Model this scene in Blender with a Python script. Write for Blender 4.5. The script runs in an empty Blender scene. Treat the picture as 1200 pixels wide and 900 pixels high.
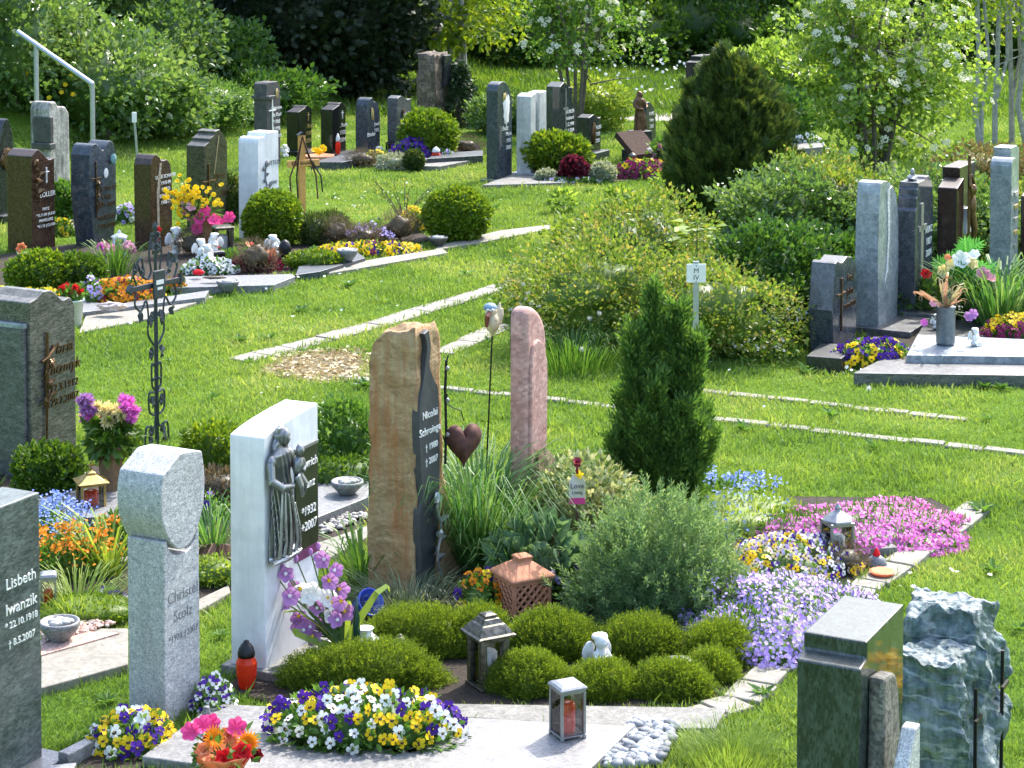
import bpy, bmesh, math, random
import numpy as np
from mathutils import Vector, Matrix
C = bpy.context.scene.collection
SC = bpy.context.scene
PI = math.pi
random.seed(7)
RN = np.random.default_rng(11)
# ------------------------------------------------------------------ camera
F = 2500.0; CAMH = 3.1; PITCH = math.radians(3.2); Y0 = -124 + F * math.tan(PITCH)      # lens rises behind a dropped frame, so uprights stay upright
cp, sp = math.cos(PITCH), math.sin(PITCH)
def ray(x, y):
    a = (x - 600) / F; b = (y - Y0) / F
    return np.array([a, cp - b * sp, -sp - b * cp])
def G(x, y, z=0.0):
    """where the line of sight through a photo pixel meets the level z"""
    d = ray(x, y); t = (z - CAMH) / d[2]
    return np.array([0, 0, CAMH]) + t * d
def HT(yb, yt, x=600):
    """real height of something that stands at photo row yb and ends at row yt"""
    P = G(x, yb); d = ray(x, yt)
    return float(CAMH + d[2] * P[1] / d[1])
def PX(P):
    x, y, z = P[0], P[1], P[2] - CAMH
    f = y * cp - z * sp; dn = -y * sp - z * cp
    return 600 + F * x / f, Y0 + F * dn / f
def MPP(y):
    return G(600, y)[1] / F * 1.02
cam = bpy.data.cameras.new('camera'); cam.lens = 75.0; cam.sensor_width = 36; cam.clip_end = 600; cam.clip_start = .05; cam.shift_y = (Y0 - 450) / 1200
camo = bpy.data.objects.new('camera', cam); C.objects.link(camo)
camo.location = (0, 0, CAMH); camo.rotation_euler = (PI / 2 - PITCH, 0, 0); SC.camera = camo
UA = 27.0                                            # heading of the grave rows, degrees from +Y
def uv(a=UA):
    r = math.radians(a)
    return np.array([math.sin(r), math.cos(r), 0]), np.array([-math.cos(r), math.sin(r), 0])

# ------------------------------------------------------------------ mesh builder
class MB:
    def __init__(s): s.v = []; s.f = []; s.n = 0
    def add(s, v, fs, mat=0, smooth=False):
        v = np.asarray(v, float).reshape(-1, 3)
        if not isinstance(fs, (list, tuple)) or (len(fs) and not isinstance(fs[0], np.ndarray)):
            d = {}
            for f in fs: d.setdefault(len(f), []).append(f)
            fs = [np.array(x) for x in d.values()]
        for f in fs: s.f.append((np.asarray(f, int) + s.n, mat, smooth))
        s.v.append(v); s.n += len(v); return s
    def mesh(s, name, mats):
        me = bpy.data.meshes.new(name)
        V = np.concatenate(s.v) if s.v else np.zeros((0, 3))
        me.vertices.add(len(V)); me.vertices.foreach_set('co', V.ravel().astype(np.float32))
        loops = []; tot = []; mi = []; sm = []
        for f, m, k in s.f:
            loops.append(f.ravel()); tot.append(np.full(len(f), f.shape[1])); mi.append(np.full(len(f), m)); sm.append(np.full(len(f), k))
        loops = np.concatenate(loops); tot = np.concatenate(tot); mi = np.concatenate(mi); sm = np.concatenate(sm)
        me.loops.add(len(loops)); me.loops.foreach_set('vertex_index', loops.astype(np.int32))
        me.polygons.add(len(tot))
        st = np.concatenate([[0], np.cumsum(tot)[:-1]])
        me.polygons.foreach_set('loop_start', st.astype(np.int32))
        me.polygons.foreach_set('material_index', mi.astype(np.int32))
        me.polygons.foreach_set('use_smooth', sm.astype(bool))
        for m in (mats if isinstance(mats, (list, tuple)) else [mats]): me.materials.append(m)
        me.update(calc_edges=True); me.validate()
        return me
    def build(s, name, mats, parent=None, loc=(0, 0, 0), rot=(0, 0, 0), bevel=0, seg=2):
        o = bpy.data.objects.new(name, s.mesh(name, mats)); C.objects.link(o)
        o.location = loc; o.rotation_euler = rot
        if parent: o.parent = parent
        if bevel:
            m = o.modifiers.new('bevel', 'BEVEL'); m.width = bevel; m.segments = seg; m.limit_method = 'ANGLE'; m.angle_limit = .6
        return o
def box(x0, x1, y0, y1, z0, z1):
    v = [(x, y, z) for z in (z0, z1) for y in (y0, y1) for x in (x0, x1)]
    return v, [(0, 2, 3, 1), (4, 5, 7, 6), (0, 1, 5, 4), (2, 6, 7, 3), (0, 4, 6, 2), (1, 3, 7, 5)]
def prism(pr, y0, y1):
    """outline in local x,z pushed from y0 (front) to y1 (back)"""
    n = len(pr); v = [(x, y0, z) for x, z in pr] + [(x, y1, z) for x, z in pr]
    f = [tuple(range(n)), tuple(range(2 * n - 1, n - 1, -1))]
    f += [(i, i + n, (i + 1) % n + n, (i + 1) % n) for i in range(n)]
    return v, f
def slabpoly(pts, z0, z1):
    n = len(pts); v = [(p[0], p[1], z0) for p in pts] + [(p[0], p[1], z1) for p in pts]
    A = sum(pts[i][0] * pts[(i + 1) % n][1] - pts[(i + 1) % n][0] * pts[i][1] for i in range(n))
    r = list(range(n))
    f = [tuple(r[::-1]), tuple(x + n for x in r)] + [(i, (i + 1) % n, (i + 1) % n + n, i + n) for i in range(n)]
    if A < 0: f = [t[::-1] for t in f]
    return v, f
def tube(P, R, n=8, cap=True):
    P = np.asarray(P, float); m = len(P)
    R = np.full(m, R) if np.isscalar(R) else np.asarray(R, float)
    T = np.gradient(P, axis=0); T /= np.linalg.norm(T, axis=1)[:, None] + 1e-9
    ref = np.array([0, 0, 1.0]) if abs(T[0][2]) < .9 else np.array([1.0, 0, 0])
    x = np.cross(ref, T[0]); x /= np.linalg.norm(x); V = []
    a = np.arange(n) * 2 * PI / n
    for i in range(m):
        x = x - T[i] * (x @ T[i]); x /= np.linalg.norm(x) + 1e-9; y = np.cross(T[i], x)
        V.append(P[i] + R[i] * (np.cos(a)[:, None] * x + np.sin(a)[:, None] * y))
    V = np.concatenate(V); f = []
    for i in range(m - 1):
        for k in range(n): f.append((i * n + k, i * n + (k + 1) % n, (i + 1) * n + (k + 1) % n, (i + 1) * n + k))
    if cap: f += [tuple(range(n - 1, -1, -1)), tuple((m - 1) * n + k for k in range(n))]
    return V, f
def lathe(pr, n=24, flute=0, nf=12, ex=(1, 1)):
    V = []; m = len(pr)
    for r, z in pr:
        for k in range(n):
            a = 2 * PI * k / n; q = r * (1 + flute * math.cos(nf * a)); V.append((q * math.cos(a) * ex[0], q * math.sin(a) * ex[1], z))
    f = [(i * n + k, i * n + (k + 1) % n, (i + 1) * n + (k + 1) % n, (i + 1) * n + k) for i in range(m - 1) for k in range(n)]
    f += [tuple(range(n - 1, -1, -1)), tuple((m - 1) * n + k for k in range(n))]
    return V, f
def off(vf, d, rz=0, s=1):
    v = np.asarray(vf[0], float) * s
    if rz:
        c, k = math.cos(rz), math.sin(rz); v = np.stack([v[:, 0] * c - v[:, 1] * k, v[:, 0] * k + v[:, 1] * c, v[:, 2]], 1)
    return v + np.asarray(d), vf[1]
def nz(P, s=1.0, seed=0.0, oc=3):
    """cheap smooth 3-D noise in about -1..1, vectorised"""
    P = np.asarray(P, float) * s; r = np.zeros(len(P)); a = 1.0; g = np.random.default_rng(int(seed * 97) + 5)
    for o in range(oc):
        for k in range(3):
            d = g.normal(size=3); d /= np.linalg.norm(d); q = g.normal(size=3); q /= np.linalg.norm(q)
            r += a * np.sin(P @ d * 2.3 + 2 * np.sin(P @ q * 1.9 + g.uniform(0, 6)) + g.uniform(0, 6)) / 3
        P = P * 2.03; a *= .5
    return r
def ball(c, r, n=14, amp=0, fs=3.0, seed=0):
    r = (r, r, r) if np.isscalar(r) else r; V = []; m = n // 2 + 1
    for i in range(m + 1):
        t = PI * i / m
        for k in range(n): V.append((math.sin(t) * math.cos(2 * PI * k / n), math.sin(t) * math.sin(2 * PI * k / n), -math.cos(t)))
    V = np.array(V)
    if amp: V = V * (1 + amp * nz(V, fs, seed))[:, None]
    f = [(i * n + k, i * n + (k + 1) % n, (i + 1) * n + (k + 1) % n, (i + 1) * n + k) for i in range(m) for k in range(n)]
    return V * np.array(r) + np.array(c), f
def grid_box(sx, sy, sz, n):
    """box with gridded faces (welded), centred on x,y, z from 0"""
    bm = bmesh.new(); bmesh.ops.create_cube(bm, size=1)
    bmesh.ops.subdivide_edges(bm, edges=bm.edges[:], cuts=n, use_grid_fill=True)
    v = np.array([tuple(q.co) for q in bm.verts]); f = [tuple(w.index for w in q.verts) for q in bm.faces]; bm.free()
    return v * np.array([sx, sy, sz]) + np.array([0, 0, sz / 2]), f

# ------------------------------------------------------------------ scattering
def unit(V): return V / (np.linalg.norm(V, axis=1)[:, None] + 1e-9)
def scat(T, P, Z, S, roll=None, rng=RN):
    """copy template T (length along +z) to points P, pointing along Z"""
    tv, tfs = T; tv = np.asarray(tv, float); P = np.asarray(P, float); n = len(P); m = len(tv)
    Z = unit(np.asarray(Z, float)); R = unit(rng.normal(size=(n, 3))) if roll is None else np.broadcast_to(np.asarray(roll, float), (n, 3))
    X = unit(np.cross(R, Z)); Y = np.cross(Z, X)
    S = np.broadcast_to(np.asarray(S, float).reshape(-1, 1), (n, 1)) if np.ndim(S) < 2 else np.asarray(S, float)
    S3 = S if S.shape[1] == 3 else np.repeat(S, 3, 1)
    L = tv[None] * S3[:, None, :]
    V = P[:, None] + L[..., 0:1] * X[:, None] + L[..., 1:2] * Y[:, None] + L[..., 2:3] * Z[:, None]
    b = (np.arange(n) * m)[:, None, None]
    return V.reshape(-1, 3), [(f[None] + b).reshape(-1, f.shape[1]) for f in tfs]
def leafT(w=.3, fold=.08, at=.45): return [(0, 0, 0), (-w, fold, at), (0, 0, 1), (w, fold, at)], [np.array([(0, 3, 2), (0, 2, 1)])]
def broadT(w=.38, fold=.1): return [(0, 0, 0), (-w * .8, fold, .25), (-w, fold, .55), (0, -.08, 1), (w, fold, .55), (w * .8, fold, .25)], [np.array([(0, 4, 3), (0, 3, 2)]), np.array([(0, 5, 4), (0, 2, 1)])]
def petalT(w=.42, fold=.06): return [(0, 0, 0), (-w * .6, fold, .28), (-w, fold, .65), (-w * .6, fold, .95), (0, 0, 1.02), (w * .6, fold, .95), (w, fold, .65), (w * .6, fold, .28), (0, -fold * .6, .5)], [np.array([(0, 7, 6, 8), (8, 6, 5, 4), (0, 8, 2, 1), (8, 4, 3, 2)])]
def bladeT(w=.05, b=.3): return [(-w, 0, 0), (w, 0, 0), (w * .9, b * .25, .5), (-w * .9, b * .25, .5), (0, b, .95)], [np.array([(0, 1, 2, 3)]), np.array([(3, 2, 4)])]
def archT(w=.02, b=.5):
    pts = [(0, 0), (b * .12, .45), (b * .42, .82), (b * .85, .92), (b * 1.25, .78)]; v = []
    for i, (y, z) in enumerate(pts[:-1]): q = w * (1 - .18 * i); v += [(-q, y, z), (q, y, z)]
    v.append((0,) + pts[-1]); 
    return v, [np.array([(0, 1, 3, 2), (2, 3, 5, 4), (4, 5, 7, 6)]), np.array([(6, 7, 8)])]
def merge(parts):
    V = []; d = {}; n = 0
    for v, fs in parts:
        v = np.asarray(v, float); V.append(v)
        for f in fs: d.setdefault(f.shape[1], []).append(f + n)
        n += len(v)
    return np.concatenate(V), [np.concatenate(x) for x in d.values()]
def sprigT(k=7, lw=.22, ll=.34, up=.8, seed=1, tip=True):
    """a small upright twig set with leaves"""
    g = np.random.default_rng(seed); P = []; Z = []; S = []
    for i in range(k):
        a = i * 2.4 + g.uniform(-.3, .3); h = .08 + .8 * i / k
        P.append((0, 0, h)); Z.append((math.cos(a), math.sin(a), up)); S.append(ll * (1 - .35 * i / k))
    if tip: P.append((0, 0, .8)); Z.append((0, 0, 1)); S.append(ll * .8)
    return scat(leafT(lw, .06), np.array(P), np.array(Z), np.array(S), rng=g)
def plumeT(seed=1, n=16, w=.17):
    g = np.random.default_rng(seed); t = np.linspace(.0, .72, n); a = np.arange(n) * 2.4; P = np.c_[.04 * np.cos(a), .04 * np.sin(a), t]; k = .75 - .5 * t
    return scat(leafT(w, .05, .55), P, np.c_[np.cos(a) * k, np.sin(a) * k, np.full(n, 1.0)], .42 - .2 * t, rng=g)
def frondT(seed=1):
    """flat feathery conifer spray"""
    P = [(0, 0, 0)]; Z = [(0, 0, 1)]; S = [1.0]
    for i in range(6):
        h = .12 + .12 * i
        for s in (-1, 1): P.append((0, 0, h)); Z.append((s * .75, .12, .9)); S.append(.52 * (1 - .09 * i))
    return scat(leafT(.1, .03, .55), np.array(P, float), np.array(Z, float), np.array(S), roll=(0, 1, 0))
def starT(k=5, w=.42, cup=.12, hole=.05):
    """flat blossom facing +z, radius 1"""
    v = [(0, 0, 0)]; t = []; q = []
    for i in range(k):
        a = 2 * PI * i / k; c, s = math.cos(a), math.sin(a); n = len(v)
        v += [(.55 * c - w * -s * 1, .55 * s - w * c, cup * .6), (c, s, cup), (.55 * c + w * -s, .55 * s + w * c, cup * .6)]
        q.append((0, n, n + 1, n + 2))
    return v, [np.array(q)]
def shellpts(n, r, rng=RN, lo=.0, hi=PI, inner=.75):
    Z = unit(rng.normal(size=(int(n * 2.2) + 8, 3))); el = np.arccos(np.clip(Z[:, 2], -1, 1)); Z = Z[(el >= lo) & (el <= hi)][:n]
    q = rng.uniform(inner ** 3, 1, len(Z)) ** (1 / 3)
    return Z * q[:, None] * np.array(r), Z
def inpoly(P, poly):
    x, y = P[:, 0], P[:, 1]; r = np.zeros(len(P), bool); n = len(poly)
    for i in range(n):
        x0, y0 = poly[i][:2]; x1, y1 = poly[(i + 1) % n][:2]
        if y0 == y1: continue
        r ^= ((y0 > y) != (y1 > y)) & (x < (x1 - x0) * (y - y0) / (y1 - y0) + x0)
    return r
def fill(poly, n, rng=RN):
    p = np.array([q[:2] for q in poly]); lo, hi = p.min(0), p.max(0); out = np.zeros((0, 2))
    while len(out) < n:
        q = rng.uniform(lo, hi, (max(64, n * 2), 2)); out = np.concatenate([out, q[inpoly(q, poly)]])
    return out[:n]

# ------------------------------------------------------------------ materials
MATS = {}
def newmat(name):
    m = bpy.data.materials.new(name); m.use_nodes = True; nt = m.node_tree
    return m, nt, nt.nodes['Principled BSDF'], nt.nodes['Material Output']
def nd(nt, t, **k):
    n = nt.nodes.new(t)
    for a, b in k.items():
        if a in n.inputs.keys(): n.inputs[a].default_value = b
        else: setattr(n, a, b)
    return n
def c4(c): return (c[0], c[1], c[2], 1)
def ramp(nt, stops, fac=None):
    r = nt.nodes.new('ShaderNodeValToRGB'); e = r.color_ramp.elements
    while len(e) > 1: e.remove(e[-1])
    e[0].position = stops[0][0]; e[0].color = c4(stops[0][1])
    for p, c in stops[1:]: q = e.new(p); q.color = c4(c)
    if fac is not None: nt.links.new(fac, r.inputs[0])
    return r
def plain(name, c, rough=.5, metal=0, spec=.5, var=.15, sc=30, bump=.0, c2=None):
    if name in MATS: return MATS[name]
    m, nt, b, o = newmat(name); L = nt.links
    tc = nd(nt, 'ShaderNodeTexCoord'); n = nd(nt, 'ShaderNodeTexNoise', Scale=sc, Detail=6.0, Roughness=.6); L.new(tc.outputs['Object'], n.inputs['Vector'])
    c2 = c2 or tuple(min(1, x * (1 + var)) for x in c); c1 = tuple(x * (1 - var) for x in c)
    r = ramp(nt, [(.32, c1), (.68, c2)], n.outputs['Fac']); L.new(r.outputs[0], b.inputs['Base Color'])
    b.inputs['Roughness'].default_value = rough; b.inputs['Metallic'].default_value = metal; b.inputs['Specular IOR Level'].default_value = spec
    if bump:
        bp = nd(nt, 'ShaderNodeBump', Strength=min(1, bump), Distance=.01); L.new(n.outputs['Fac'], bp.inputs['Height']); L.new(bp.outputs[0], b.inputs['Normal'])
    MATS[name] = m; return m
def granite(name, c1, c2, sc=14, rough=.18, speck=.5, c3=None, vein=0, stretch=(1, 1, 1), bump=0, weather=0, spec=.5):
    """two-tone stone: soft clouds, fine crystals, optional veins and streaks of weathering"""
    if name in MATS: return MATS[name]
    m, nt, b, o = newmat(name); L = nt.links
    tc = nd(nt, 'ShaderNodeTexCoord'); mp = nd(nt, 'ShaderNodeMapping'); mp.inputs['Scale'].default_value = stretch; mp.inputs['Rotation'].default_value = (.3, .5, .2)
    L.new(tc.outputs['Object'], mp.inputs['Vector'])
    n = nd(nt, 'ShaderNodeTexNoise', Scale=sc, Detail=9.0, Roughness=.68, Distortion=.6); L.new(mp.outputs[0], n.inputs['Vector'])
    r = ramp(nt, [(.3, c1), (.7, c2)], n.outputs['Fac'])
    v = nd(nt, 'ShaderNodeTexVoronoi', Scale=sc * 6); L.new(mp.outputs[0], v.inputs['Vector'])
    sp_ = ramp(nt, [(0, (1 - speck,) * 3), (1, (1 + speck * .6,) * 3)], None); 
    sx = nd(nt, 'ShaderNodeSeparateColor'); L.new(v.outputs['Color'], sx.inputs[0]); L.new(sx.outputs[0], sp_.inputs[0])
    mx = nd(nt, 'ShaderNodeMix', data_type='RGBA', blend_type='MULTIPLY'); mx.inputs[0].default_value = 1
    L.new(r.outputs[0], mx.inputs[6]); L.new(sp_.outputs[0], mx.inputs[7]); col = mx.outputs[2]
    if vein:
        w = nd(nt, 'ShaderNodeTexWave', Scale=sc * .35, Distortion=9.0, Detail=4.0); w.inputs['Detail Scale'].default_value = 1.6; L.new(mp.outputs[0], w.inputs['Vector'])
        vr = ramp(nt, [(.0, (1,) * 3), (.12, (0,) * 3)], w.outputs['Fac']); ml = nd(nt, 'ShaderNodeMath', operation='MULTIPLY'); ml.inputs[1].default_value = vein; L.new(vr.outputs[0], ml.inputs[0])
        m2 = nd(nt, 'ShaderNodeMix', data_type='RGBA'); L.new(ml.outputs[0], m2.inputs[0]); L.new(col, m2.inputs[6]); m2.inputs[7].default_value = c4(c3 or c2); col = m2.outputs[2]
    if weather:
        mp2 = nd(nt, 'ShaderNodeMapping'); mp2.inputs['Scale'].default_value = (7, 7, .9); L.new(tc.outputs['Object'], mp2.inputs['Vector'])
        n2 = nd(nt, 'ShaderNodeTexNoise', Scale=2.2, Detail=8.0, Roughness=.7); L.new(mp2.outputs[0], n2.inputs['Vector'])
        wr = ramp(nt, [(.42, (0,) * 3), (.7, (weather,) * 3)], n2.outputs['Fac'])
        m3 = nd(nt, 'ShaderNodeMix', data_type='RGBA'); L.new(wr.outputs[0], m3.inputs[0]); L.new(col, m3.inputs[6]); m3.inputs[7].default_value = c4(c3 or (.05, .05, .045)); col = m3.outputs[2]
    L.new(col, b.inputs['Base Color']); b.inputs['Roughness'].default_value = rough; b.inputs['Specular IOR Level'].default_value = spec
    n3 = nd(nt, 'ShaderNodeTexNoise', Scale=5.0, Detail=5.0); L.new(tc.outputs['Object'], n3.inputs['Vector'])
    rr = nd(nt, 'ShaderNodeMapRange'); rr.inputs['To Min'].default_value = max(.03, rough * .7); rr.inputs['To Max'].default_value = min(1, rough * 1.5); L.new(n3.outputs['Fac'], rr.inputs['Value'])
    # upward faces weathered rougher; specular raised there to put a bright sheen on tops
    gn = nd(nt, 'ShaderNodeNewGeometry'); sz = nd(nt, 'ShaderNodeSeparateXYZ'); L.new(gn.outputs['Normal'], sz.inputs[0]); up = nd(nt, 'ShaderNodeMapRange'); up.inputs['From Min'].default_value = .45; up.inputs['From Max'].default_value = .8; L.new(sz.outputs[2], up.inputs['Value'])
    mr = nd(nt, 'ShaderNodeMix', data_type='FLOAT'); L.new(up.outputs[0], mr.inputs[0]); L.new(rr.outputs[0], mr.inputs[2]); mr.inputs[3].default_value = max(.46, rough); L.new(mr.outputs[0], b.inputs['Roughness'])
    ms_ = nd(nt, 'ShaderNodeMix', data_type='FLOAT'); L.new(up.outputs[0], ms_.inputs[0]); ms_.inputs[2].default_value = spec; ms_.inputs[3].default_value = max(spec, .85); L.new(ms_.outputs[0], b.inputs['Specular IOR Level'])
    if bump:
        bp = nd(nt, 'ShaderNodeBump', Strength=min(1, bump), Distance=.02); L.new(n.outputs['Fac'], bp.inputs['Height']); L.new(bp.outputs[0], b.inputs['Normal'])
    MATS[name] = m; return m
def leafm(name, cs, tr=.35, rough=.45, glow=1.5, spec=.4, patch=0):
    """leaf surface: colour differs from leaf to leaf, light passes through"""
    if name in MATS: return MATS[name]
    m, nt, b, o = newmat(name); L = nt.links
    g = nd(nt, 'ShaderNodeNewGeometry'); n = len(cs); fac = g.outputs['Random Per Island']
    if patch:
        tx = nd(nt, 'ShaderNodeTexNoise', Scale=patch, Detail=3.0); L.new(g.outputs['Position'], tx.inputs['Vector'])
        mr = nd(nt, 'ShaderNodeMapRange'); mr.inputs['From Min'].default_value = .36; mr.inputs['From Max'].default_value = .64; L.new(tx.outputs['Fac'], mr.inputs['Value'])
        ad = nd(nt, 'ShaderNodeMix', data_type='FLOAT'); ad.inputs[0].default_value = .62; L.new(fac, ad.inputs[2]); L.new(mr.outputs[0], ad.inputs[3]); fac = ad.outputs[0]
    r = ramp(nt, [(i / max(1, n - 1), c) for i, c in enumerate(cs)], fac)
    L.new(r.outputs[0], b.inputs['Base Color']); b.inputs['Roughness'].default_value = rough; b.inputs['Specular IOR Level'].default_value = spec
    if tr:
        t = nd(nt, 'ShaderNodeBsdfTranslucent'); mx = nd(nt, 'ShaderNodeMix', data_type='RGBA', blend_type='MULTIPLY'); mx.inputs[0].default_value = 1
        L.new(r.outputs[0], mx.inputs[6]); mx.inputs[7].default_value = (glow * 1.15, glow * 1.05, glow * .6, 1) if cs[0][1] > cs[0][2] * 1.3 and cs[0][1] > cs[0][0] * .8 else (glow, glow, glow, 1)
        L.new(mx.outputs[2], t.inputs[0]); ms = nd(nt, 'ShaderNodeMixShader'); ms.inputs[0].default_value = tr
        L.new(b.outputs[0], ms.inputs[1]); L.new(t.outputs[0], ms.inputs[2]); L.new(ms.outputs[0], o.inputs[0])
    MATS[name] = m; return m
def petal(name, c, c2=None, tr=.3): return leafm(name, [c, c2 or tuple(min(1, x * 1.25) for x in c)], tr=tr, rough=.6, glow=1.0, spec=.2)
def glassm():
    if 'lantern_glass' in MATS: return MATS['lantern_glass']
    m, nt, b, o = newmat('lantern_glass'); L = nt.links
    t = nd(nt, 'ShaderNodeBsdfTransparent'); gl = nd(nt, 'ShaderNodeBsdfGlossy'); gl.inputs['Roughness'].default_value = .05
    fr = nd(nt, 'ShaderNodeFresnel'); ms = nd(nt, 'ShaderNodeMixShader'); L.new(fr.outputs[0], ms.inputs[0]); L.new(t.outputs[0], ms.inputs[1]); L.new(gl.outputs[0], ms.inputs[2]); L.new(ms.outputs[0], o.inputs[0])
    MATS['lantern_glass'] = m; return m
def redglass(name='red_candle_glass', c=(.75, .03, .02)):
    if name in MATS: return MATS[name]
    m, nt, b, o = newmat(name); L = nt.links; b.inputs['Base Color'].default_value = c4(c); b.inputs['Roughness'].default_value = .15
    t = nd(nt, 'ShaderNodeBsdfTranslucent'); t.inputs[0].default_value = c4(c); ms = nd(nt, 'ShaderNodeMixShader'); ms.inputs[0].default_value = .5
    L.new(b.outputs[0], ms.inputs[1]); L.new(t.outputs[0], ms.inputs[2]); L.new(ms.outputs[0], o.inputs[0]); MATS[name] = m; return m
# stones
S_dark = granite('dark_granite', (.012, .015, .018), (.045, .052, .056), 16, .12)
S_black = granite('black_granite', (.006, .007, .008), (.02, .022, .022), 20, .1)
S_green = granite('green_granite', (.014, .022, .02), (.065, .085, .078), 12, .05, stretch=(2.2, 2.2, .9), vein=.08, c3=(.13, .16, .14))
S_grngrey = granite('grey_green_granite', (.045, .06, .055), (.15, .175, .16), 10, .2, stretch=(1, 2.2, 2.2), speck=.4)
S_blue = granite('blue_granite', (.15, .18, .195), (.36, .4, .42), 10, .18, speck=.22)
S_blued = granite('dark_blue_granite', (.025, .034, .045), (.085, .1, .12), 18, .14)
S_mid = granite('striped_grey_granite', (.05, .055, .06), (.16, .165, .165), 9, .25, stretch=(1, 1.4, 4), speck=.45)
S_pale = granite('pale_speckled_granite', (.28, .29, .31), (.66, .66, .66), 30, .5, speck=.5, stretch=(1, 2, 2), weather=.3, c3=(.2, .2, .19), bump=.15)
S_slab = granite('pale_slab_granite', (.15, .15, .155), (.29, .285, .28), 22, .3, speck=.35)
S_marb = granite('white_marble', (.6, .62, .65), (.8, .81, .83), 3, .4, speck=.06, vein=.35, c3=(.46, .48, .5), weather=.5)
S_marbw = granite('weathered_marble', (.42, .43, .43), (.7, .7, .68), 6, .55, speck=.1, weather=.5, c3=(.2, .2, .19), bump=.3)
S_brown = granite('brown_granite', (.035, .02, .013), (.1, .06, .04), 26, .16, speck=.6)
S_red = granite('dark_brown_granite', (.02, .012, .01), (.055, .033, .028), 30, .14)
S_olive = granite('olive_granite', (.03, .028, .02), (.1, .095, .07), 12, .16, stretch=(1, 1, 2))
S_rough = granite('weathered_rock', (.28, .27, .25), (.55, .53, .48), 8, .85, speck=.3, weather=.95, c3=(.05, .048, .042), bump=.7)
S_old = granite('old_dark_stone', (.04, .04, .04), (.1, .1, .095), 12, .6, speck=.3, bump=.3)
S_kerb = granite('kerb_stone', (.12, .12, .11), (.25, .245, .225), 14, .8, speck=.3, weather=.35, c3=(.12, .12, .1), bump=.3)
S_flag = granite('flagstone', (.17, .16, .135), (.31, .29, .245), 9, .85, speck=.25, weather=.4, c3=(.2, .19, .15), bump=.3)
S_notch = granite('mid_grey_granite', (.1, .105, .115), (.27, .275, .28), 26, .5, speck=.5, stretch=(1, 2, 2))
M_bronze = plain('bronze', (.14, .085, .045), .38, .85, var=.4, sc=40)
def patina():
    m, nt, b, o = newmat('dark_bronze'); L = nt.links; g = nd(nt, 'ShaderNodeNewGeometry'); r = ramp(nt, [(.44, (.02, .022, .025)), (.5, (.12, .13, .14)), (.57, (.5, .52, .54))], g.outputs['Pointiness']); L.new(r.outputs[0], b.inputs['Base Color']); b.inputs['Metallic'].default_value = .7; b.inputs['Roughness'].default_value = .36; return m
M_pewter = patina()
M_gold = plain('gilded_letters', (.55, .42, .2), .35, .7, var=.1)
M_white_l = plain('white_letters', (.75, .75, .72), .6, var=.05)
M_grey_l = plain('cut_letters', (.17, .17, .18), .8, var=.1)
M_blk = plain('black_metal', (.02, .022, .024), .45, .6, var=.3)
M_iron = plain('painted_iron', (.045, .055, .06), .5, .3, var=.35, sc=60)
M_steel = plain('galvanised_steel', (.42, .46, .5), .38, .8, var=.1)
M_silver = plain('silver_metal', (.3, .31, .32), .42, .75, var=.12)
M_antique = plain('antique_metal', (.09, .085, .07), .4, .8, var=.6, sc=55, c2=(.2, .19, .16))
M_brass = plain('brass', (.5, .36, .14), .32, .85, var=.25)
M_rust = plain('rusty_iron', (.09, .035, .025), .7, .3, var=.4)
M_terra = plain('terracotta', (.52, .23, .13), .85, var=.18, bump=.2)
M_white = plain('white_ceramic', (.78, .77, .74), .45, var=.08)
M_soil = plain('soil', (.03, .021, .014), .95, var=.6, sc=60, bump=.9)
M_stem = plain('green_stem', (.08, .14, .03), .6, var=.2)
M_bark = plain('bark', (.12, .1, .075), .9, var=.4, sc=25, bump=.6)
M_barkg = plain('grey_bark', (.3, .29, .26), .85, var=.35, sc=18, bump=.5)
M_wood = plain('orange_wood', (.6, .31, .09), .55, var=.2, sc=12)
M_red = redglass(c=(.78, .07, .025))
M_wax = redglass('red_wax', (.8, .1, .07))
M_glass = glassm()
# leaves
L_box = leafm('box_leaf', [(.03, .075, .008), (.065, .14, .013), (.12, .2, .02)], .3)
L_boxy = leafm('box_leaf_yellow', [(.06, .13, .01), (.12, .21, .015), (.22, .3, .02)], .35)
L_hebe = leafm('hebe_leaf', [(.06, .115, .01), (.12, .2, .015), (.27, .35, .03)], .38, rough=.55)
L_thuja = leafm('thuja_leaf', [(.04, .1, .022), (.075, .17, .03), (.14, .25, .045)], .38, rough=.6)
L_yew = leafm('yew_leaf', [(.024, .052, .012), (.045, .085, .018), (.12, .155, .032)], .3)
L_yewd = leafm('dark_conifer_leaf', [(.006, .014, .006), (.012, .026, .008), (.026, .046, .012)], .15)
L_lav = leafm('lavender_leaf', [(.085, .17, .065), (.14, .25, .095), (.24, .34, .18)], .38, rough=.7)
L_vib = leafm('viburnum_leaf', [(.095, .18, .03), (.17, .28, .045), (.27, .38, .085)], .5, rough=.35)
L_bank = leafm('bank_leaf', [(.055, .125, .028), (.105, .195, .048), (.2, .29, .1)], .42, rough=.3, patch=1.2, spec=.7)
L_bankd = leafm('bank_leaf_dark', [(.022, .075, .014), (.05, .125, .02), (.09, .18, .03)], .35, rough=.35)
L_spir = leafm('spirea_leaf', [(.06, .12, .018), (.1, .18, .026), (.15, .235, .036), (.2, .26, .05), (.3, .26, .075)], .42)
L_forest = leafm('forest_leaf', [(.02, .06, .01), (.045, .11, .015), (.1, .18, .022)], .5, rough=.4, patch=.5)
L_birch = leafm('birch_leaf', [(.1, .18, .015), (.17, .26, .02), (.26, .32, .025)], .5)
L_vari = leafm('variegated_leaf', [(.08, .13, .03), (.25, .3, .12), (.6, .6, .42)], .3, rough=.35)
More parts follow.
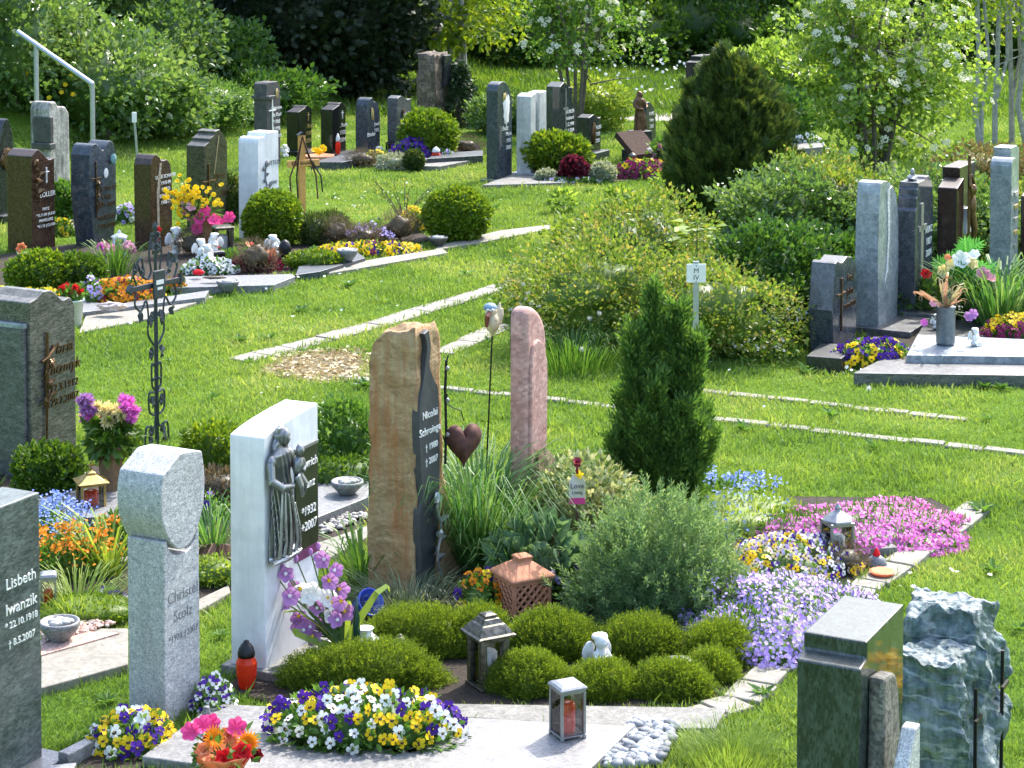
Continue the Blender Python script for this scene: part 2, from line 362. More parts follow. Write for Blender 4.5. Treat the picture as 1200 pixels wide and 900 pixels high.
L_herb = leafm('herb_leaf', [(.04, .11, .018), (.08, .18, .03), (.13, .25, .04)], .35)
L_pale = leafm('pale_green_leaf', [(.12, .2, .03), (.2, .3, .04), (.3, .38, .06)], .35)
L_grey = leafm('silver_leaf', [(.2, .24, .17), (.32, .36, .27), (.42, .46, .36)], .25)
L_heath = leafm('heather_leaf', [(.07, .06, .035), (.13, .1, .06), (.2, .15, .1)], .2)
L_bur = leafm('burgundy_leaf', [(.05, .006, .012), (.12, .012, .03), (.2, .03, .05)], .3)
L_tuft = leafm('ornamental_grass', [(.04, .13, .03), (.08, .2, .04), (.2, .32, .12)], .35)
L_grass = leafm('lawn_blade', [(.085, .165, .034), (.13, .235, .04), (.18, .285, .05), (.25, .345, .075), (.36, .4, .16)], .42, rough=.55, patch=.9, glow=1.3)
P_yel = petal('yellow_petal', (.85, .52, .01), (.9, .68, .03)); P_org = petal('orange_petal', (.8, .2, .01), (.9, .38, .02))
P_pur = petal('purple_petal', (.05, .015, .22), (.11, .03, .36)); P_whi = petal('white_petal', (.8, .8, .78)); P_lil = petal('lilac_petal', (.42, .32, .75), (.66, .56, .88))
P_mag = petal('magenta_petal', (.68, .1, .5), (.82, .26, .66)); P_pnk = petal('pink_petal', (.8, .3, .45), (.88, .55, .6)); P_red = petal('red_petal', (.62, .012, .02), (.8, .04, .05))
P_blu = petal('blue_petal', (.2, .3, .75), (.4, .5, .88)); P_hot = petal('hot_pink_petal', (.75, .04, .24), (.85, .12, .36)); P_plum = petal('plum_petal', (.4, .16, .44), (.6, .32, .62)); P_creamw = petal('creamy_white_petal', (.72, .72, .55), (.82, .82, .7))
P_crm = petal('cream_petal', (.85, .72, .36), (.9, .82, .5)); P_dkr = petal('dark_red_petal', (.18, .008, .02), (.3, .02, .04)); P_coral = petal('coral_petal', (.85, .22, .1), (.9, .4, .2))
E_dark = plain('flower_eye_dark', (.015, .005, .02), .7); E_yel = plain('flower_eye_yellow', (.8, .5, .03), .6)

# ------------------------------------------------------------------ naming
def tag(o, label=None, cat=None, group=None, kind=None):
    if label: o['label'] = label
    if cat: o['category'] = cat
    if group: o['group'] = group
    if kind: o['kind'] = kind
    return o
def thing(name, label, cat, loc, rz=0, group=None):
    o = bpy.data.objects.new(name, None); C.objects.link(o); o.empty_display_size = .1
    o.location = tuple(loc); o.rotation_euler = (0, 0, rz); return tag(o, label, cat, group)
def at(x, y, z=0.0):
    p = G(x, y, z); return (float(p[0]), float(p[1]), float(z))
def text(s, size, mat, parent, x, z, y=-.0015, name='inscription', dep=.002, align='CENTER', shear=0, lines=1.25):
    if '\n' in s:
        for i, q in enumerate(s.split('\n')): text(q, size, mat, parent, x, z - i * size * lines, y, name, dep, align, shear)
        return
    cu = bpy.data.curves.new(name, 'FONT'); cu.body = s; cu.size = size; cu.align_x = align; cu.align_y = 'TOP'; cu.extrude = dep; cu.shear = shear; cu.space_line = lines; cu.resolution_u = 3
    t = bpy.data.objects.new(name, cu); C.objects.link(t); dg = bpy.context.evaluated_depsgraph_get()
    me = bpy.data.meshes.new_from_object(t.evaluated_get(dg)); bpy.data.objects.remove(t); bpy.data.curves.remove(cu)
    me.materials.clear(); me.materials.append(mat)
    o = bpy.data.objects.new(name, me); C.objects.link(o); o.parent = parent; o.location = (x, y, z); o.rotation_euler = (PI / 2, 0, 0)
    return o
def remesh(o, vox, sm=2):
    m = o.modifiers.new('weld', 'REMESH'); m.mode = 'VOXEL'; m.voxel_size = vox; m.use_smooth_shade = True
    if sm: s = o.modifiers.new('soften', 'SMOOTH'); s.iterations = sm; s.factor = .5
    return o
# ------------------------------------------------------------------ light
SUN_AZ, SUN_EL = math.radians(33), math.radians(50)      # from +Y towards +X, behind the scene
w = bpy.data.worlds.new('World'); SC.world = w; w.use_nodes = True
nt = w.node_tree; bg = nt.nodes['Background']; sk = nt.nodes.new('ShaderNodeTexSky'); sk.sky_type = 'NISHITA'; sk.sun_disc = False
sk.sun_elevation = SUN_EL; sk.sun_rotation = SUN_AZ; sk.dust_density = 2.5
nt.links.new(sk.outputs[0], bg.inputs[0]); bg.inputs[1].default_value = .15
sl = bpy.data.lights.new('sun', 'SUN'); sl.energy = 2.1; sl.angle = math.radians(.55); sl.color = (1, .95, .86)
so = bpy.data.objects.new('sun', sl); C.objects.link(so)
sd = Vector((math.sin(SUN_AZ) * math.cos(SUN_EL), math.cos(SUN_AZ) * math.cos(SUN_EL), math.sin(SUN_EL)))
so.rotation_euler = sd.to_track_quat('Z', 'Y').to_euler()
SC.view_settings.view_transform = 'Standard'; SC.view_settings.look = 'None'; SC.view_settings.gamma = 1; SC.view_settings.exposure = 1.88
cy = SC.cycles; cy.max_bounces = 7; cy.diffuse_bounces = 3; cy.glossy_bounces = 3; cy.transmission_bounces = 4; cy.transparent_max_bounces = 6; cy.caustics_reflective = False; cy.caustics_refractive = False
cy.use_denoising = True; cy.sample_clamp_indirect = 4; cy.use_adaptive_sampling = True; cy.adaptive_threshold = .015

# ------------------------------------------------------------------ ground
BA = np.array([-5.75, 23.5]); BN = np.array([-.91, .41])
def bankz(x, y):
    x = np.asarray(x, float); y = np.asarray(y, float)
    s = (x - BA[0]) * BN[0] + (y - BA[1]) * BN[1]
    k = np.clip((-x - .3) / 1.6, 0, 1); k = k * k * (3 - 2 * k)
    z = .62 * .5 * (s + np.sqrt(s * s + .15)) - .03
    return np.minimum(np.maximum(z, 0), 5) * k
xs = np.unique(np.concatenate([np.linspace(-260, -14, 24), np.linspace(-14, 14, 113), np.linspace(14, 260, 24)]))
ys = np.unique(np.concatenate([np.linspace(-40, 5, 10), np.linspace(5, 50, 181), np.linspace(50, 420, 30)]))
X, Y = np.meshgrid(xs, ys); V = np.stack([X.ravel(), Y.ravel(), bankz(X.ravel(), Y.ravel())], 1); nx = len(xs)
f = np.array([(j * nx + i, j * nx + i + 1, (j + 1) * nx + i + 1, (j + 1) * nx + i) for j in range(len(ys) - 1) for i in range(nx - 1)])
m, nt, b, o_ = newmat('turf_ground'); L = nt.links
g_ = nd(nt, 'ShaderNodeNewGeometry'); n1 = nd(nt, 'ShaderNodeTexNoise', Scale=1.3, Detail=8.0, Roughness=.65); n2 = nd(nt, 'ShaderNodeTexNoise', Scale=45.0, Detail=5.0)
L.new(g_.outputs['Position'], n1.inputs['Vector']); L.new(g_.outputs['Position'], n2.inputs['Vector'])
mm = nd(nt, 'ShaderNodeMath', operation='MULTIPLY_ADD'); mm.inputs[1].default_value = .5; L.new(n1.outputs['Fac'], mm.inputs[0]); ml = nd(nt, 'ShaderNodeMath', operation='MULTIPLY'); ml.inputs[1].default_value = .5; L.new(n2.outputs['Fac'], ml.inputs[0]); L.new(ml.outputs[0], mm.inputs[2])
r = ramp(nt, [(.3, (.05, .085, .012)), (.5, (.09, .17, .016)), (.7, (.14, .22, .03))], mm.outputs[0]); L.new(r.outputs[0], b.inputs['Base Color']); b.inputs['Roughness'].default_value = .95; b.inputs['Specular IOR Level'].default_value = .1
bp = nd(nt, 'ShaderNodeBump', Strength=.8, Distance=.03); L.new(n2.outputs['Fac'], bp.inputs['Height']); L.new(bp.outputs[0], b.inputs['Normal'])
tag(MB().add(V, [f], 0, True).build('ground', m), 'bright green cemetery lawn running back to the wooded slope', 'ground', kind='structure')

EXCL = []          # plan outlines where no lawn grows
def gp(pts, z=0.0): return [G(x, y, z) for x, y in pts]
def area(pts, ex=True):
    P = gp(pts)
    if ex: EXCL.append([tuple(p[:2]) for p in P])
    return P
# ---- paths: long strips of pale flags laid in the turf
def strip(p0, p1, wd, n, gap=.012, jit=.012, z=(-.05, .012), seed=0, ex_=.03):
    """a row of n flags from plan point p0 to p1"""
    g = np.random.default_rng(seed); p0 = np.array(p0[:2]); p1 = np.array(p1[:2]); d = p1 - p0; L_ = np.linalg.norm(d); d /= L_; q = np.array([-d[1], d[0]]); mb = MB()
    cut = np.cumsum(g.uniform(.7, 1.3, n)); cut = np.concatenate([[0], cut / cut[-1]]) * L_
    for i in range(n):
        a, b_ = cut[i] + gap / 2, cut[i + 1] - gap / 2; j = lambda: g.uniform(-jit, jit)
        pts = [p0 + d * (a + j() * .4) - q * (wd / 2 + j()), p0 + d * (b_ + j() * .4) - q * (wd / 2 + j()), p0 + d * (b_ + j() * .4) + q * (wd / 2 + j()), p0 + d * (a + j() * .4) + q * (wd / 2 + j())]
        mb.add(*slabpoly(pts, z[0], z[1] + g.uniform(-.004, .004)))
    e = ex_; EXCL.append([tuple(p0 - q * (wd / 2 - e)), tuple(p1 - q * (wd / 2 - e)), tuple(p1 + q * (wd / 2 - e)), tuple(p0 + q * (wd / 2 - e))])
    return mb
def line(px, wd, n, label, seed=0, name='path', z=(-.05, .014)):
    mb = MB()
    for i in range(len(px) - 1):
        s = strip(G(*px[i]), G(*px[i + 1]), wd, max(1, n // (len(px) - 1)), seed=seed + i, z=z); s_v = np.concatenate(s.v); mb.add(s_v, [np.concatenate([q[0] for q in s.f if q[0].shape[1] == k]) for k in {q[0].shape[1] for q in s.f}])
    o = mb.build(name, S_flag, bevel=.004, seg=1); return tag(o, label, 'path', kind='structure')
line([(278, 424), (440, 382), (640, 321)], .19, 10, 'diagonal path of pale flags across the middle lawn', 3)
line([(395, 443), (620, 467), (900, 499), (1215, 535)], .08, 18, 'narrow line of kerb flags crossing the lawn behind the conifer', 5, z=(-.05, .016))
line([(815, 458), (1000, 478), (1135, 493)], .08, 8, 'short row of flags half lost in the turf at right', 8, z=(-.05, .014))
line([(516, 415), (592, 381)], .17, 3, 'short flag row between the two tall rock steles', 9)
line([(640, 137), (900, 139)], 1.0, 6, 'pale gravel path before the wood', 11)
mp = area([(302, 438), (335, 416), (420, 408), (433, 421), (430, 446), (378, 450)], False)
EXCL.append([tuple(p[:2]) for p in gp([(318, 436), (345, 420), (410, 415), (425, 424), (420, 441), (378, 445)])])
tag(MB().add(*slabpoly(mp, -.03, .006)).build('mulch_patch', plain('dry_mulch', (.3, .24, .14), .95, var=.5, sc=40, bump=.8)), 'bare patch of straw coloured mulch beside the path', 'mulch', kind='stuff')
cv = fill(mp, 1500); P3 = np.c_[cv, RN.uniform(.008, .02, len(cv))]
a_ = RN.uniform(0, 2 * PI, len(cv)); v, fs = scat(leafT(.22, .05), P3, np.c_[np.cos(a_), np.sin(a_), RN.uniform(-.1, .35, len(cv))], RN.uniform(.025, .06, len(cv)))
tag(MB().add(v, fs).build('straw_litter', leafm('straw', [(.42, .33, .18), (.6, .5, .3), (.3, .22, .1)], .1)), 'dry chips and straw on the bare patch', 'mulch', kind='stuff')

# ---- beds (soil sheets a little above the turf base)
def bed(px, name, label, mat=None, z=.012):
    P = area(px); o = MB().add(*slabpoly(P, -.05, z)).build(name, mat or M_soil)
    return tag(o, label, 'soil', kind='structure')
bed([(260, 808), (330, 832), (520, 832), (832, 832), (905, 765), (985, 700), (1020, 668), (1118, 600), (1090, 586), (900, 584), (760, 600), (640, 606), (560, 640), (432, 690), (372, 735)], 'soil_bed', 'dark soil of the planted grave with the heath mounds')
bed([(0, 560), (0, 700), (60, 726), (150, 726), (270, 700), (372, 650), (432, 612), (432, 560), (380, 548), (262, 570), (90, 545)], 'soil_bed', 'soil of the crowded grave plots at the left')
bed([(90, 905), (120, 862), (200, 862), (170, 905)], 'soil_bed', 'strip of dark soil at the foot of the pale speckled stone')
bed([(0, 372), (0, 300), (80, 288), (235, 282), (300, 290), (410, 286), (460, 260), (510, 282), (400, 304), (330, 322), (215, 340), (100, 365)], 'soil_bed', 'soil under the flower graves of the left row')
bed([(360, 196), (420, 178), (560, 168), (566, 180), (510, 190), (440, 196)], 'soil_bed', 'soil of the far flower grave at the back')
bed([(625, 214), (640, 200), (800, 196), (800, 208), (720, 214)], 'soil_bed', 'soil of the far grave with burgundy flowers')
bed([(945, 430), (990, 398), (1200, 380), (1215, 440), (1010, 437)], 'soil_bed', 'soil of the graves at the right')

# ---- lawn
def lawn():
    n = 800000; d = 7 + (RN.uniform(0, 1, n * 2) ** 1.35) * 27
    d = d[:n]; x = RN.uniform(-.275, .275, n) * d * 1.0
    P = np.c_[x, d]; keep = np.ones(n, bool)
    for e in EXCL: keep &= ~inpoly(P, e)
    s = (P[:, 0] - BA[0]) * BN[0] + (P[:, 1] - BA[1]) * BN[1]; keep &= ~((s > .6) & (P[:, 0] < -1.2))
    P = P[keep]; n = len(P); z = bankz(P[:, 0], P[:, 1])
    P3 = np.c_[P, z - .004]; q = nz(P3 * np.array([1, 1, 0]), 1.1, 2, 4); q2 = nz(P3, 5, 3, 2)
    h = (.034 + .012 * q + .01 * q2 + RN.uniform(-.012, .018, n)); h = np.clip(h, .014, .08)
    tall = RN.uniform(0, 1, n) < .012; h[tall] *= 1.8
    wf = np.clip(P[:, 1] / 8, 1, 4) ** .6
    Z = np.c_[RN.normal(0, .35, n), RN.normal(0, .35, n), np.ones(n)]
    v, fs = scat(bladeT(.055, .35), P3, Z, np.c_[np.maximum(h, .03) * wf * .95, h, h])
    tag(MB().add(v, fs).build('lawn_grass', L_grass), 'short bright green lawn grass between the graves', 'grass', kind='stuff')
    n = 60000; y = RN.uniform(29.5, 38.5, n); x = RN.uniform(-.1, .3, n) * y; P = np.c_[x, y]; z = bankz(x, y); h = np.clip(.11 + .06 * nz(np.c_[P, z], .8, 5, 3) + RN.uniform(-.05, .06, n), .05, .4)
    v, fs = scat(bladeT(.06, .3), np.c_[P, z], np.c_[RN.normal(0, .3, n), RN.normal(0, .3, n), np.ones(n)], np.c_[h * 1.4, h, h]); tag(MB().add(v, fs).build('meadow_grass', leafm('meadow_blade', [(.06, .13, .015), (.1, .19, .022), (.17, .25, .04)], .42, patch=.6)), 'longer meadow grass before the wood', 'grass', kind='stuff')
    q = 260; y = RN.uniform(30, 37, q); x = RN.uniform(.02, .2, q) * y; v, fs = scat(starT(7, .3, .3), np.c_[x, y, .25 + RN.uniform(-.05, .1, q)], RN.normal(0, .5, (q, 3)) + np.array([0, -.8, .4]), RN.uniform(.02, .035, q)); tag(MB().add(v, fs).build('meadow_flowers', P_whi), 'white seed heads dotted through the meadow before the wood', 'flowers', kind='stuff')
    # daisies and broad weed leaves in the turf
    dm = 330; y = 8 + RN.uniform(0, 1, dm * 4) ** 1.0 * 19; x = RN.uniform(-.25, .25, dm * 4) * y; Q = np.c_[x, y]; kk = np.ones(len(Q), bool)
    for e in EXCL: kk &= ~inpoly(Q, e)
    kk &= nz(np.c_[Q, np.zeros(len(Q))], 1.3, 6, 3) > .45; Q = Q[kk][:dm]
    v, fs = scat(starT(7, .2, .15), np.c_[Q, bankz(Q[:, 0], Q[:, 1]) + RN.uniform(.05, .085, len(Q))], np.c_[RN.normal(0, .3, len(Q)), RN.normal(-.2, .3, len(Q)), np.ones(len(Q))], RN.uniform(.011, .017, len(Q)))
    tag(MB().add(v, fs).build('lawn_daisies', P_whi), 'tiny white daisies dotted over the lawn', 'daisies', kind='stuff')
    Q = []
    for _ in range(150):
        yy = 8 + RN.uniform() ** 1.2 * 16; xx = RN.uniform(-.25, .25) * yy; p = np.array([[xx, yy]])
        if not any(inpoly(p, e)[0] for e in EXCL): Q.append((xx, yy))
    PP = []; ZZ = []; SS = []
    for xx, yy in Q:
        k = RN.integers(7, 13); sz = RN.uniform(.05, .1)
        for i in range(k): a = 2 * PI * i / k + RN.uniform(-.3, .3); PP.append((xx, yy, .01)); ZZ.append((math.cos(a), math.sin(a), RN.uniform(.25, 1.0))); SS.append(sz * RN.uniform(.7, 1.2))
    v, fs = scat(broadT(.16, .06), PP, ZZ, SS, roll=(0, 0, 1)); tag(MB().add(v, fs).build('lawn_weeds', L_herb), 'broad leaved weeds growing in the turf', 'weeds', kind='stuff')

# ------------------------------------------------------------------ plants
def leafball(n, r, T, size, amp=.15, fs=1.6, seed=0, inner=.6, up=.3, lo=0, hi=PI, jit=.5, clump=0):
    """leaf set of a rounded bush: centre at origin"""
    g = np.random.default_rng(seed + 101); P, Z = shellpts(n, (1, 1, 1), g, lo, hi, inner)
    k = 1 + amp * nz(Z, fs, seed) + (clump * nz(Z, fs * 4, seed + 3) if clump else 0); P = P * k[:, None] * np.array(r)
    D = Z * np.array([1, 1, 1]) + np.array([0, 0, up]) + g.normal(0, jit, Z.shape)
    return scat(T, P, D, size * g.uniform(.65, 1.3, len(P)), rng=g)
def bush(name, label, cat, pos, r, mat, n, size, T=None, group=None, core=.72, amp=.12, seed=0, up=.3, lift=None, parent=None, inner=.68, clump=.06, corem=None, jit=.5):
    """rounded shrub on the ground: leaves in a shell round a leafy inner mass, short stem"""
    o = thing(name, label, cat, pos, 0, group); lift = r[2] * .92 if lift is None else lift; mb = MB()
    v, fs = leafball(n, r, T or leafT(.32, .08), size, amp, 1.6, seed, inner, up, jit=jit, clump=clump); v = v + np.array([0, 0, lift]); 
    v[:, 2] = np.maximum(v[:, 2], .004); mb.add(v, fs)
    if core:
        bv, bf = ball((0, 0, lift), tuple(q * core for q in r), 18, amp * 1.2, 2.4, seed); bv[:, 2] = np.maximum(bv[:, 2], .0); mb.add(bv, bf, 0, True)
    mb.build('foliage', mat, o)
    MB().add(*tube([(0, 0, -.03), (.01, 0, lift * .5), (0, .01, lift)], [r[0] * .08, r[0] * .06, r[0] * .04], 6)).build('stem', M_bark, o)
    return o
def tree(name, label, pos, h, rc, mat, n, size, group=None, z0=.25, trunkr=.12, bark=None, seed=0, T=None, flow=None, cone=False, nl=9, lean=0, clumps=16, cs=.42, cat='tree'):
    """trunk, limbs and a crown made of leaf clumps spread over limb ends"""
    g = np.random.default_rng(seed + 31); o = thing(name, label, cat, pos, 0, group); tb = MB(); cm = MB()
    top = np.array([lean, 0, h]); tp = [np.array([0, 0, -.1]) + top * t * np.array([1, 1, .82]) + np.append(g.normal(0, .04 * h * t, 2), 0) * .6 for t in np.linspace(0, 1, 6)]
    tb.add(*tube(tp, np.linspace(trunkr, trunkr * .25, 6), 8))
    cl = []
    for i in range(clumps):
        t = z0 + (1 - z0) * (i + .5) / clumps; a = i * 2.4 + g.uniform(-.4, .4)
        rr = rc * (1.05 - t if cone else math.sin(PI * min(1, .18 + .8 * (t - z0) / (1 - z0))) ** .6) * g.uniform(.55, 1)
        c = np.array([lean * t + rr * math.cos(a), rr * math.sin(a), h * t]); cl.append((c, g.uniform(.7, 1.2) * cs * (rc if not cone else rc * (1.15 - t))))
    for c, s in cl[::max(1, clumps // nl)]:
        b0 = np.array([lean * .6 * c[2] / h, 0, c[2] * .6]); md = (b0 + c) / 2 + g.normal(0, .05, 3) * h * .3
        tb.add(*tube([b0, md, c], [trunkr * .45, trunkr * .3, trunkr * .1], 6))
    per = n // clumps
    for i, (c, s) in enumerate(cl):
        v, fs = leafball(per, (s, s, s * .75), T or leafT(.3, .1), size, .35, 1.8, seed * 20 + i, .2, -.1 if not cone else .1, jit=.8); v = v + c; v[:, 2] = np.maximum(v[:, 2], .02); cm.add(v, fs)
    tb.build('trunk', bark or M_bark, o); cm.build('crown', mat, o); return o
# ------------------------------------------------------------------ wood, bank and far planting
def gz(x, y): return (float(x), float(y), float(bankz(x, y)))
for i, (x, y, r) in enumerate([(-1.2, 41, 2.4), (1.6, 42.5, 2.5), (4.2, 41, 2.4), (6.6, 42.5, 2.4), (9.2, 41, 2.4), (12, 44, 2.6), (0, 47, 3), (3.4, 48, 3), (7, 48, 3), (11, 49, 3), (-4, 46, 3)]):
    near = i < 6
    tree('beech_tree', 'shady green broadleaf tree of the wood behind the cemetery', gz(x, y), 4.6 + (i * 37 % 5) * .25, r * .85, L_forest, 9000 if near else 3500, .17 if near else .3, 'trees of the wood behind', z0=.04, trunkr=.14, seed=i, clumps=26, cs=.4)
for i in range(16):      # undergrowth along the wood's edge
    x = -1.5 + i * .95; y = 37.2 + (i * 53 % 7) * .22
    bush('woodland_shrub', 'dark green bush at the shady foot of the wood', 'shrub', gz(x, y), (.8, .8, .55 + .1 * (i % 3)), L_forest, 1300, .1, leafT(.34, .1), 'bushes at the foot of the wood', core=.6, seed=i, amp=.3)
for i, (px, py, r, h) in enumerate([(418, 122, 1.0, 6), (356, 124, 1.1, 6.5), (292, 116, 1.1, 6.5), (250, 108, 1.1, 6.2), (205, 92, 1.0, 6)]):
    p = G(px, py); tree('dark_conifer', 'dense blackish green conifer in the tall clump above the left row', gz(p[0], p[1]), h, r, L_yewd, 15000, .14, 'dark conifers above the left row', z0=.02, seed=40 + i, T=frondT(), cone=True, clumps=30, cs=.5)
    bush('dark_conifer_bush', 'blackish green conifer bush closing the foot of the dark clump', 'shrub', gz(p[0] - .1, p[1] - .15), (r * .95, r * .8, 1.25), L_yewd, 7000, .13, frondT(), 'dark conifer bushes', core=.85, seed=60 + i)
# left bank thicket
U_ = np.array([.41, .91]); k = 0
for row, (s, hh) in enumerate([(.1, .5), (.95, .62), (1.9, .72), (2.9, .8), (4.0, .85), (5.2, .9)]):
    for t in np.arange(-2.2 + .35 * row, 11.5 - .45 * row, 1.12):
        k += 1; g = np.random.default_rng(500 + k); p = BA + U_ * (t + g.uniform(-.2, .2)) + BN * (s + g.uniform(-.2, .2))
        if row > 0 and row > 5 - (t - 2.0) * .75: continue
        if t > 6.7 or (t > 6.2 and row > 0): continue
        if row < 2 and t < 1.3: continue
        kind = (0 if g.uniform() < .5 else 1) if t < 5.6 else 2
        bush('thicket_shrub', ['bright leafy shrub in the thicket on the left slope', 'pale silvery green willow shrub in the thicket on the left slope', 'deep green shrub at the lower end of the slope thicket'][kind], 'shrub', gz(*p), (.72 + g.uniform(-.1, .15), .72, (hh + g.uniform(-.1, .25)) * (1 if t < 3.2 else .8)),
             [L_bank, leafm('willow_leaf', [(.06, .15, .03), (.13, .24, .055), (.24, .34, .12)], .4, rough=.4, patch=1.5), L_bankd][kind], [3200, 3800, 3600][kind], [.085, .06, .075][kind], broadT(.34, .1) if kind != 1 else leafT(.2, .08), ['bright shrubs on the left slope', 'willow shrubs on the left slope', 'deep green shrubs on the left slope'][kind], core=.6, amp=.35, clump=.2, seed=k, inner=.5, jit=.7)
o = MB(); pts = [G(*q) for q in [(70, 46), (78, 48), (66, 55), (36, 150), (110, 25)]]
# yellow blossoms in the thicket
Q = np.array([(-5.75, 25.2, .95), (-5.7, 25.4, 1.2), (-5.82, 25.3, 1.05), (-5.9, 25.6, 1.3), (-5.3, 25.0, .7)]); Q = np.repeat(Q, 5, 0) + RN.normal(0, .07, (25, 3))
v, fs = scat(starT(5, .4, .2), Q, np.tile([0, -1, .5], (25, 1)) + RN.normal(0, .3, (25, 3)), .035); tag(MB().add(v, fs).build('broom_blossom', P_yel), 'sparse yellow blossoms showing in the slope thicket', 'blossom', kind='stuff')

def solve(fn, target, lo, hi):
    s = 1 if fn(hi) > fn(lo) else -1
    for _ in range(40):
        m = (lo + hi) / 2
        if (fn(m) - target) * s > 0: hi = m
        else: lo = m
    return (lo + hi) / 2
def dims(xl, xc, xr, yb, yt, A=UA):
    P = G(xc, yb); u, v = uv(A)
    w = solve(lambda a: PX(P + u * a)[0], xr, .02, 3); t = solve(lambda a: PX(P + v * a)[0], xl, .01, 1.5)
    return P, w, t, HT(yb, yt), math.radians(90 - A)
def smooth(pts, n=5):
    """Catmull-Rom through an open list of points"""
    p = [np.array(q, float) for q in pts]; p = [2 * p[0] - p[1]] + p + [2 * p[-1] - p[-2]]; out = []
    for i in range(1, len(p) - 2):
        for k in range(n):
            t = k / n; out.append(.5 * (2 * p[i] + (p[i + 1] - p[i - 1]) * t + (2 * p[i - 1] - 5 * p[i] + 4 * p[i + 1] - p[i + 2]) * t * t + (3 * p[i] - p[i - 1] - 3 * p[i + 1] + p[i + 2]) * t ** 3))
    out.append(p[-2]); return [tuple(q) for q in out]
def stone(label, xl, xc, xr, yb, yt, prof, mat, A=UA, group=None, bevel=.006, d=None, name='gravestone', sink=.05, body=True):
    P, w, t, h, rz = d or dims(xl, xc, xr, yb, yt, A)
    o = thing(name, label, 'gravestone', P, rz, group); o['w'] = w; o['h'] = h; o['t'] = t
    if body:
        pr = [(0, -sink), (w, -sink)] + [(x * w, z * h) for x, z in prof]
        MB().add(*prism(pr, 0, t)).build('stone_body', mat, o, bevel=bevel)
    return o, w, h, t
def plinth(o, w, t, h, mat, ex=.05, fr=.08, bk=.03):
    MB().add(*box(-ex, w + ex, -fr, t + bk, -.04, h)).build('plinth', mat, o, bevel=.005)
def cross_(o, x, z, hh, ww, mat, th=.012, y=-.012, fig=False, name='cross', rough=0):
    mb = MB(); mb.add(*box(x - th / 2, x + th / 2, y, -.0005, z - hh, z)); mb.add(*box(x - ww / 2, x + ww / 2, y * .9, -.0005, z - hh * .3 - th / 2, z - hh * .3 + th / 2)); return mb.build(name, mat, o, bevel=.002)
def rosevine(o, x, z0, z1, mat, wd=.04, n=6, name='relief', y=-.015, seed=0):
    """cast metal stem with leaves and a bloom, standing off the face"""
    g = np.random.default_rng(seed); zz = np.linspace(z0, z1, 10); pts = [(x + wd * .35 * math.sin(i * 1.1 + seed), y, q) for i, q in enumerate(zz)]
    mb = MB().add(*tube(pts, .006, 6))
    for i in range(n):
        q = pts[1 + i * 8 // n]; s = 1 if i % 2 else -1
        v, fs = scat(broadT(.4, .12), [q], [(s, -.3, .5)], [wd * g.uniform(.8, 1.2)], roll=(0, 1, 0)); mb.add(v, fs)
    mb.add(*ball(pts[-1], (wd * .45, .018, wd * .5), 10, .25, 4, seed)); mb.add(*ball((x, y - .004, z0 + (z1 - z0) * .55), (wd * .35, .015, wd * .35), 8, .25, 4, seed + 1))
    return mb.build(name, mat, o)
def arch(x0, x1, z0, z1, n=10): return [(x1 - (x1 - x0) * (.5 - .5 * math.cos(PI * i / n)), z0 + (z1 - z0) * math.sin(PI * i / n)) for i in range(n + 1)]
R_ = lambda pts: pts[::-1]       # profiles are written left to right along the top and turned for the outline
GA, GB, GC, GD, GE = 'gravestones of the front row', 'gravestones of the left plots', 'gravestones of the back left row', 'gravestones of the far centre row', 'gravestones at the right'

# ---- front row
o, w, h, t = stone('dark grey-green granite headstone with white lettering, cut by the lower left picture edge', -70, -26, 50, 938, 606, R_([(0, 1), (1, 1.0)]), S_grngrey, group=GA)
text('Lisbeth\nIwanzik', .056, M_white_l, o, w * .69, h * .74, lines=1.6); text('* 22.10.1918\n† 8.5.2007', .034, M_white_l, o, w * .69, h * .58, lines=1.9)
plinth(o, w, t, .03, S_slab, .06)
d = dims(151, 194, 235, 852, 636); P, w, t, h, rz = d
notch = [(w * (.52 - .42 * math.cos(a)), h - .075 * math.sin(a)) for a in np.linspace(0, PI, 14)]
o, w, h, t = stone('pale speckled granite stele with a rounded block set in its hollowed top', 0, 0, 0, 0, 0, [], S_pale, d=d, group=GA, body=False)
MB().add(*prism([(0, -.05), (w, -.05), (w, h)] + notch[::-1] + [(0, h)], 0, t)).build('stone_body', S_pale, o, bevel=.005)
hw = w * 1.17; x0 = -w * .1; zb = h - .05; hh = HT(852, 545) - zb
hp = smooth([(.52, .0), (.68, .03), (.86, .17), (1.0, .42), (1.03, .72), (.97, 1.0)], 6) + [(.76, 1.05), (.44, 1.07)] + smooth([(.02, .9), (-.04, .7), (-.01, .42), (.15, .17), (.34, .03), (.5, 0)], 6)
MB().add(*prism([(x0 + q * hw, zb + z * hh) for q, z in hp], -.012, t + .02)).build('rounded_head', S_pale, o, bevel=.006)
text('Christel\nStolz', .06, M_grey_l, o, w * .52, h * .72, dep=.0006, y=-.0008); text('*1920 †2007', .036, M_grey_l, o, w * .52, h * .48, dep=.0006, y=-.0008)
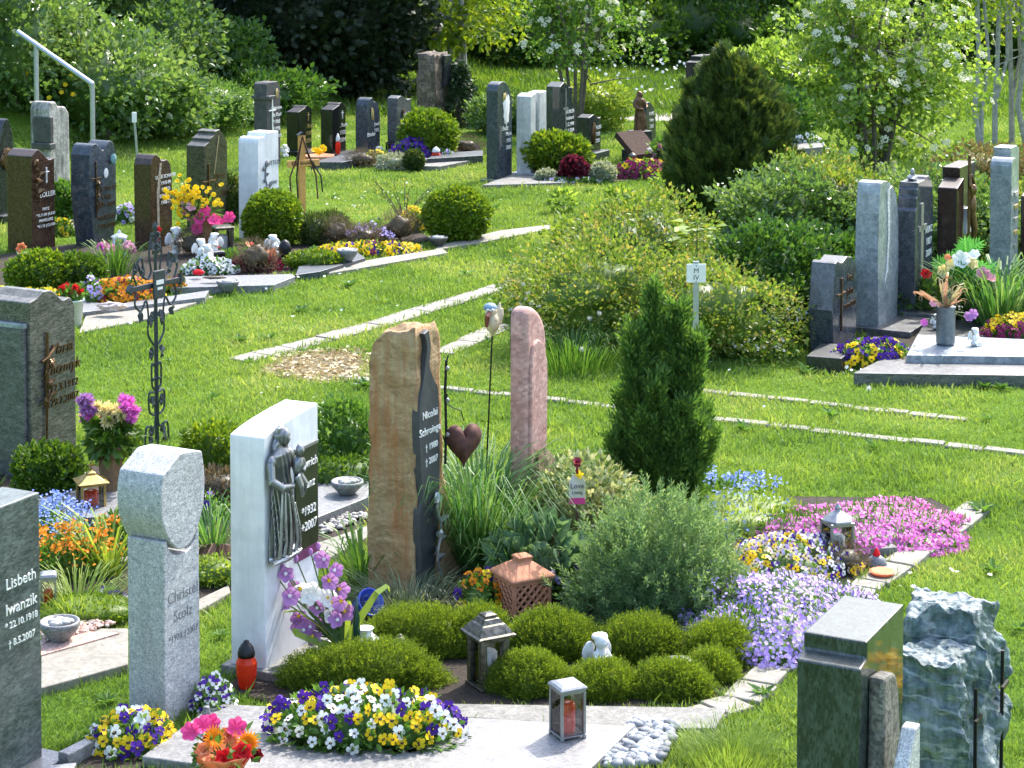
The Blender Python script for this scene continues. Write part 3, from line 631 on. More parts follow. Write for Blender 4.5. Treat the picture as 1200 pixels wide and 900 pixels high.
# white marble with bronze madonna
o, w, h, t = stone('white marble headstone carrying a dark bronze relief of a woman with a child', 271, 311, 374, 797, 503, R_(smooth([(0, .965), (.25, .985), (.6, 1.0), (1, 1.01)])), S_marb, group=GA, A=24)
plinth(o, w, t, .045, S_kerb, .03, .1)
px0 = w * .54; MB().add(*box(px0, w * .965, -.008, -.0005, h * .44, h * .85)).build('name_plate', plain('dark_green_plate', (.022, .03, .015), .3, var=.2), o, bevel=.002)
MB().add(*box(px0, w * .965, -.009, -.0008, h * .40, h * .437)).build('plum_band', plain('plum_band', (.12, .03, .09), .4), o)
MB().add(*box(px0, w * .965, -.012, -.0005, h * .853, h * .863)).build('plate_rail', M_silver, o)
text('Jugvrich\nFranz', .05, M_white_l, o, w * .76, h * .81, y=-.0095, shear=.15, lines=1.7); text('*1932\n+2007', .05, M_white_l, o, w * .77, h * .615, y=-.0095, shear=.15)
def madonna(hh, mat, parent=None, name='figure', flat=.55, fold=11, child=True, veil=True, seed=0, vox=.0042):
    """draped standing woman, z up from 0, facing -y; one welded surface"""
    mb = MB(); n = 72; rows = 60; V = []
    for i in range(rows + 1):
        z = i / rows; 
        rx = np.interp(z, [0, .06, .3, .5, .62, .72, .8, .84, .87], [.15, .155, .15, .135, .12, .145, .13, .07, .035]); ry = rx * flat * np.interp(z, [0, .7, .87], [1.05, 1, 1.1])
        cx = .022 * math.sin(z * 5)
        for k in range(n):
            a = 2 * PI * k / n; fo = 1 + (.17 * np.interp(z, [0, .5, .75, .87], [1, .9, .35, 0])) * (1 - 2 * abs(math.sin((fold * a + 15 * z + 2.4 * math.sin(3 * a + 6 * z + seed)) / 2)) ** .7) + .05 * math.sin(4 * a - 9 * z)
            V.append((cx + rx * fo * math.cos(a), ry * fo * math.sin(a), z))
    f = [(i * n + k, i * n + (k + 1) % n, (i + 1) * n + (k + 1) % n, (i + 1) * n + k) for i in range(rows) for k in range(n)] + [tuple(range(n - 1, -1, -1)), tuple(rows * n + k for k in range(n))]
    mb.add(np.array(V) * hh, f)
    H = lambda c, r, s=0, a=.0: mb.add(*ball(np.array(c) * hh, tuple(np.array(r) * hh), 16, a, 4, s))
    H((.03, -.03, .915), (.052, .055, .07)); H((.03, -.082, .905), (.012, .014, .02))            # head, nose
    if veil: H((.015, .012, .925), (.078, .07, .085), 2, .06); H((-.03, .015, .83), (.07, .05, .1), 3, .1); H((.075, .02, .84), (.035, .04, .09), 3, .1)
    for s in (-1, 1): H((s * .13, -.0, .75), (.055, .05, .06))
    mb.add(*tube(np.array([(-.15, -.0, .74), (-.185, -.04, .62), (-.12, -.12, .56), (.02, -.15, .55)]) * hh, np.array([.045, .042, .035, .022]) * hh, 10))
    mb.add(*tube(np.array([(.15, -.0, .74), (.18, -.05, .64), (.15, -.13, .6), (.08, -.16, .59)]) * hh, np.array([.042, .04, .03, .02]) * hh, 10))
    if child:
        H((.1, -.14, .68), (.06, .055, .095), 5, .06); H((.1, -.16, .81), (.045, .045, .05)); H((.1, -.2, .805), (.01, .012, .012))
        mb.add(*tube(np.array([(.09, -.16, .62), (.13, -.2, .55), (.135, -.18, .46)]) * hh, np.array([.035, .028, .018]) * hh, 8)); mb.add(*tube(np.array([(.14, -.15, .73), (.17, -.17, .67), (.11, -.2, .65)]) * hh, np.array([.024, .02, .014]) * hh, 8))
        mb.add(*tube(np.array([(.05, -.16, .62), (.07, -.2, .54), (.1, -.19, .45)]) * hh, np.array([.035, .028, .018]) * hh, 8))
    # cloak hanging in long folds
    for j, (x, z) in enumerate([(-.12, .5), (-.06, .42), (.02, .38), (.1, .36), (.15, .3)]):
        mb.add(*tube(np.array([(x * .7, -.09, z + .1), (x, -.105, z * .7), (x * 1.1 + .02 * (j % 2), -.1, z * .3), (x * 1.15, -.085, .02)]) * hh, np.array([.008, .015, .017, .02]) * hh, 8))
    o2 = mb.build(name, mat, parent); remesh(o2, vox * hh / .5, 0); return o2
mo = madonna(.52, M_pewter, o); mo.location = (w * .2, -.026, h * .475); mo.scale = (.98, .7, 1); 
MB().add(*off(ball((0, 0, 0), (.11, .035, .025), 16, .2, 4, 3), (w * .26, -.025, h * .47))).build('figure_ledge', M_pewter, o)
# tall sandstone stele with slate
d = dims(434, 489, 532, 703, 388, 27); P, w, t, h, rz = d
S_sand = granite('ochre_sandstone', (.24, .15, .065), (.48, .36, .2), 6, .9, speck=.25, weather=.9, c3=(.3, .115, .03), bump=.8, stretch=(1, 1, 2.0))
S_slate = granite('slate', (.028, .032, .036), (.05, .056, .062), 20, .5, speck=.15, bump=.15)
o, w, h, t = stone('tall rough ochre sandstone stele with a wavy dark slate band', 0, 0, 0, 0, 0, [], S_sand, d=d, group=GA, body=False)
v, f = grid_box(1, 1, 1, 26); zn = v[:, 2]; v = v + np.array([.5, .5, 0])
xr_ = np.interp(zn, [0, .1, .25, .45, .8, .96, 1], [1.2, 1.12, .95, .72, .7, .66, .56]); 
v = np.c_[v[:, 0] * xr_ * w - .012 * (zn < .3), v[:, 1] * t * np.interp(zn, [0, .3, .9, .97, 1], [1.04, 1.0, .96, .88, .7]) + .01 * zn, zn * h]; top_ = np.clip((zn - .9) / .1, 0, 1); v[:, 2] += top_ * (.022 * nz(v, 9, 8, 3) - .05 * (v[:, 1] / t) ** 2)
v += (.014 * nz(v, 7, 3, 4) * 1.0)[:, None] * np.array([.7, 1, .6]) + .006 * np.c_[nz(v, 22, 4), nz(v, 22, 5), nz(v, 22, 6)]
MB().add(v, f, 0, True).build('stone_body', S_sand, o)
W0 = w * .52; lft = smooth([(.04, .0), (.02, .12), (-.02, .3), (.08, .38), (-.02, .55), (-.04, .7), (.2, .83), (.36, .93), (.2, .985)], 5); rgt = smooth([(.45, .995), (.55, .93), (.5, .86), (.72, .8), (.95, .74), (1.0, .5), (.95, .3), (.78, .12), (.62, .0)], 5)
MB().add(*prism([(x * W0, z * h) for x, z in (lft + rgt)[::-1]], -.018, .02)).build('slate_band', S_slate, o, bevel=.003)
text('Nicolai\nSchroinge', .048, M_white_l, o, W0 * .48, h * .70, y=-.0195, lines=1.5); text('† 1980\n† 2007', .04, M_white_l, o, W0 * .55, h * .575, y=-.0195, lines=1.6)
rosevine(o, W0 * .72, h * .06, h * .36, M_pewter, .055, 7, 'cast_branch', -.042, 2)
# dark twig and heart that hang on the stele
p = np.array(o.location) + uv()[0] * (w * .6) - uv()[1] * .03
hg = thing('hanging_heart', 'rusty iron heart hung on a dark twig beside the ochre stele', 'ornament', p, rz)
MB().add(*tube([(0.0, 0, h * .47), (.01, 0, h * .6), (.0, 0, h * .75), (.012, 0, h * .86)], .007, 6)).add(*tube([(.0, 0, h * .7), (.02, 0, h * .73)], .004, 5)).add(*tube([(.0, 0, h * .55), (-.02, 0, h * .58)], .004, 5)).add(*tube([(.01, 0, h * .85), (.03, 0, h * .875)], .004, 5)).build('twig', M_blk, hg)
for i, z in enumerate([.58, .71, .83]): MB().add(*ball((.008, -.008, h * z), .011, 8)).build('bead', M_silver, hg)
def heart(sx, sz, th, n=28):
    pr = []
    for i in range(n):
        a = -PI + 2 * PI * i / n; x = 16 * math.sin(a) ** 3 / 17; z = (13 * math.cos(a) - 5 * math.cos(2 * a) - 2 * math.cos(3 * a) - math.cos(4 * a)) / 17; pr.append((x, z))
    v = []; f = []
    for s, y in ((.55, -1), (1, -.2), (1, .2), (.55, 1)): v += [(x * s * sx, y * th, z * s * sz) for x, z in pr]
    for r in range(3):
        for k in range(n): f.append((r * n + k, r * n + (k + 1) % n, (r + 1) * n + (k + 1) % n, (r + 1) * n + k))
    return v, f + [tuple(range(n - 1, -1, -1)), tuple(3 * n + k for k in range(n))]
v, f = heart(.09, .115, .035); v = np.array(v); c_, s_ = math.cos(-.75), math.sin(-.75); v = np.c_[v[:, 0] * c_ - v[:, 1] * s_, v[:, 0] * s_ + v[:, 1] * c_, v[:, 2]]
MB().add(v + np.array([.07, -.055, h * .545]), f, 0, True).build('heart', M_rust, hg)
MB().add(*tube([(.085, -.05, h * .62), (.075, -.04, h * .66), (.03, -.02, h * .68), (.005, 0, h * .7)], .0025, 5)).build('wire', M_blk, hg)
# pink stele
d = dims(596, 612, 637, 652, 362, 24); P, w, t, h, rz = d
S_pink = granite('pink_sandstone', (.42, .21, .18), (.64, .4, .35), 7, .85, speck=.3, weather=.55, c3=(.22, .13, .12), bump=.35, stretch=(1, 1, 1.6))
o, w, h, t = stone('tall slim pink sandstone stele with a petal shaped top', 0, 0, 0, 0, 0, [], S_pink, d=d, group=GA, body=False)
wt = w * 1.0; pr = [(wt * .9, -.03), (wt * 1.0, h * .35), (wt, h * .78)] + smooth([(wt * .98, h * .84), (wt * .88, h * .91), (wt * .6, h * .97), (wt * .25, h * 1.0), (wt * .05, h * .985), (0, h * .94)], 4) + [(-.0, h * .4), (wt * .06, -.03)]
MB().add(*prism(pr, -.02, t)).build('stone_body', S_pink, o, bevel=.03, seg=4)
pr = [(wt * .1, h * .3), (wt * .85, h * .3), (wt * .9, h * .7)] + smooth([(wt * .88, h * .76), (wt * .7, h * .83), (wt * .45, h * .86), (wt * .2, h * .83), (wt * .12, h * .74)], 4)
MB().add(*prism(pr, -.034, -.012)).build('inner_petal', S_pink, o, bevel=.016, seg=4)
MB().add(*ball((wt * .5, -.02, .22), (wt * .66, .11, .25), 18, .25, 3, 4)).build('rough_foot', granite('foot_rock', (.16, .1, .06), (.3, .22, .14), 9, .9, bump=.8), o)
MB().add(*ball((wt * .82, -.024, h * .42), (.011, .008, .016), 8)).build('red_dot', P_red, o)
# bottom right, polished dark stone
d = dims(934, 1008, 1056, 1116, 757); P, w, t, h, rz = d
o, w, h, t = stone('polished green-black granite headstone with a stepped shoulder, low right', 0, 0, 0, 0, 0, [(1, 1), (.09, 1), (.09, .945), (-.05, .93), (-.05, -.05)], S_green, d=d, group=GA, sink=.05)
MB().add(*prism([(w * .08, .1), (w * .5, .1), (w * .56, .5 * h)] + smooth([(w * .55, h * .62), (w * .5, h * .76), (w * .4, h * .86), (w * .12, h * .885)], 4), -.05, -.001)).build('rough_relief', granite('relief_rock', (.05, .05, .045), (.3, .28, .24), 16, .75, bump=1.0), o, bevel=.012)
o2 = thing('gravestone', 'low dark marker with a slanted pale top edge, before the polished green-black headstone', 'gravestone', P + uv()[0] * .0 - uv()[1] * .1, rz, GA)
MB().add(*prism([(-.35, -.05), (.1, -.05), (.1, h * .74), (.055, h * .74), (-.35, h * .2)], -.045, 0)).build('stone_body', S_pale, o2, bevel=.006)
# bottom right, two rough green slabs
S_serp = granite('green_quartzite', (.02, .045, .048), (.12, .2, .205), 9, .55, speck=.3, bump=1.0, stretch=(1, 1, 2.4), vein=.45, c3=(.5, .54, .54), weather=.5)
P = G(1128, 975); hr = HT(975, 758); rz = math.radians(90 - UA)
o = thing('gravestone', 'rough hewn blue-green rock stele of two slabs, low right corner', 'gravestone', P, rz, GA)
def rock(sx, sy, sz, n, amp, seed, loc, taper=.85, name='slab', lay=.012):
    v, f = grid_box(1, 1, 1, n); zn = v[:, 2].copy(); k = np.interp(zn, [0, .8, 1], [1, .97, taper]); v = np.c_[v[:, 0] * sx * k, v[:, 1] * sy * k, zn * sz]
    N = 1 - 2 * np.abs(nz(v, 4.5, seed, 4)); led = np.abs(nz(v * np.array([1, 1, 4]), 4.5, seed + 1, 4)); v[:, 0] += amp * N * .9 + lay * led; v[:, 1] += amp * (1 - 2 * np.abs(nz(v, 5, seed + 2, 4))) - lay * led; v[:, 2] += (amp * 1.5 * nz(v * np.array([1, 1, .2]), 6, seed + 3, 4)) * np.interp(zn, [0, .6, 1], [0, .2, 1]); v += .0075 * np.c_[nz(v, 24, 1), nz(v, 24, 2), nz(v, 24, 3)] + .003 * np.c_[nz(v, 60, 4), nz(v, 60, 5), nz(v, 60, 6)]
    return MB().add(v + np.array(loc), f, 0, True).build(name, S_serp, o)
tw = .26; rock(.16, tw, hr, 56, .02, 5, (.05, tw / 2, -.03)); rock(.26, tw * 1.18, hr * 1.07, 56, .026, 9, (.26, tw / 2 + -.01, 0), .8)
for (x, y, z0, z1, a) in ((.075, -.018, .1, hr * .74, 1), (.3, -.05, .1, hr * .84, 1)):
    MB().add(*box(x - .005, x + .005, y - .007, y + .004, z0, z1)).add(*off(box(-.04, .04, -.006, .004, -.006, .006), (x, y - .01, z0 + (z1 - z0) * .72))).build('iron_cross', M_blk, o)

# ---- left plots: Maria stone
o, w, h, t = stone('dark striped granite headstone with bronze crucifix and bronze lettering, left edge', -14, 37, 90, 562, 352, R_([(0, .985), (.16, 1.0)] + smooth([(.3, 1.03), (.5, 1.02), (.72, .955), (.9, .955), (1, .9)], 4)), granite('grey_green_polished', (.05, .052, .045), (.17, .165, .14), 9, .2, stretch=(1, 1.4, 3)), group=GB)
MB().add(*box(-.03, -.001, .02, t, -.04, h * .84)).build('side_block', S_mid, o, bevel=.004)
MB().add(*box(.0 - .034, -.001, .015, t + .005, h * .84 + .002, h * .87)).build('side_cap', S_blue, o, bevel=.004)
text('Maria\nJentzmyk', .085, M_bronze, o, w * .68, h * .73, shear=.2, dep=.004); text('* 22.3.1912\n† 29.7.2007', .06, M_bronze, o, w * .68, h * .5, dep=.004)
cb = MB().add(*tube([(w * .3, -.012, h * .2), (w * .32, -.014, h * .5), (w * .34, -.012, h * .8)], [.005, .012, .008], 7)).add(*tube([(w * .22, -.012, h * .64), (w * .34, -.018, h * .66), (w * .5, -.012, h * .7)], .009, 7)); cb.build('bronze_cross', M_bronze, o)
rosevine(o, w * .36, h * .38, h * .62, M_bronze, .05, 5, 'bronze_flower', -.02, 4)

# ---- back left row
o, w, h, t = stone('brown granite headstone with a rose relief and white lettering', 9, 38, 65, 297, 180, R_([(0, .97)] + smooth([(.08, .99), (.3, 1.03), (.55, .97), (.75, .91), (1, .92)], 4)), S_brown, group=GC)
rosevine(o, w * .2, h * .5, h * .9, M_bronze, .07, 7, 'rose_relief', -.02, 1); cross_(o, w * .62, h * .84, .14, .07, M_white_l, .01)
text('ZOLLER', .062, M_white_l, o, w * .66, h * .6, dep=.003); text('FRITZ\n*15.11.04 †6.8.01\nMARIELUISE\n*4.1.10 †12.4.00', .036, M_white_l, o, w * .6, h * .44, lines=1.35)
o, w, h, t = stone('dark grey heart topped headstone with a white oval portrait', 84, 106, 137, 291, 170, [(.86, .0), (1.0, .3)] + R_([(-.0, .84)] + smooth([(0, .9), (.1, .985), (.27, 1.0), (.42, .95), (.52, .925), (.62, .97), (.78, 1.01), (.92, .97), (1.0, .87)], 4)) + [(-.02, .5), (.16, 0)], S_blued, group=GC)
cross_(o, w * .22, h * .83, .5, .13, M_bronze, .012); rosevine(o, w * .26, h * .35, h * .62, M_bronze, .05, 5, 'bronze_vine', -.016, 6)
MB().add(*off(ball((0, 0, 0), (.032, .008, .045), 14), (w * .6, -.004, h * .7))).build('oval_portrait', M_white, o)
MB().add(*ball((w * .83, -.02, h * .83), (.04, .015, .05), 10, .2, 4)).build('bronze_dove', plain('verdigris', (.12, .25, .25), .6), o)
text('DIETRICH\nKARL\n1931-2005', .06, M_bronze, o, w * .62, h * .58, lines=1.2); text('MARTHA\n1928-2008', .06, M_bronze, o, w * .62, h * .3)
o, w, h, t = stone('dark brown headstone with a ragged split curved shoulder', 158, 178, 202, 294, 182, [(1.0, .0)] + R_([(-.02, .9)] + smooth([(.05, .96), (.2, 1.0), (.4, .97), (.48, .93), (.6, .92), (.8, .92), (.95, .85), (1.02, .7)], 4)), S_brown, group=GC)
MB().add(*prism([(w * .28, .0), (w * .4, .0), (w * .36, h * .5), (w * .5, h * .9), (w * .4, h * .9), (w * .25, h * .6)], -.004, -.0005)).build('rough_seam', granite('pale_rough_seam', (.2, .17, .12), (.4, .36, .28), 20, .9), o)
text('LUISE SCHAFER\n1910-99\nOTTO\nSCHAFER\n1908-97', .044, M_white_l, o, w * .7, h * .78, lines=1.3)
o, w, h, t = stone('dark olive headstone with three stepped slanting tops and a bronze cross', 219, 240, 267, 272, 170, R_([(0, .985), (.24, 1.03), (.241, 1.06), (.46, 1.1), (.461, 1.135), (.68, 1.15), (1.0, 1.0)]), S_olive, group=GC)
MB().add(*tube([(w * .4, -.004, h * .64), (w * .62, -.004, h * 1.08)], .006, 6)).build('gilded_bar', M_gold, o); cross_(o, w * .17, h * .78, .55, .2, M_bronze, .016)
text('Bierer\nErich\n1921-2004', .07, M_bronze, o, w * .66, h * .66)
o, w, h, t = stone('white marble headstone with rounded shoulder and carved vine', 280, 303, 327, 281, 160, R_([(0, .93)] + smooth([(.02, .96), (.1, .985), (.3, .985), (.38, .96)], 4) + [(.42, .99), (.45, 1.02), (1, 1.02)]), S_marb, group=GC, bevel=.012)
rosevine(o, w * .38, h * .2, h * .72, M_grey_l, .06, 9, 'carved_vine', -.006, 3); text('DITTUS', .06, M_grey_l, o, w * .72, h * .75); text('ANNA\n*1912 †1999\nR.I.P.', .045, M_grey_l, o, w * .72, h * .55, lines=1.6)
o, w, h, t = stone('old dark round arched headstone cut by the left picture edge', -30, 0, 18, 262, 140, arch(0, 1, .55, 1.0, 12), S_dark, group=GC)
MB().add(*ball((w * .4, -.015, h * .62), (w * .4, .02, .1), 12, .4, 5)).build('bronze_relief', M_bronze, o); plinth(o, w, t, .08, S_dark)
o, w, h, t = stone('large weathered grey rock headstone with a stained chipped face', 36, 58, 83, 226, 120, R_([(0, .92), (.1, 1.0), (.35, 1.0), (.45, .94), (.8, .93), (.97, .85)]), S_rough, group=GC, bevel=.02)
MB().add(*box(-.012, .045, -.03, t * .8, h * .55, h * .84)).add(*box(-.04, .06, -.045, t * .82, h * .48, h * .548)).build('stone_corner', S_old, o, bevel=.01)
o, w, h, t = stone('tall dark grey headstone with white cross and a little ledge, behind the white marble', 298, 313, 329, 196, 97, R_([(0, .98), (.1, 1.0), (.8, 1.0), (1, .92)]), S_old, group=GC)
MB().add(*box(-.025, w * .4, -.05, t + .02, h * .80, h * .845)).build('ledge', S_old, o, bevel=.006); cross_(o, w * .38, h * .82, .5, .14, M_white_l, .016)
text('Clemens\nIda Karl\n*1906\n†1998\nHeinrich', .062, M_white_l, o, w * .7, h * .72, lines=1.3); MB().add(*ball((w * .7, -.01, h * .86), (.03, .01, .06), 8)).build('gilded_flame', M_gold, o)
for lab, (xl, xc, xr, yb, yt), tm in (('black granite twin headstone with gold lettering, nearest the tall dark one', (336, 350, 368, 183, 130), M_gold), ('black granite twin headstone with a red candle before it', (376, 390, 408, 186, 127), M_white_l)):
    o, w, h, t = stone(lab, xl, xc, xr, yb, yt, [(.48, 0), (.48, 1.05), (.3, 1.02), (.0, .97)], S_black, group=GC)
    MB().add(*prism([(w * .5, -.04), (w * 1.0, -.04), (w * 1.0, h * .98), (w * .72, h * 1.08), (w * .5, h * 1.06)], .03, t + .03)).build('second_slab', S_black, o, bevel=.005)
    for q in (1,): 
        tx = text('A. Roth\n1930\n2004', .07, tm, o, w * .78, h * .68, y=.028)
    cross_(o, w * .75, h * .92, .1, .05, tm, .01).location = (0, .03, 0); plinth(o, w, t, .06, S_black, .06, .2)
o, w, h, t = stone('dark blue rounded twin headstone with a slim side piece', 417, 431, 447, 186, 117, [(.5, 0)] + R_([(-.02, .3), (-.02, .75)] + smooth([(.02, .9), (.15, 1.0), (.4, 1.02), (.5, .9)], 4)), S_blued, group=GC)
MB().add(*prism([(w * .52, -.04), (w, -.04), (w * 1.02, h * .6)] + [(w * q, h * z) for q, z in smooth([(.98, .76), (.85, .9), (.7, .94), (.52, .94)], 3)], .02, t + .02)).build('second_slab', S_blued, o, bevel=.005)
text('Binder', .07, M_white_l, o, w * .26, h * .45); text('Josef\n1931', .06, M_white_l, o, w * .76, h * .6, y=.018); MB().add(*ball((w * .3, -.01, h * .75), (.03, .01, .08), 8, .3, 4)).build('gilded_flower', M_gold, o); plinth(o, w, t, .06, S_dark, .05, .2)
o, w, h, t = stone('dark grey headstone with slanting top beside the clipped round bush', 454, 466, 482, 183, 114, R_([(0, .98), (.25, 1.02), (.5, .98), (.75, .93), (1, .94)]), S_mid, group=GC)
text('Gruber\nHans Eva\n99  01', .07, M_white_l, o, w * .74, h * .75); rosevine(o, w * .4, h * .4, h * .75, M_bronze, .06, 5, 'bronze_twig', -.012, 2)
P = G(508, 150); hh = HT(150, 63)
o = thing('gravestone', 'tall rough brown rock stele standing before the small spruce', 'gravestone', P, math.radians(63), GC); v, f = grid_box(1, 1, 1, 14); v = np.c_[v[:, 0] * .42, v[:, 1] * .24, v[:, 2] * hh]; v += .03 * np.c_[nz(v, 6, 1, 4), nz(v, 6, 2, 4), nz(v * np.array([1, 1, .3]), 6, 3, 3)]
MB().add(v, f, 0, True).build('stone_body', granite('brown_rock', (.06, .045, .035), (.22, .17, .12), 6, .85, bump=.8), o); MB().add(*prism([(.02, hh * .55), (.19, hh * .6), (.2, hh * .98), (.03, hh * .98)], -.16, -.1)).build('slate_panel', S_dark, o, bevel=.006)

# ---- far centre row
o, w, h, t = stone('tall blue-grey round arched headstone with a white lily relief', 570, 583, 600, 213, 99, R_([(0, .93)] + smooth([(.03, .965), (.12, 1.0), (.35, 1.02), (.6, 1.0), (.85, .93), (1, .8)], 4)), S_blued, group=GD)
MB().add(*ball((w * .58, -.006, h * .72), (w * .2, .012, .17), 14, .3, 6, 3)).build('lily_relief', M_white, o); MB().add(*ball((w * .45, -.006, h * .86), (w * .12, .01, .05), 10, .3, 6, 3)).build('gilded_bloom', M_gold, o)
MB().add(*prism([(w * .1, h * .28), (w * .26, h * .36), (w * .3, h * .56), (w * .12, h * .56)], -.004, -.0005)).build('pale_inlay', S_mid, o)
text('Schulz', .075, M_white_l, o, w * .45, h * .57); text('Maria\n1931\n2003', .06, M_white_l, o, w * .76, h * .5); plinth(o, w, t, .025, S_kerb, .1, .3)
o, w, h, t = stone('white marble headstone of two rough pillars side by side', 605, 622, 637, 207, 112, [(.4, 0), (.4, 1.02), (.2, 1.01), (0, .985)], S_marbw, group=GD, bevel=.01)
MB().add(*prism([(w * .6, -.04), (w * 1.18, -.04), (w * 1.18, h * 1.03), (w * .6, h * 1.02)], -.01, t * .8)).build('second_pillar', S_marbw, o, bevel=.012); plinth(o, w, t, .04, S_marbw)
o, w, h, t = stone('dark green headstone with a slim silver cross on a ring', 640, 656, 671, 200, 100, R_([(0, .98), (.35, 1.03), (.62, .985), (.7, .96), (1, .95)]), S_green, group=GD)
MB().add(*box(w * .42, w * .47, -.006, -.0005, h * .25, h * .95)).add(*box(w * .28, w * .62, -.006, -.0005, h * .70, h * .725)).build('cross', M_silver, o); text('DEUBLER\nReinhard\n*1.2.1940\n†3.2.2004', .058, M_white_l, o, w * .76, h * .7)
o, w, h, t = stone('small dark headstone with bronze oval relief on a wide foot', 676, 690, 704, 190, 137, R_([(0, .98)] + smooth([(.2, 1.0), (.4, 1.03), (.6, .98), (.8, .93), (1, .94)], 4)), S_dark, group=GD)
MB().add(*ball((w * .36, -.008, h * .62), (.05, .015, .13), 12, .25, 5)).build('bronze_relief', M_bronze, o); text('BAUER\n1920\n2001', .062, M_white_l, o, w * .74, h * .78); plinth(o, w, t, .1, S_blued, .12, .06)
P = G(752, 190); o = thing('gravestone', 'small dark rounded headstone behind the brown woman statue', 'gravestone', G(757, 180), math.radians(63), GD)
w, h, t = .3, HT(180, 120), .08; MB().add(*prism([(0, -.04), (w, -.04)] + [(w * q, h * z) for q, z in [(1.0, .5)] + R_(smooth([(0, .95), (.2, 1.0), (.5, .97), (.8, .85), (1.0, .6)], 4))], 0, t)).build('stone_body', S_blued, o, bevel=.006); text('FINKE\nPeter\n2005', .06, M_white_l, o, w * .55, h * .8)
st = thing('woman_statue', 'brown bronze statue of a veiled praying woman above the slanted slab', 'statue', G(749, 186), math.radians(35)); sh = HT(186, 107)
MB().add(*box(-.11, .11, -.1, .1, -.03, sh * .42)).build('pedestal', S_dark, st, bevel=.006); q = madonna(sh * .58, plain('brown_bronze', (.12, .065, .035), .45, .6, var=.4, sc=30), st, 'figure', .8, 9, False, True, 3, .012); q.location = (0, 0, sh * .42)
P = G(735, 190); o = thing('gravestone', 'brown book-like slab propped at a slant before the woman statue', 'gravestone', P, math.radians(-48), GD); sl_ = MB().add(*box(-.0, .4, -.2, .2, -.03, .02)).add(*box(.005, .395, -.21, .21, .022, .045)).build('stone_body', plain('slant_stone', (.07, .045, .035), .85, spec=.15, var=.3, sc=40), o, loc=(-.03, .03, .33), rot=(0, math.radians(38), 0), bevel=.006); MB().add(*box(.03, .17, -.12, .12, -.03, .16)).build('rest', S_dark, o)
o, w, h, t = stone('very dark tall headstone half hidden behind the yew', 803, 815, 833, 186, 72, R_([(0, .99), (.3, 1.0), (.301, 1.045), (1, 1.045)]), S_black, group=GD); cross_(o, w * .5, h * .7, .3, .13, M_silver, .014)

# ---- right graves
o, w, h, t = stone('small dark striped headstone bowed at the sides with bronze letters', 950, 978, 1003, 418, 307, [(.95, 0), (1.03, .3), (1.02, .7)] + R_([(-.0, .98), (.08, 1.0), (.22, .97), (.35, .96), (.55, 1.0), (.78, .97), (.95, .9)]) + [(-.13, .5)], S_blued, group=GE)
cross_(o, w * .27, h * .8, .36, .16, M_bronze, .014); text('Frei\nJohn', .075, M_bronze, o, w * .68, h * .82, dep=.003); text('*2006 †2007', .048, M_bronze, o, w * .68, h * .5, dep=.003)
o, w, h, t = stone('pale blue-grey bowed headstone with a chiselled white seam, on a plinth', 1003, 1030, 1051, 392, 215, [(1.0, 0), (1.06, .4), (1.04, .7)] + R_([(-.06, .8)] + smooth([(-.02, .93), (.05, 1.0), (.35, 1.0), (.52, .97), (.55, .94), (.7, .95), (.9, .88)], 3)) + [(-.09, .5)], S_blue, group=GE)
MB().add(*prism([(w * .22, h * .3), (w * .34, h * .42), (w * .42, h * .62), (w * .36, h * .92), (w * .5, h * .98), (w * .52, h * .7), (w * .44, h * .4)][::-1], -.006, -.0005)).build('rough_seam', granite('bright_seam', (.35, .38, .38), (.65, .67, .66), 25, .9), o); plinth(o, w, t, .055, S_mid, .08, .25)
o, w, h, t = stone('dark blue headstone with a tiered cornice, second tallest at the right', 1050, 1072, 1092, 378, 215, [(1.0, 0), (1.02, .8)] + R_([(-.03, .80), (0.02, .82), (.02, .89), (.06, .9), (.06, .955), (.1, .96), (.1, 1.0), (.5, 1.0), (.55, 1.02), (.75, 1.02), (.95, .95)]), S_blued, group=GE)
MB().add(*box(w * .26, w * .4, -.008, -.0005, h * .3, h * .84)).add(*box(w * .15, w * .6, -.008, -.0005, h * .64, h * .68)).build('cross', M_silver, o); text('KURZ\n1927\n2004', .07, M_white_l, o, w * .76, h * .66); plinth(o, w, t, .08, S_mid, .05, .3)
MB().add(*ball((w * .3, t * .5, h * 1.02), (.05, .04, .025), 10, .2, 5)).add(*ball((w * .32, t * .5, h * 1.06), (.018, .018, .03), 8)).build('dove', M_silver, o)
o, w, h, t = stone('dark brown headstone with a hanging bronze crucified figure', 1097, 1120, 1146, 365, 218, [(.3, 0), (.3, 1.04), (0, .98)], S_red, group=GE)
MB().add(*prism([(w * .48, -.04), (w, -.04), (w, h * 1.12), (w * .3, h * 1.12), (w * .42, h * .8)], .035, t + .02)).build('second_slab', S_red, o, bevel=.005)
MB().add(*prism([(w * .42, h * .58), (w * .62, h * .58), (w * .66, h * .78), (w * .45, h * .78)], -.004, .03)).build('pale_inlay', S_marb, o)
cr = MB(); cr.add(*tube([(w * .36, -.03, h * .25), (w * .36, -.03, h * 1.22)], .012, 7)); cr.build('bronze_staff', M_bronze, o)
cr = MB(); B_ = lambda c, r: cr.add(*ball(c, r, 12, .08, 6)); B_((w * .42, -.05, h * .94), (.03, .03, .042)); B_((w * .42, -.045, h * .8), (.04, .032, .1)); cr.add(*tube([(w * .42, -.045, h * .74), (w * .44, -.06, h * .62), (w * .44, -.045, h * .48)], [.032, .028, .014], 8)); cr.add(*tube([(w * .4, -.045, h * .87), (w * .34, -.04, h * .98), (w * .36, -.035, h * 1.08)], [.018, .015, .01], 7)); cr.add(*tube([(w * .46, -.045, h * .87), (w * .52, -.04, h * .98), (w * .42, -.035, h * 1.06)], [.018, .015, .01], 7)); remesh(cr.build('figure', M_bronze, o), .007, 1)
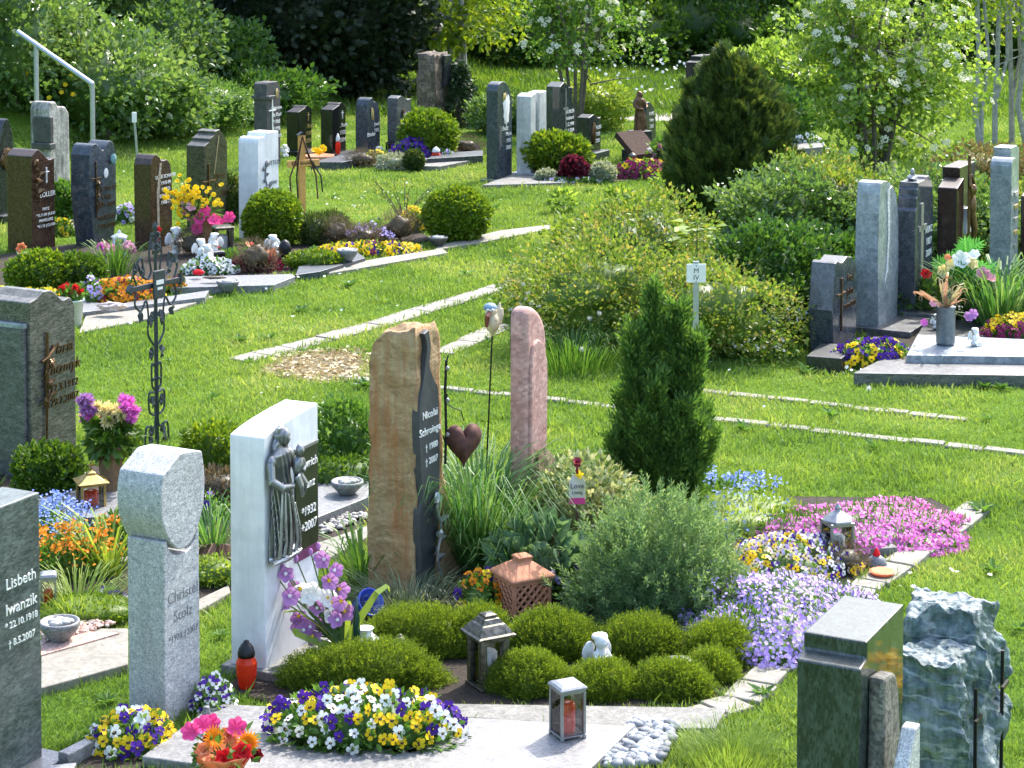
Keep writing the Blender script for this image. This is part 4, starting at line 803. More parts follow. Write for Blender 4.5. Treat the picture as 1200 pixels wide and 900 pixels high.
o, w, h, t = stone('tall pale blue-grey twin headstone at the right picture edge', 1159, 1184, 1199, 338, 186, [(.55, 0), (.55, .9)] + R_([(-.02, .94)] + smooth([(.0, .97), (.12, 1.0), (.35, .985), (.5, .93)], 3)), S_blue, group=GE)
MB().add(*prism([(w * .62, -.04), (w * 1.15, -.04), (w * 1.15, h * 1.03), (w * .95, h * 1.06), (w * .45, h * 1.06), (w * .62, h * .8)], .06, t + .03)).build('second_slab', S_blue, o, bevel=.006)
for i in range(5): MB().add(*box(w * .2, w * .45, -.01, -.0005, h * (.3 + .1 * i), h * (.33 + .1 * i))).build('inlay', [M_silver, M_gold][i % 2], o)
o, w, h, t = stone('dark brown headstone only just showing at the right picture edge', 1195, 1216, 1240, 330, 228, R_([(0, .97), (.1, 1), (1, 1)]), S_red, group=GE)
# ------------------------------------------------------------------ slabs and kerbs
def slab(px, h, label, mat, name='grave_slab', cat='slab', z0=-.04, bevel=.005, ex=True, group=None):
    P = [G(x, y, h) for x, y in px]; c = np.mean(P, 0); c[2] = 0
    if ex: EXCL.append([tuple(p[:2]) for p in P])
    o = MB().add(*slabpoly([p - c for p in P], z0, h)).build(name, mat, None, c, bevel=bevel); return tag(o, label, cat, group)
def kerb(a, b, wd, h, label, mat, group=None, name='grave_kerb'):
    A, B = G(*a, h), G(*b, h); d = (B - A)[:2]; L_ = np.linalg.norm(d); rz = math.atan2(d[1], d[0])
    o = MB().add(*box(0, L_, 0, wd, -.05, h)).build(name, mat, None, (A[0], A[1], 0), (0, 0, rz), bevel=.005); return tag(o, label, 'kerb', group)
slab([(166, 886), (252, 824), (742, 851), (690, 902), (640, 905), (300, 905)], .05, 'wide pale granite slab with the big pansy clump on it', S_slab)
slab([(515, 838), (742, 853), (838, 853), (852, 829), (520, 824)], .03, 'grey kerb stone between the pale slab and the heath bed', S_kerb, 'grave_kerb', 'kerb')
kerb((80, 884), (112, 868), .05, .06, 'short pale kerb end beside the yellow and purple pansies', S_slab)
slab([(50, 897), (90, 893), (84, 905), (40, 905)], .05, 'corner of a white slab at the foot of the left edge headstone', S_slab)
line([(800, 848), (868, 826), (905, 790), (960, 742), (1000, 704), (1022, 686), (1075, 650), (1150, 595)], .145, 14, 'row of worn flagstones edging the planted graves along the lawn', 21, z=(-.05, .025))
kerb((880, 655), (1052, 641), .08, .05, 'low kerb under the magenta carpet flowers', S_kerb)
slab([(48, 806), (150, 778), (150, 736), (60, 736), (48, 745)], .04, 'pale slab with the small granite bowl', S_flag)
tag(MB().add(*slabpoly(gp([(48, 768), (105, 752), (140, 742), (105, 740), (48, 752)], .045), .03, .046)).build('pebble_bed', plain('pink_gravel', (.5, .33, .28), .9, var=.5, sc=80, bump=.8)), 'patch of pink gravel on the pale slab', 'gravel', kind='stuff')
def pebbles(px, n, r, mats, label, name='pebbles', z=.02, fl=.6):
    P = gp(px); Q = fill(P, n); mb = MB(); g = np.random.default_rng(3); bv, bf = ball((0, 0, 0), (1, .8, fl), 8, .12, 2, 1); bf = {k: np.array([f for f in bf if len(f) == k]) for k in {len(f) for f in bf}}
    a = g.uniform(0, 6.3, n); v, fs = scat((bv, list(bf.values())), np.c_[Q, z + g.uniform(0, r * .7, n)], np.c_[g.normal(0, .25, n), g.normal(0, .25, n), np.ones(n)], r * g.uniform(.6, 1.3, n))
    mb.add(v, fs, 0, True); return tag(mb.build(name, mats), label, 'pebbles', kind='stuff')
Mpeb = leafm('white_pebble', [(.14, .15, .165), (.27, .29, .305), (.45, .46, .46)], 0, rough=.7)
area([(742, 851), (798, 858), (768, 905), (690, 905)]); pebbles([(742, 851), (798, 856), (770, 905), (688, 905)], 300, .023, Mpeb, 'rounded white pebbles beside the pale slab')
pebbles([(300, 905), (420, 905), (400, 897), (310, 896)], 50, .019, Mpeb, 'white pebbles along the lower edge of the pale slab')
pebbles([(48, 768), (105, 752), (140, 742), (105, 740), (48, 752)], 420, .009, leafm('pink_pebble', [(.42, .25, .2), (.6, .42, .36), (.68, .56, .5)], 0, rough=.8), 'pink chippings on the pale slab', z=.046)
pebbles([(375, 632), (432, 612), (432, 606), (375, 612)], 120, .014, leafm('grey_pebble', [(.25, .24, .22), (.5, .48, .45)], 0, rough=.8), 'grey pebbles below the dark slab', z=.02)
slab([(372, 606), (432, 582), (432, 560), (362, 562)], .07, 'dark slab carrying the grey bowl behind the white marble headstone', S_notch)
slab([(360, 668), (432, 628), (432, 615), (360, 640)], .03, 'pale flag beside the white marble headstone', S_flag)
slab([(232, 716), (270, 694), (268, 685), (228, 704)], .03, 'pale flag behind the speckled stele', S_flag)
slab([(60, 606), (150, 606), (160, 574), (88, 572), (20, 590)], .09, 'grey slab carrying the brass lantern', S_notch)
kerb((95, 664), (270, 640), .06, .05, 'thin kerb behind the orange wallflowers', S_kerb)
slab([(0, 378), (95, 366), (150, 356), (60, 352), (0, 356)], .05, 'grey kerb slab before the box hedge', S_notch)
slab([(95, 366), (240, 348), (245, 340), (150, 354)], .05, 'long dark kerb slab with shells before the orange pansies', S_notch)
slab([(92, 390), (140, 380), (180, 372), (250, 347), (225, 345), (100, 370)], .02, 'pale gravel slab along the lawn edge at left', S_flag)
slab([(200, 337), (320, 334), (346, 324), (343, 321), (212, 324)], .06, 'reddish kerb slab under the small statues', S_notch)
slab([(346, 322), (375, 318), (428, 302), (420, 296), (350, 312)], .06, 'dark kerb end with the stone bowl', S_blued)
slab([(385, 320), (440, 311), (525, 296), (518, 291), (440, 303), (392, 312)], .03, 'pale kerb flags before the yellow pansies', S_flag)
slab([(508, 293), (562, 284), (655, 266), (652, 262), (585, 270), (516, 287)], .03, 'pale kerb flags round the clipped ball bush', S_flag)
slab([(364, 190), (400, 190), (455, 180), (420, 176)], .09, 'dark kerb of the far flower grave', S_blued)
slab([(440, 193), (515, 195), (566, 185), (566, 178), (520, 180)], .05, 'pale kerb of the far flower grave', S_kerb)
slab([(500, 186), (566, 182), (566, 176), (510, 180)], .1, 'dark slab edge beside the blue grey arched stone', S_blued)
slab([(565, 217), (660, 214), (690, 206), (600, 204)], .04, 'flat grey slab at the foot of the far row', S_kerb)
slab([(716, 200), (800, 192), (790, 184), (735, 184)], .03, 'pale slab below the slanted stone', S_kerb)
slab([(900, 178), (965, 172), (960, 164), (905, 168)], .1, 'grey slab of a far grave behind the yew', S_kerb)
slab([(945, 417), (986, 420), (1006, 404), (962, 402)], .1, 'dark foot slab of the small bowed headstone', S_dark)
slab([(1000, 437), (1215, 440), (1215, 420), (1050, 412)], .08, 'polished dark kerb slab along the lawn at right', S_mid)
slab([(1062, 416), (1215, 418), (1215, 398), (1075, 392)], .13, 'blue-grey raised slab with the dark vase', S_blue)
slab([(1075, 392), (1160, 394), (1160, 376), (1085, 374)], .06, 'dark slab behind the raised blue-grey slab', S_dark)

# ------------------------------------------------------------------ lanterns, vases, figures
def lantern(name, label, pos, w, h, frame, rz=.5, roof='pyramid', candle=M_wax, cross=False, d=None, open_=False, group=None, glass=True, posts=.1):
    o = thing(name, label, 'lantern', pos, rz, group); d = d or w; p = w * posts; b = h * .08; zt = h * (.72 if roof != 'cap' else .9)
    mb = MB(); mb.add(*box(-w / 2, w / 2, -d / 2, d / 2, .012, b)).add(*box(-w / 2 * .95, w / 2 * .95, -d / 2 * .95, d / 2 * .95, zt - b * .7, zt))
    for sx in (-1, 1):
        for sy in (-1, 1):
            cx, cy = sx * (w / 2 - p * .7), sy * (d / 2 - p * .7); mb.add(*box(cx - p / 2, cx + p / 2, cy - p / 2, cy + p / 2, b, zt - b * .7)); mb.add(*box(cx - p * .6, cx + p * .6, cy - p * .6, cy + p * .6, 0, .0118))
    fro = mb.build('frame', frame, o, bevel=w * .02)
    k = 2 ** .5
    if roof == 'pyramid': pr = [(w * .6, zt + .001), (w * .6, zt + h * .03), (w * .45, zt + h * .07), (w * .2, h * .9), (w * .16, h * .9), (w * .16, h * .95), (w * .05, h)]
    elif roof == 'tier': pr = [(w * .62, zt + .001), (w * .63, zt + h * .025), (w * .56, zt + h * .045), (w * .49, zt + h * .09), (w * .38, zt + h * .15), (w * .33, zt + h * .165), (w * .25, h * .94), (w * .2, h * .95), (w * .2, h * .985), (w * .08, h)]
    elif roof == 'round': pr = [(w * .62, zt + .001), (w * .6, zt + h * .03), (w * .35, zt + h * .1), (w * .14, zt + h * .15), (w * .1, zt + h * .18), (w * .15, zt + h * .2), (w * .06, h * .97), (w * .03, h)]
    else: pr = [(w * .53, zt + .001), (w * .53, zt + h * .035), (w * .45, h * .975), (w * .3, h)]
    if roof == 'round': v, f = lathe(pr, 6)
    else: v, f = off(lathe([(r * k * .98, z) for r, z in pr], 4, ex=(1, d / w) if False else (1, 1)), (0, 0, 0), PI / 4)
    MB().add(v, f, 0, roof == 'round' and False).build('roof', frame, o, bevel=w * .015)
    if cross: MB().add(*box(-.004, .004, -.004, .004, h, h * 1.22)).add(*box(-.016, .016, -.003, .003, h * 1.12, h * 1.15)).build('roof_cross', frame, o)
    if candle: MB().add(*lathe([(w * .26, b), (w * .27, b + .01), (w * .27, b + (zt - b) * .62), (w * .22, b + (zt - b) * .66), (w * .05, b + (zt - b) * .66)], 14), 0, True).build('candle', candle, o)
    if glass:
        g_ = MB(); q = w / 2 - p * .75; e = d / 2 - p * .75
        for (a, b2, c, dd) in ((-q, q, -e - .001, -e + .001), (-q, q, e - .001, e + .001), (-q - .001, -q + .001, -e, e), (q - .001, q + .001, -e, e)): g_.add(*box(a + .0, b2, c, dd, b + .001, zt - b * .7 - .001))
        g_.build('glass', M_glass, fro)
    return o
def gcandle(label, pos, h, r, glass=M_red, cap=M_blk, group=None):
    o = thing('grave_candle', label, 'candle', pos, 0, group)
    MB().add(*lathe([(r * 1.05, 0), (r * 1.1, h * .03), (r * .75, h * .06)], 18)).build('base', cap, o)
    MB().add(*lathe([(r * .72, h * .062), (r * .95, h * .3), (r * 1.02, h * .55), (r * .85, h * .64), (r * .7, h * .68)], 8)).build('glass_body', glass, o)
    MB().add(*lathe([(r * .82, h * .681), (r * .85, h * .74), (r * .72, h * .84), (r * .45, h * .93), (r * .3, h * .94), (r * .28, h * .98), (r * .1, h)], 14), 0, True).build('lid', cap, o); return o
def angel(label, pos, h, rz, mat=M_white, cat='figurine', seed=0, sit=True, wings=True):
    """small winged child figure, welded to one surface"""
    mb = MB(); B = lambda c, r, a=0: mb.add(*ball(np.array(c) * h, tuple(np.array(r) * h), 14, a, 6, seed))
    T = lambda p, r: mb.add(*tube(np.array(p) * h, np.array(r) * h, 9))
    if sit:
        B((0, 0, .12), (.26, .24, .14)); B((0, .02, .34), (.16, .14, .24)); T([(-.1, -.02, .14), (-.16, -.26, .16), (-.12, -.32, .03)], [.09, .07, .05]); T([(.1, -.02, .14), (.16, -.26, .16), (.12, -.32, .03)], [.09, .07, .05]); hz = .74
    else:
        T([(0, 0, 0), (0, 0, .3), (0, .0, .62)], [.17, .15, .11]); T([(0, 0, .0), (.02, -.02, .25)], [.2, .16]); hz = .78
    B((0, -.02, hz), (.155, .155, .175)); B((0, -.16, hz - .03), (.03, .04, .03))
    for i in range(9): a = i * .7; B((.12 * math.cos(a), .05 + .1 * math.sin(a), hz + .09), (.075, .075, .07))
    for s in (-1, 1): T([(s * .13, 0, hz - .22), (s * .2, -.1, hz - .38), (s * .05, -.2, hz - .3)], [.06, .055, .04])
    if wings:
        for s in (-1, 1):
            B((s * .2, .16, hz - .18), (.14, .05, .17)); B((s * .29, .18, hz - .28), (.09, .04, .18)); B((s * .14, .17, hz - .35), (.08, .04, .15))
    o = mb.build('angel_figurine', mat, None, pos, (0, 0, rz)); remesh(o, h * .02, 1); return tag(o, label, cat)
def bowl(label, pos, r, h, mat=S_notch, fillm=None):
    o = thing('stone_bowl', label, 'bowl', pos)
    MB().add(*lathe([(r * .45, 0), (r * .5, h * .1), (r * .9, h * .6), (r, h * .85), (r * .96, h), (r * .86, h), (r * .8, h * .8), (r * .1, h * .7)], 16), 0, True).build('basin', mat, o)
    fm = MB(); g = np.random.default_rng(int(r * 1000))
    for i in range(9): fm.add(*ball((r * .5 * math.cos(i * 2.4) * (i / 9) ** .5, r * .5 * math.sin(i * 2.4) * (i / 9) ** .5, h * g.uniform(.88, .98)), (r * .26, r * .2, r * .15), 8, .25, 4, i), 0, True)
    fm.build('filling', fillm or plain('bowl_water_stones', (.4, .4, .38), .6), o); return o
# --- front graves
gcandle('red grave candle with black lid in front of the white marble headstone', at(289, 809), .2, .041)
lantern('lantern', 'small silver lantern with a red candle on the pale slab', at(665, 862, .05), .105, .2, M_silver, .45, 'cap')
lantern('lantern', 'antique dark metal lantern with tiered roof among the heath mounds', at(572, 806), .135, .3, M_antique, .5, 'tier', candle=M_white, posts=.2)
tl = thing('terracotta_lantern', 'terracotta lantern with lattice walls before the pink stele', 'lantern', at(612, 716), .5)
mb = MB(); a = .085
for (dx, dy, rz) in ((0, -a, 0), (a, 0, PI / 2), (0, a, PI), (-a, 0, -PI / 2)):
    for i in range(-4, 5):
        for s in (-1, 1):
            x0 = i * .038; pts = []
            z0, z1 = .01, .15; xa, xb = x0 - s * .07, x0 + s * .07
            lo = [max(0, min(1, (q - xa) / (xb - xa))) for q in (-a, a)]; t0, t1 = min(lo), max(lo)
            if t1 - t0 < .08: continue
            pA, pB = (xa + (xb - xa) * t0, 0, z0 + (z1 - z0) * t0), (xa + (xb - xa) * t1, 0, z0 + (z1 - z0) * t1); mb.add(*off(tube([pA, pB], .0068 + .0004 * s, 4), (dx, dy, 0), rz))
    mb.add(*off(box(-a - .006, a - .0065, -.0075, .0075, 0, .016), (dx, dy, 0), rz)); mb.add(*off(box(-a - .0055, a - .007, -.007, .007, .142, .158), (dx, dy, 0), rz)); mb.add(*off(box(-a - .007, -a + .007, -.0072, .0072, .0162, .1418), (dx, dy, 0), rz))
mb.build('lattice_wall', M_terra, tl)
MB().add(*off(lathe([(.148, .159), (.15, .17), (.14, .178), (.06, .218), (.045, .222), (.042, .236), (.05, .238), (.05, .246), (.02, .25)], 4), (0, 0, 0), PI / 4)).build('roof', M_terra, tl, bevel=.004)
angel('white angel figurine sitting between the heath mounds', at(704, 792), .18, .5, sit=False)
lamp = thing('solar_lamp', 'low silver oval garden lamp among the front heath mounds', 'lamp', at(795, 798)); MB().add(*lathe([(.01, -.03), (.01, .06)], 8)).build('spike', M_steel, lamp); MB().add(*lathe([(.02, .06), (.075, .066), (.08, .075), (.055, .09), (.01, .096)], 18, ex=(1, .7)), 0, True).build('lamp_head', M_silver, lamp)
va = thing('white_vase', 'small white ceramic vase with raised flowers behind the heath mound', 'vase', at(428, 778)); MB().add(*lathe([(.03, 0), (.05, .02), (.062, .07), (.055, .105), (.03, .125), (.028, .14), (.036, .148), (.03, .148), (.02, .13)], 20, .03, 6), 0, True).build('vase_body', M_white, va)
gcandle('small grey lidded grave light behind the heath mound', at(469, 780), .13, .034, M_white, M_antique)
gcandle('red grave candle half hidden behind the orchids', at(384, 782), .12, .03, M_red, M_white)
bv = thing('blue_pot', 'blue plastic pot lying tipped beside the ochre stele', 'pot', at(426, 712, .05)); q = MB().add(*lathe([(.038, -.07), (.06, .06), (.063, .06), (.063, .07), (.056, .07), (.035, -.06)], 20), 0, True).build('pot_body', plain('blue_plastic', (.02, .06, .42), .3, var=.1), bv); q.rotation_euler = (math.radians(55), 0, math.radians(40))
# orchids in a green cone
orc = thing('orchid_spray', 'artificial purple and white orchids in a green cup before the white headstone', 'flowers', at(402, 785))
MB().add(*lathe([(.02, -.03), (.05, .06), (.055, .1), (.05, .1), (.02, .06)], 16), 0, True).build('cup', plain('dark_green_plastic', (.015, .06, .035), .35), orc)
MB().add(*lathe([(.014, 0), (.016, .14), (.006, .19), (.003, .24)], 8), 0, True).build('spike', plain('dark_green_plastic', (.015, .06, .035), .35), orc, loc=(.055, 0, .06))
def bloomT(k=5, cup=.35, w=.45):
    P = np.zeros((k, 3)); a = np.arange(k) * 2 * PI / k; Z = np.c_[np.cos(a), np.sin(a), np.full(k, cup)]; return scat(petalT(w, .1), P, Z, np.ones(k), roll=(0, 0, 1))
flow = [(345, 690, 0), (372, 712, 0), (332, 706, 0), (356, 738, 0), (398, 690, 0), (392, 668, 0), (404, 716, 0), (380, 655, 0), (388, 728, 0), (335, 672, 0), (352, 690, 1), (370, 690, 1), (360, 706, 1), (378, 706, 1), (390, 705, 1), (386, 722, 1), (366, 745, 0), (372, 728, 0), (350, 722, 0), (340, 698, 0), (386, 680, 0), (362, 698, 1), (400, 704, 0), (364, 734, 0), (384, 700, 1), (396, 726, 0), (352, 732, 0)]
b0 = np.array(orc.location); stm = MB()
def toward(px, py, y): d = ray(px, py); return np.array([0, 0, CAMH]) + d * (y / d[1])
g = np.random.default_rng(4)
for i, (x, y, wh) in enumerate(flow):
    p = toward(x, y, b0[1] + g.uniform(-.05, .05)) - b0; vv, ff = scat(bloomT(5, .6, .42), [(0, 0, 0)], [(g.uniform(-.6, .6), -1, g.uniform(-.2, .5))], [g.uniform(.036, .05)])
    mb = MB().add(vv, ff); mb.add(*ball((0, -.012, .003), .008, 8), 1); mb.build('flower', [P_whi if wh else P_plum, [P_yel, P_whi][i % 2]], orc, p)
    stm.add(*tube([(0, 0, .08), p * .5 + np.array([0, .01, .06]), p + np.array([0, .01, 0])], .0035, 5))
for (x, y) in ((364, 647), (373, 640), (347, 655), (322, 672), (331, 665), (338, 676)): p = toward(x, y, b0[1]) - b0; MB().add(*ball((0, 0, 0), (.01, .01, .016), 8)).build('bud', P_plum, orc, p); stm.add(*tube([(0, 0, .1), p * .6, p], .003, 5))
stm.build('stem', M_stem, orc)
v, fs = scat(archT(.07, .35), np.tile([0, 0, .08], (4, 1)), [(-.5, -.1, .7), (.45, -.1, 1), (-.9, -.2, .35), (.2, .2, 1)], [.3, .32, .26, .22]); MB().add(v, fs).build('leaf', L_pale, orc)

# ------------------------------------------------------------------ pansies
def pansyT():
    v = [(0, 0, .02)]; fp = []
    for a, r in ((90 - 36, 1.0), (90 + 36, 1.0), (180 + 12, .92), (-12, .92), (270, 1.08)):
        a = math.radians(a); c, s = math.cos(a), math.sin(a); n = len(v)
        for da, rr, zz in ((-.62, .62, .05), (-.42, .95, .0), (0, 1.05, -.04), (.42, .95, .0), (.62, .62, .05)):
            v.append((r * rr * math.cos(a + da), r * rr * math.sin(a + da), zz + .015 * len(fp)))
        fp.append(((0, n, n + 1, n + 2), (0, n + 2, n + 3, n + 4)))
    return v, fp
def pansymesh(nm, up, lowm=None, eye=E_dark, r=.024):
    v, fp = pansyT(); v = np.array(v) * r; mb = MB()
    for i, q in enumerate(fp): mb.add(v, [np.array(q)], 1 if (lowm and i >= 2) else 0)
    e = np.array([(0, 0, .09)] + [(.36 * math.cos(a) * (1.0 if math.sin(a) < .3 else .5), .36 * math.sin(a) * (1 if math.sin(a) < .3 else .4), .075) for a in np.arange(7) * 2 * PI / 7]) * r
    mb.add(e, [np.array([(0, 1 + i, 1 + (i + 1) % 7) for i in range(7)])], 2); mb.add(*ball((0, 0, .1 * r), r * .1, 6), 3)
    return mb.mesh(nm, [up, lowm or up, eye, E_yel])
PAN = {'y': pansymesh('pansy_flower', P_yel), 'p': pansymesh('pansy_flower', P_pur), 'w': pansymesh('pansy_flower', P_whi, eye=E_dark), 'l': pansymesh('pansy_flower', P_lil), 'o': pansymesh('pansy_flower', P_org), 'pw': pansymesh('pansy_flower', P_pur, P_whi), 'd': pansymesh('pansy_flower', P_dkr, P_org), 'yp': pansymesh('pansy_flower', P_pur, P_yel), 'lw': pansymesh('pansy_flower', P_lil, P_crm), 'bu': pansymesh('pansy_flower', petal('burgundy_petal', (.2, .01, .07), (.32, .03, .14)))}
def pansies(label, pos, rx, ry, hz, cols, n, r=1.0, rz=0, seed=0, group='pansy clumps', leaf=L_herb, nl=None, name='pansy_clump', ind=True, look=(.25, -1.0, .55)):
    """low mound of leaves with single blooms set on it"""
    g = np.random.default_rng(seed + 900); o = thing(name, label, 'flowers', pos, rz, group); nl = nl or int(900 * (rx * ry) ** .5 / .2)
    v, fs = leafball(nl, (rx, ry, hz), broadT(.3, .1), .032 * r, .15, 3, seed, .3, .3, 0, PI, .6); v[:, 2] = np.maximum(v[:, 2] + hz * .1, .005); mb = MB().add(v, fs); bv_, bf_ = ball((0, 0, hz * .1), (rx * .75, ry * .75, hz * .7), 14, .2, 3, seed); bv_[:, 2] = np.maximum(bv_[:, 2], 0); mb.add(bv_, bf_, 0, True); mb.build('foliage', leaf, o)
    cl = []; lk = np.array(look); c_, s_ = math.cos(-rz), math.sin(-rz); lk = np.array([lk[0] * c_ - lk[1] * s_, lk[0] * s_ + lk[1] * c_, lk[2]])
    keys = list(cols); wts = np.array([cols[k] for k in keys], float); wts /= wts.sum(); got = 0; tries = 0; P = []
    while got < n and tries < n * 40:
        tries += 1; q = unit(g.normal(size=(1, 3)))[0]
        if q[2] < (.12 if g.uniform() < .8 else -.02): continue
        p = q * np.array([rx, ry, hz]) * g.uniform(.95, 1.08) + np.array([0, 0, hz * .12]); p[2] = max(p[2], .012)
        if P and np.min(np.linalg.norm(np.array(P) - p, axis=1)) < .03 * r: continue
        P.append(p); got += 1
        # colours come in patches
        f1 = np.array([nz(p[None] * np.array([1, 1, .6]), 7 / max(.6, r), seed + 7 * j, 2)[0] * .9 + math.log(wts[j] + 1e-6) * .8 + g.gumbel() * .35 for j in range(len(keys))]); k = keys[int(np.argmax(f1))]
        z = unit((q * np.array([.6, .6, .5]) + lk * .75 + g.normal(0, .4, 3))[None])[0]; cl.append((k, p, z, r * g.uniform(.75, 1.15)))
    if ind:
        for k, p, z, s in cl[:99]:
            f = bpy.data.objects.new('flower', PAN[k]); C.objects.link(f); f.parent = o; f.location = tuple(p); f.rotation_euler = (Vector(z).to_track_quat('Z', 'Y').to_matrix() @ Matrix.Rotation(g.uniform(-.35, .35), 3, 'Z')).to_euler(); f.scale = (s,) * 3
    if not ind or len(cl) > 99:
        for k in keys:
            S = [c for c in (cl[99:] if ind else cl) if c[0] == k]
            if not S: continue
            me = PAN[k]; nvs = len(me.vertices); tv = np.zeros(nvs * 3); me.vertices.foreach_get('co', tv); tv = tv.reshape(-1, 3); mb = MB()
            for mi in range(4):
                fs_ = {}
                for pl in me.polygons:
                    if pl.material_index == mi: fs_.setdefault(len(pl.vertices), []).append(tuple(pl.vertices))
                if fs_: vv, ff = scat((tv, [np.array(x) for x in fs_.values()]), [c[1] for c in S], [c[2] for c in S], [c[3] for c in S], roll=(1, .1, 0)); mb.add(vv, ff, mi)
            tag(mb.build('blossoms', list(me.materials), o), kind='stuff')
    return o
c0 = at(425, 862, .05); rzU = math.radians(90 - UA)
pansies('big clump of yellow, white and purple pansies on the pale slab', c0, .36, .17, .15, {'y': 1.3, 'w': 1.0, 'p': 1.3}, 140, 1.02, -.05, 2, nl=2400)
pansies('yellow and purple pansies at the foot of the speckled stele, lower left', at(155, 878), .15, .13, .12, {'y': 1.4, 'p': 1, 'w': .5}, 64, 1.05, .2, 5)
pansies('small clump of white and purple pansies just behind the speckled stele', at(250, 836), .075, .09, .12, {'pw': 1.2, 'w': .8, 'y': .15}, 34, .85, 0, 7)
pansies('orange and purple pansies beside the terracotta lantern', at(562, 712), .1, .14, .14, {'o': 1, 'y': .8, 'p': .7}, 24, .95, 0, 9)
pansies('lilac and purple violas behind the lavender bush', at(672, 700), .12, .12, .15, {'l': 1, 'p': .7, 'lw': .6}, 26, .8, 0, 11)
pansies('yellow, white and violet violas between the lilac phlox and the silver lantern', at(930, 668), .3, .26, .13, {'lw': 1.3, 'pw': 1, 'y': .9, 'yp': .8, 'w': .6}, 330, .75, .3, 13, ind=False)
pansies('pale violas in the weedy tuft beside the speckled stele', at(128, 712), .08, .08, .07, {'p': .5, 'pw': 1}, 8, .85, 0, 14)
pansies('purple violas in the striped grass behind the speckled stele', at(250, 610), .1, .08, .12, {'p': 1, 'l': .5}, 8, .85, 0, 15)
pansies('blue-purple and yellow pansies spilling over the kerb at right', at(1024, 430), .28, .16, .16, {'p': 1.1, 'y': 1}, 95, 1.25, .1, 17)
pansies('dense yellow and maroon violas on the raised slab at the right edge', at(1188, 402), .22, .16, .17, {'bu': 1, 'y': 1.2}, 95, 1.15, 0, 19)
pansies('orange and red pansies before the box hedge', at(146, 356), .3, .16, .17, {'o': 1, 'd': 1, 'y': .4, 'pw': .4}, 110, 1.3, .2, 21, ind=False)
pansies('violet and white pansies between the red geranium and the orange pansies', at(110, 358), .11, .12, .18, {'pw': 1, 'l': .8}, 22, 1.3, 0, 23)
pansies('yellow pansies behind the white pot at left', at(48, 364), .2, .12, .14, {'y': 1.5, 'pw': .3}, 36, 1.3, 0, 25)
pansies('yellow and violet pansies at the left edge above the striped headstone', at(5, 362), .13, .12, .14, {'y': 1, 'p': .9, 'w': .4}, 26, 1.3, 0, 26)
pansies('long row of yellow and purple pansies before the heather', at(425, 300), .52, .14, .1, {'y': 1.3, 'yp': 1, 'bu': .5, 'w': .25}, 150, 1.25, .25, 27, ind=False)
pansies('small red and orange pansies beside the pebble strip at left', at(205, 344), .1, .06, .1, {'d': 1, 'o': 1}, 14, 1.2, 0, 28)
pansies('bright yellow pansies next to the clipped ball bush', at(484, 272), .13, .12, .2, {'y': 1}, 40, 1.35, 0, 29)
pansies('tiny yellow and purple flowers between two brown and grey stones at far left', at(72, 276), .14, .1, .14, {'y': 1, 'lw': .7}, 16, 1.3, 0, 30)
pansies('white and mauve daisy flowers between dark headstones at left', at(148, 262), .14, .1, .16, {'l': 1, 'w': 1.2}, 22, 1.3, 0, 31)
pansies('big mound of violet purple pansies in the far flower grave', at(481, 190), .24, .16, .24, {'p': 1}, 100, 1.7, 0, 33)
pansies('golden yellow pansies in the far flower grave', at(442, 193), .17, .12, .14, {'y': 1.2, 'o': .3}, 46, 1.6, .3, 34)
pansies('small lilac clump beside the far red candle', at(522, 190), .1, .08, .13, {'l': 1}, 20, 1.5, 0, 35)
pansies('wide carpet of wine red and yellow pansies by the slanted stone', at(754, 209), .38, .16, .17, {'bu': 1.5, 'y': .7}, 150, 1.6, 0, 36, ind=False)
pansies('white flowers beside the clipped ball bush', at(541, 276), .09, .1, .18, {'w': 1}, 22, 1.2, 0, 37)
pansies('pale pink and white low flowers before the burgundy leaves', at(672, 216), .35, .06, .06, {'w': 1, 'lw': .6}, 26, 1.2, 0, 38)
pansies('white flower bed at the far grave behind the yew', at(938, 176), .3, .12, .18, {'w': 1}, 34, 1.5, 0, 39)
pansies('white blossom cushion under the pair of white figurines', at(245, 322), .22, .1, .12, {'w': 1}, 90, 1.3, 0, 40)

# ------------------------------------------------------------------ carpets of small flowers
def carpet(label, pos, rx, ry, hz, mat, nfl, r, seed=0, leafmat=L_herb, name='phlox_cushion', T=None, bl='blossoms', rz=0, nl=1800, amp=.2):
    o = thing(name, label, 'flowers', pos, rz); g = np.random.default_rng(seed + 70)
    bv_, bf_ = ball((0, 0, 0), (rx * .97, ry * .97, hz * .93), 26, amp, 2.2, seed); bv_[:, 2] = np.maximum(bv_[:, 2], -.01); mb = MB().add(bv_, bf_, 0, True)
    def pts(n, k):
        Z = unit(g.normal(size=(n * 2, 3))); Z = Z[Z[:, 2] > -.05][:n]; q = 1 + amp * nz(Z, 2.2, seed); P = Z * q[:, None] * np.array([rx, ry, hz]) * k * g.uniform(.94, 1.05, (len(Z), 1)); P[:, 2] = np.maximum(P[:, 2], .008); return P, Z
    P, Z = pts(nl, .98); v, fs = scat(leafT(.12, .05), P, Z + g.normal(0, .5, Z.shape) + np.array([0, 0, .5]), .035 * g.uniform(.6, 1.3, len(P)), rng=g); mb.add(v, fs); mb.build('foliage', leafmat, o)
    P, Z = pts(nfl, 1.03); keep = nz(P, 6, seed + 4, 3) > -.85; P, Z = P[keep], Z[keep]
    v, fs = scat(T or starT(5, .42, .1), P, Z * .8 + np.array([.1, -.5, .5]) + g.normal(0, .4, Z.shape), r * g.uniform(.7, 1.2, len(P)), rng=g); MB().add(v, fs).build(bl, mat, o); return o
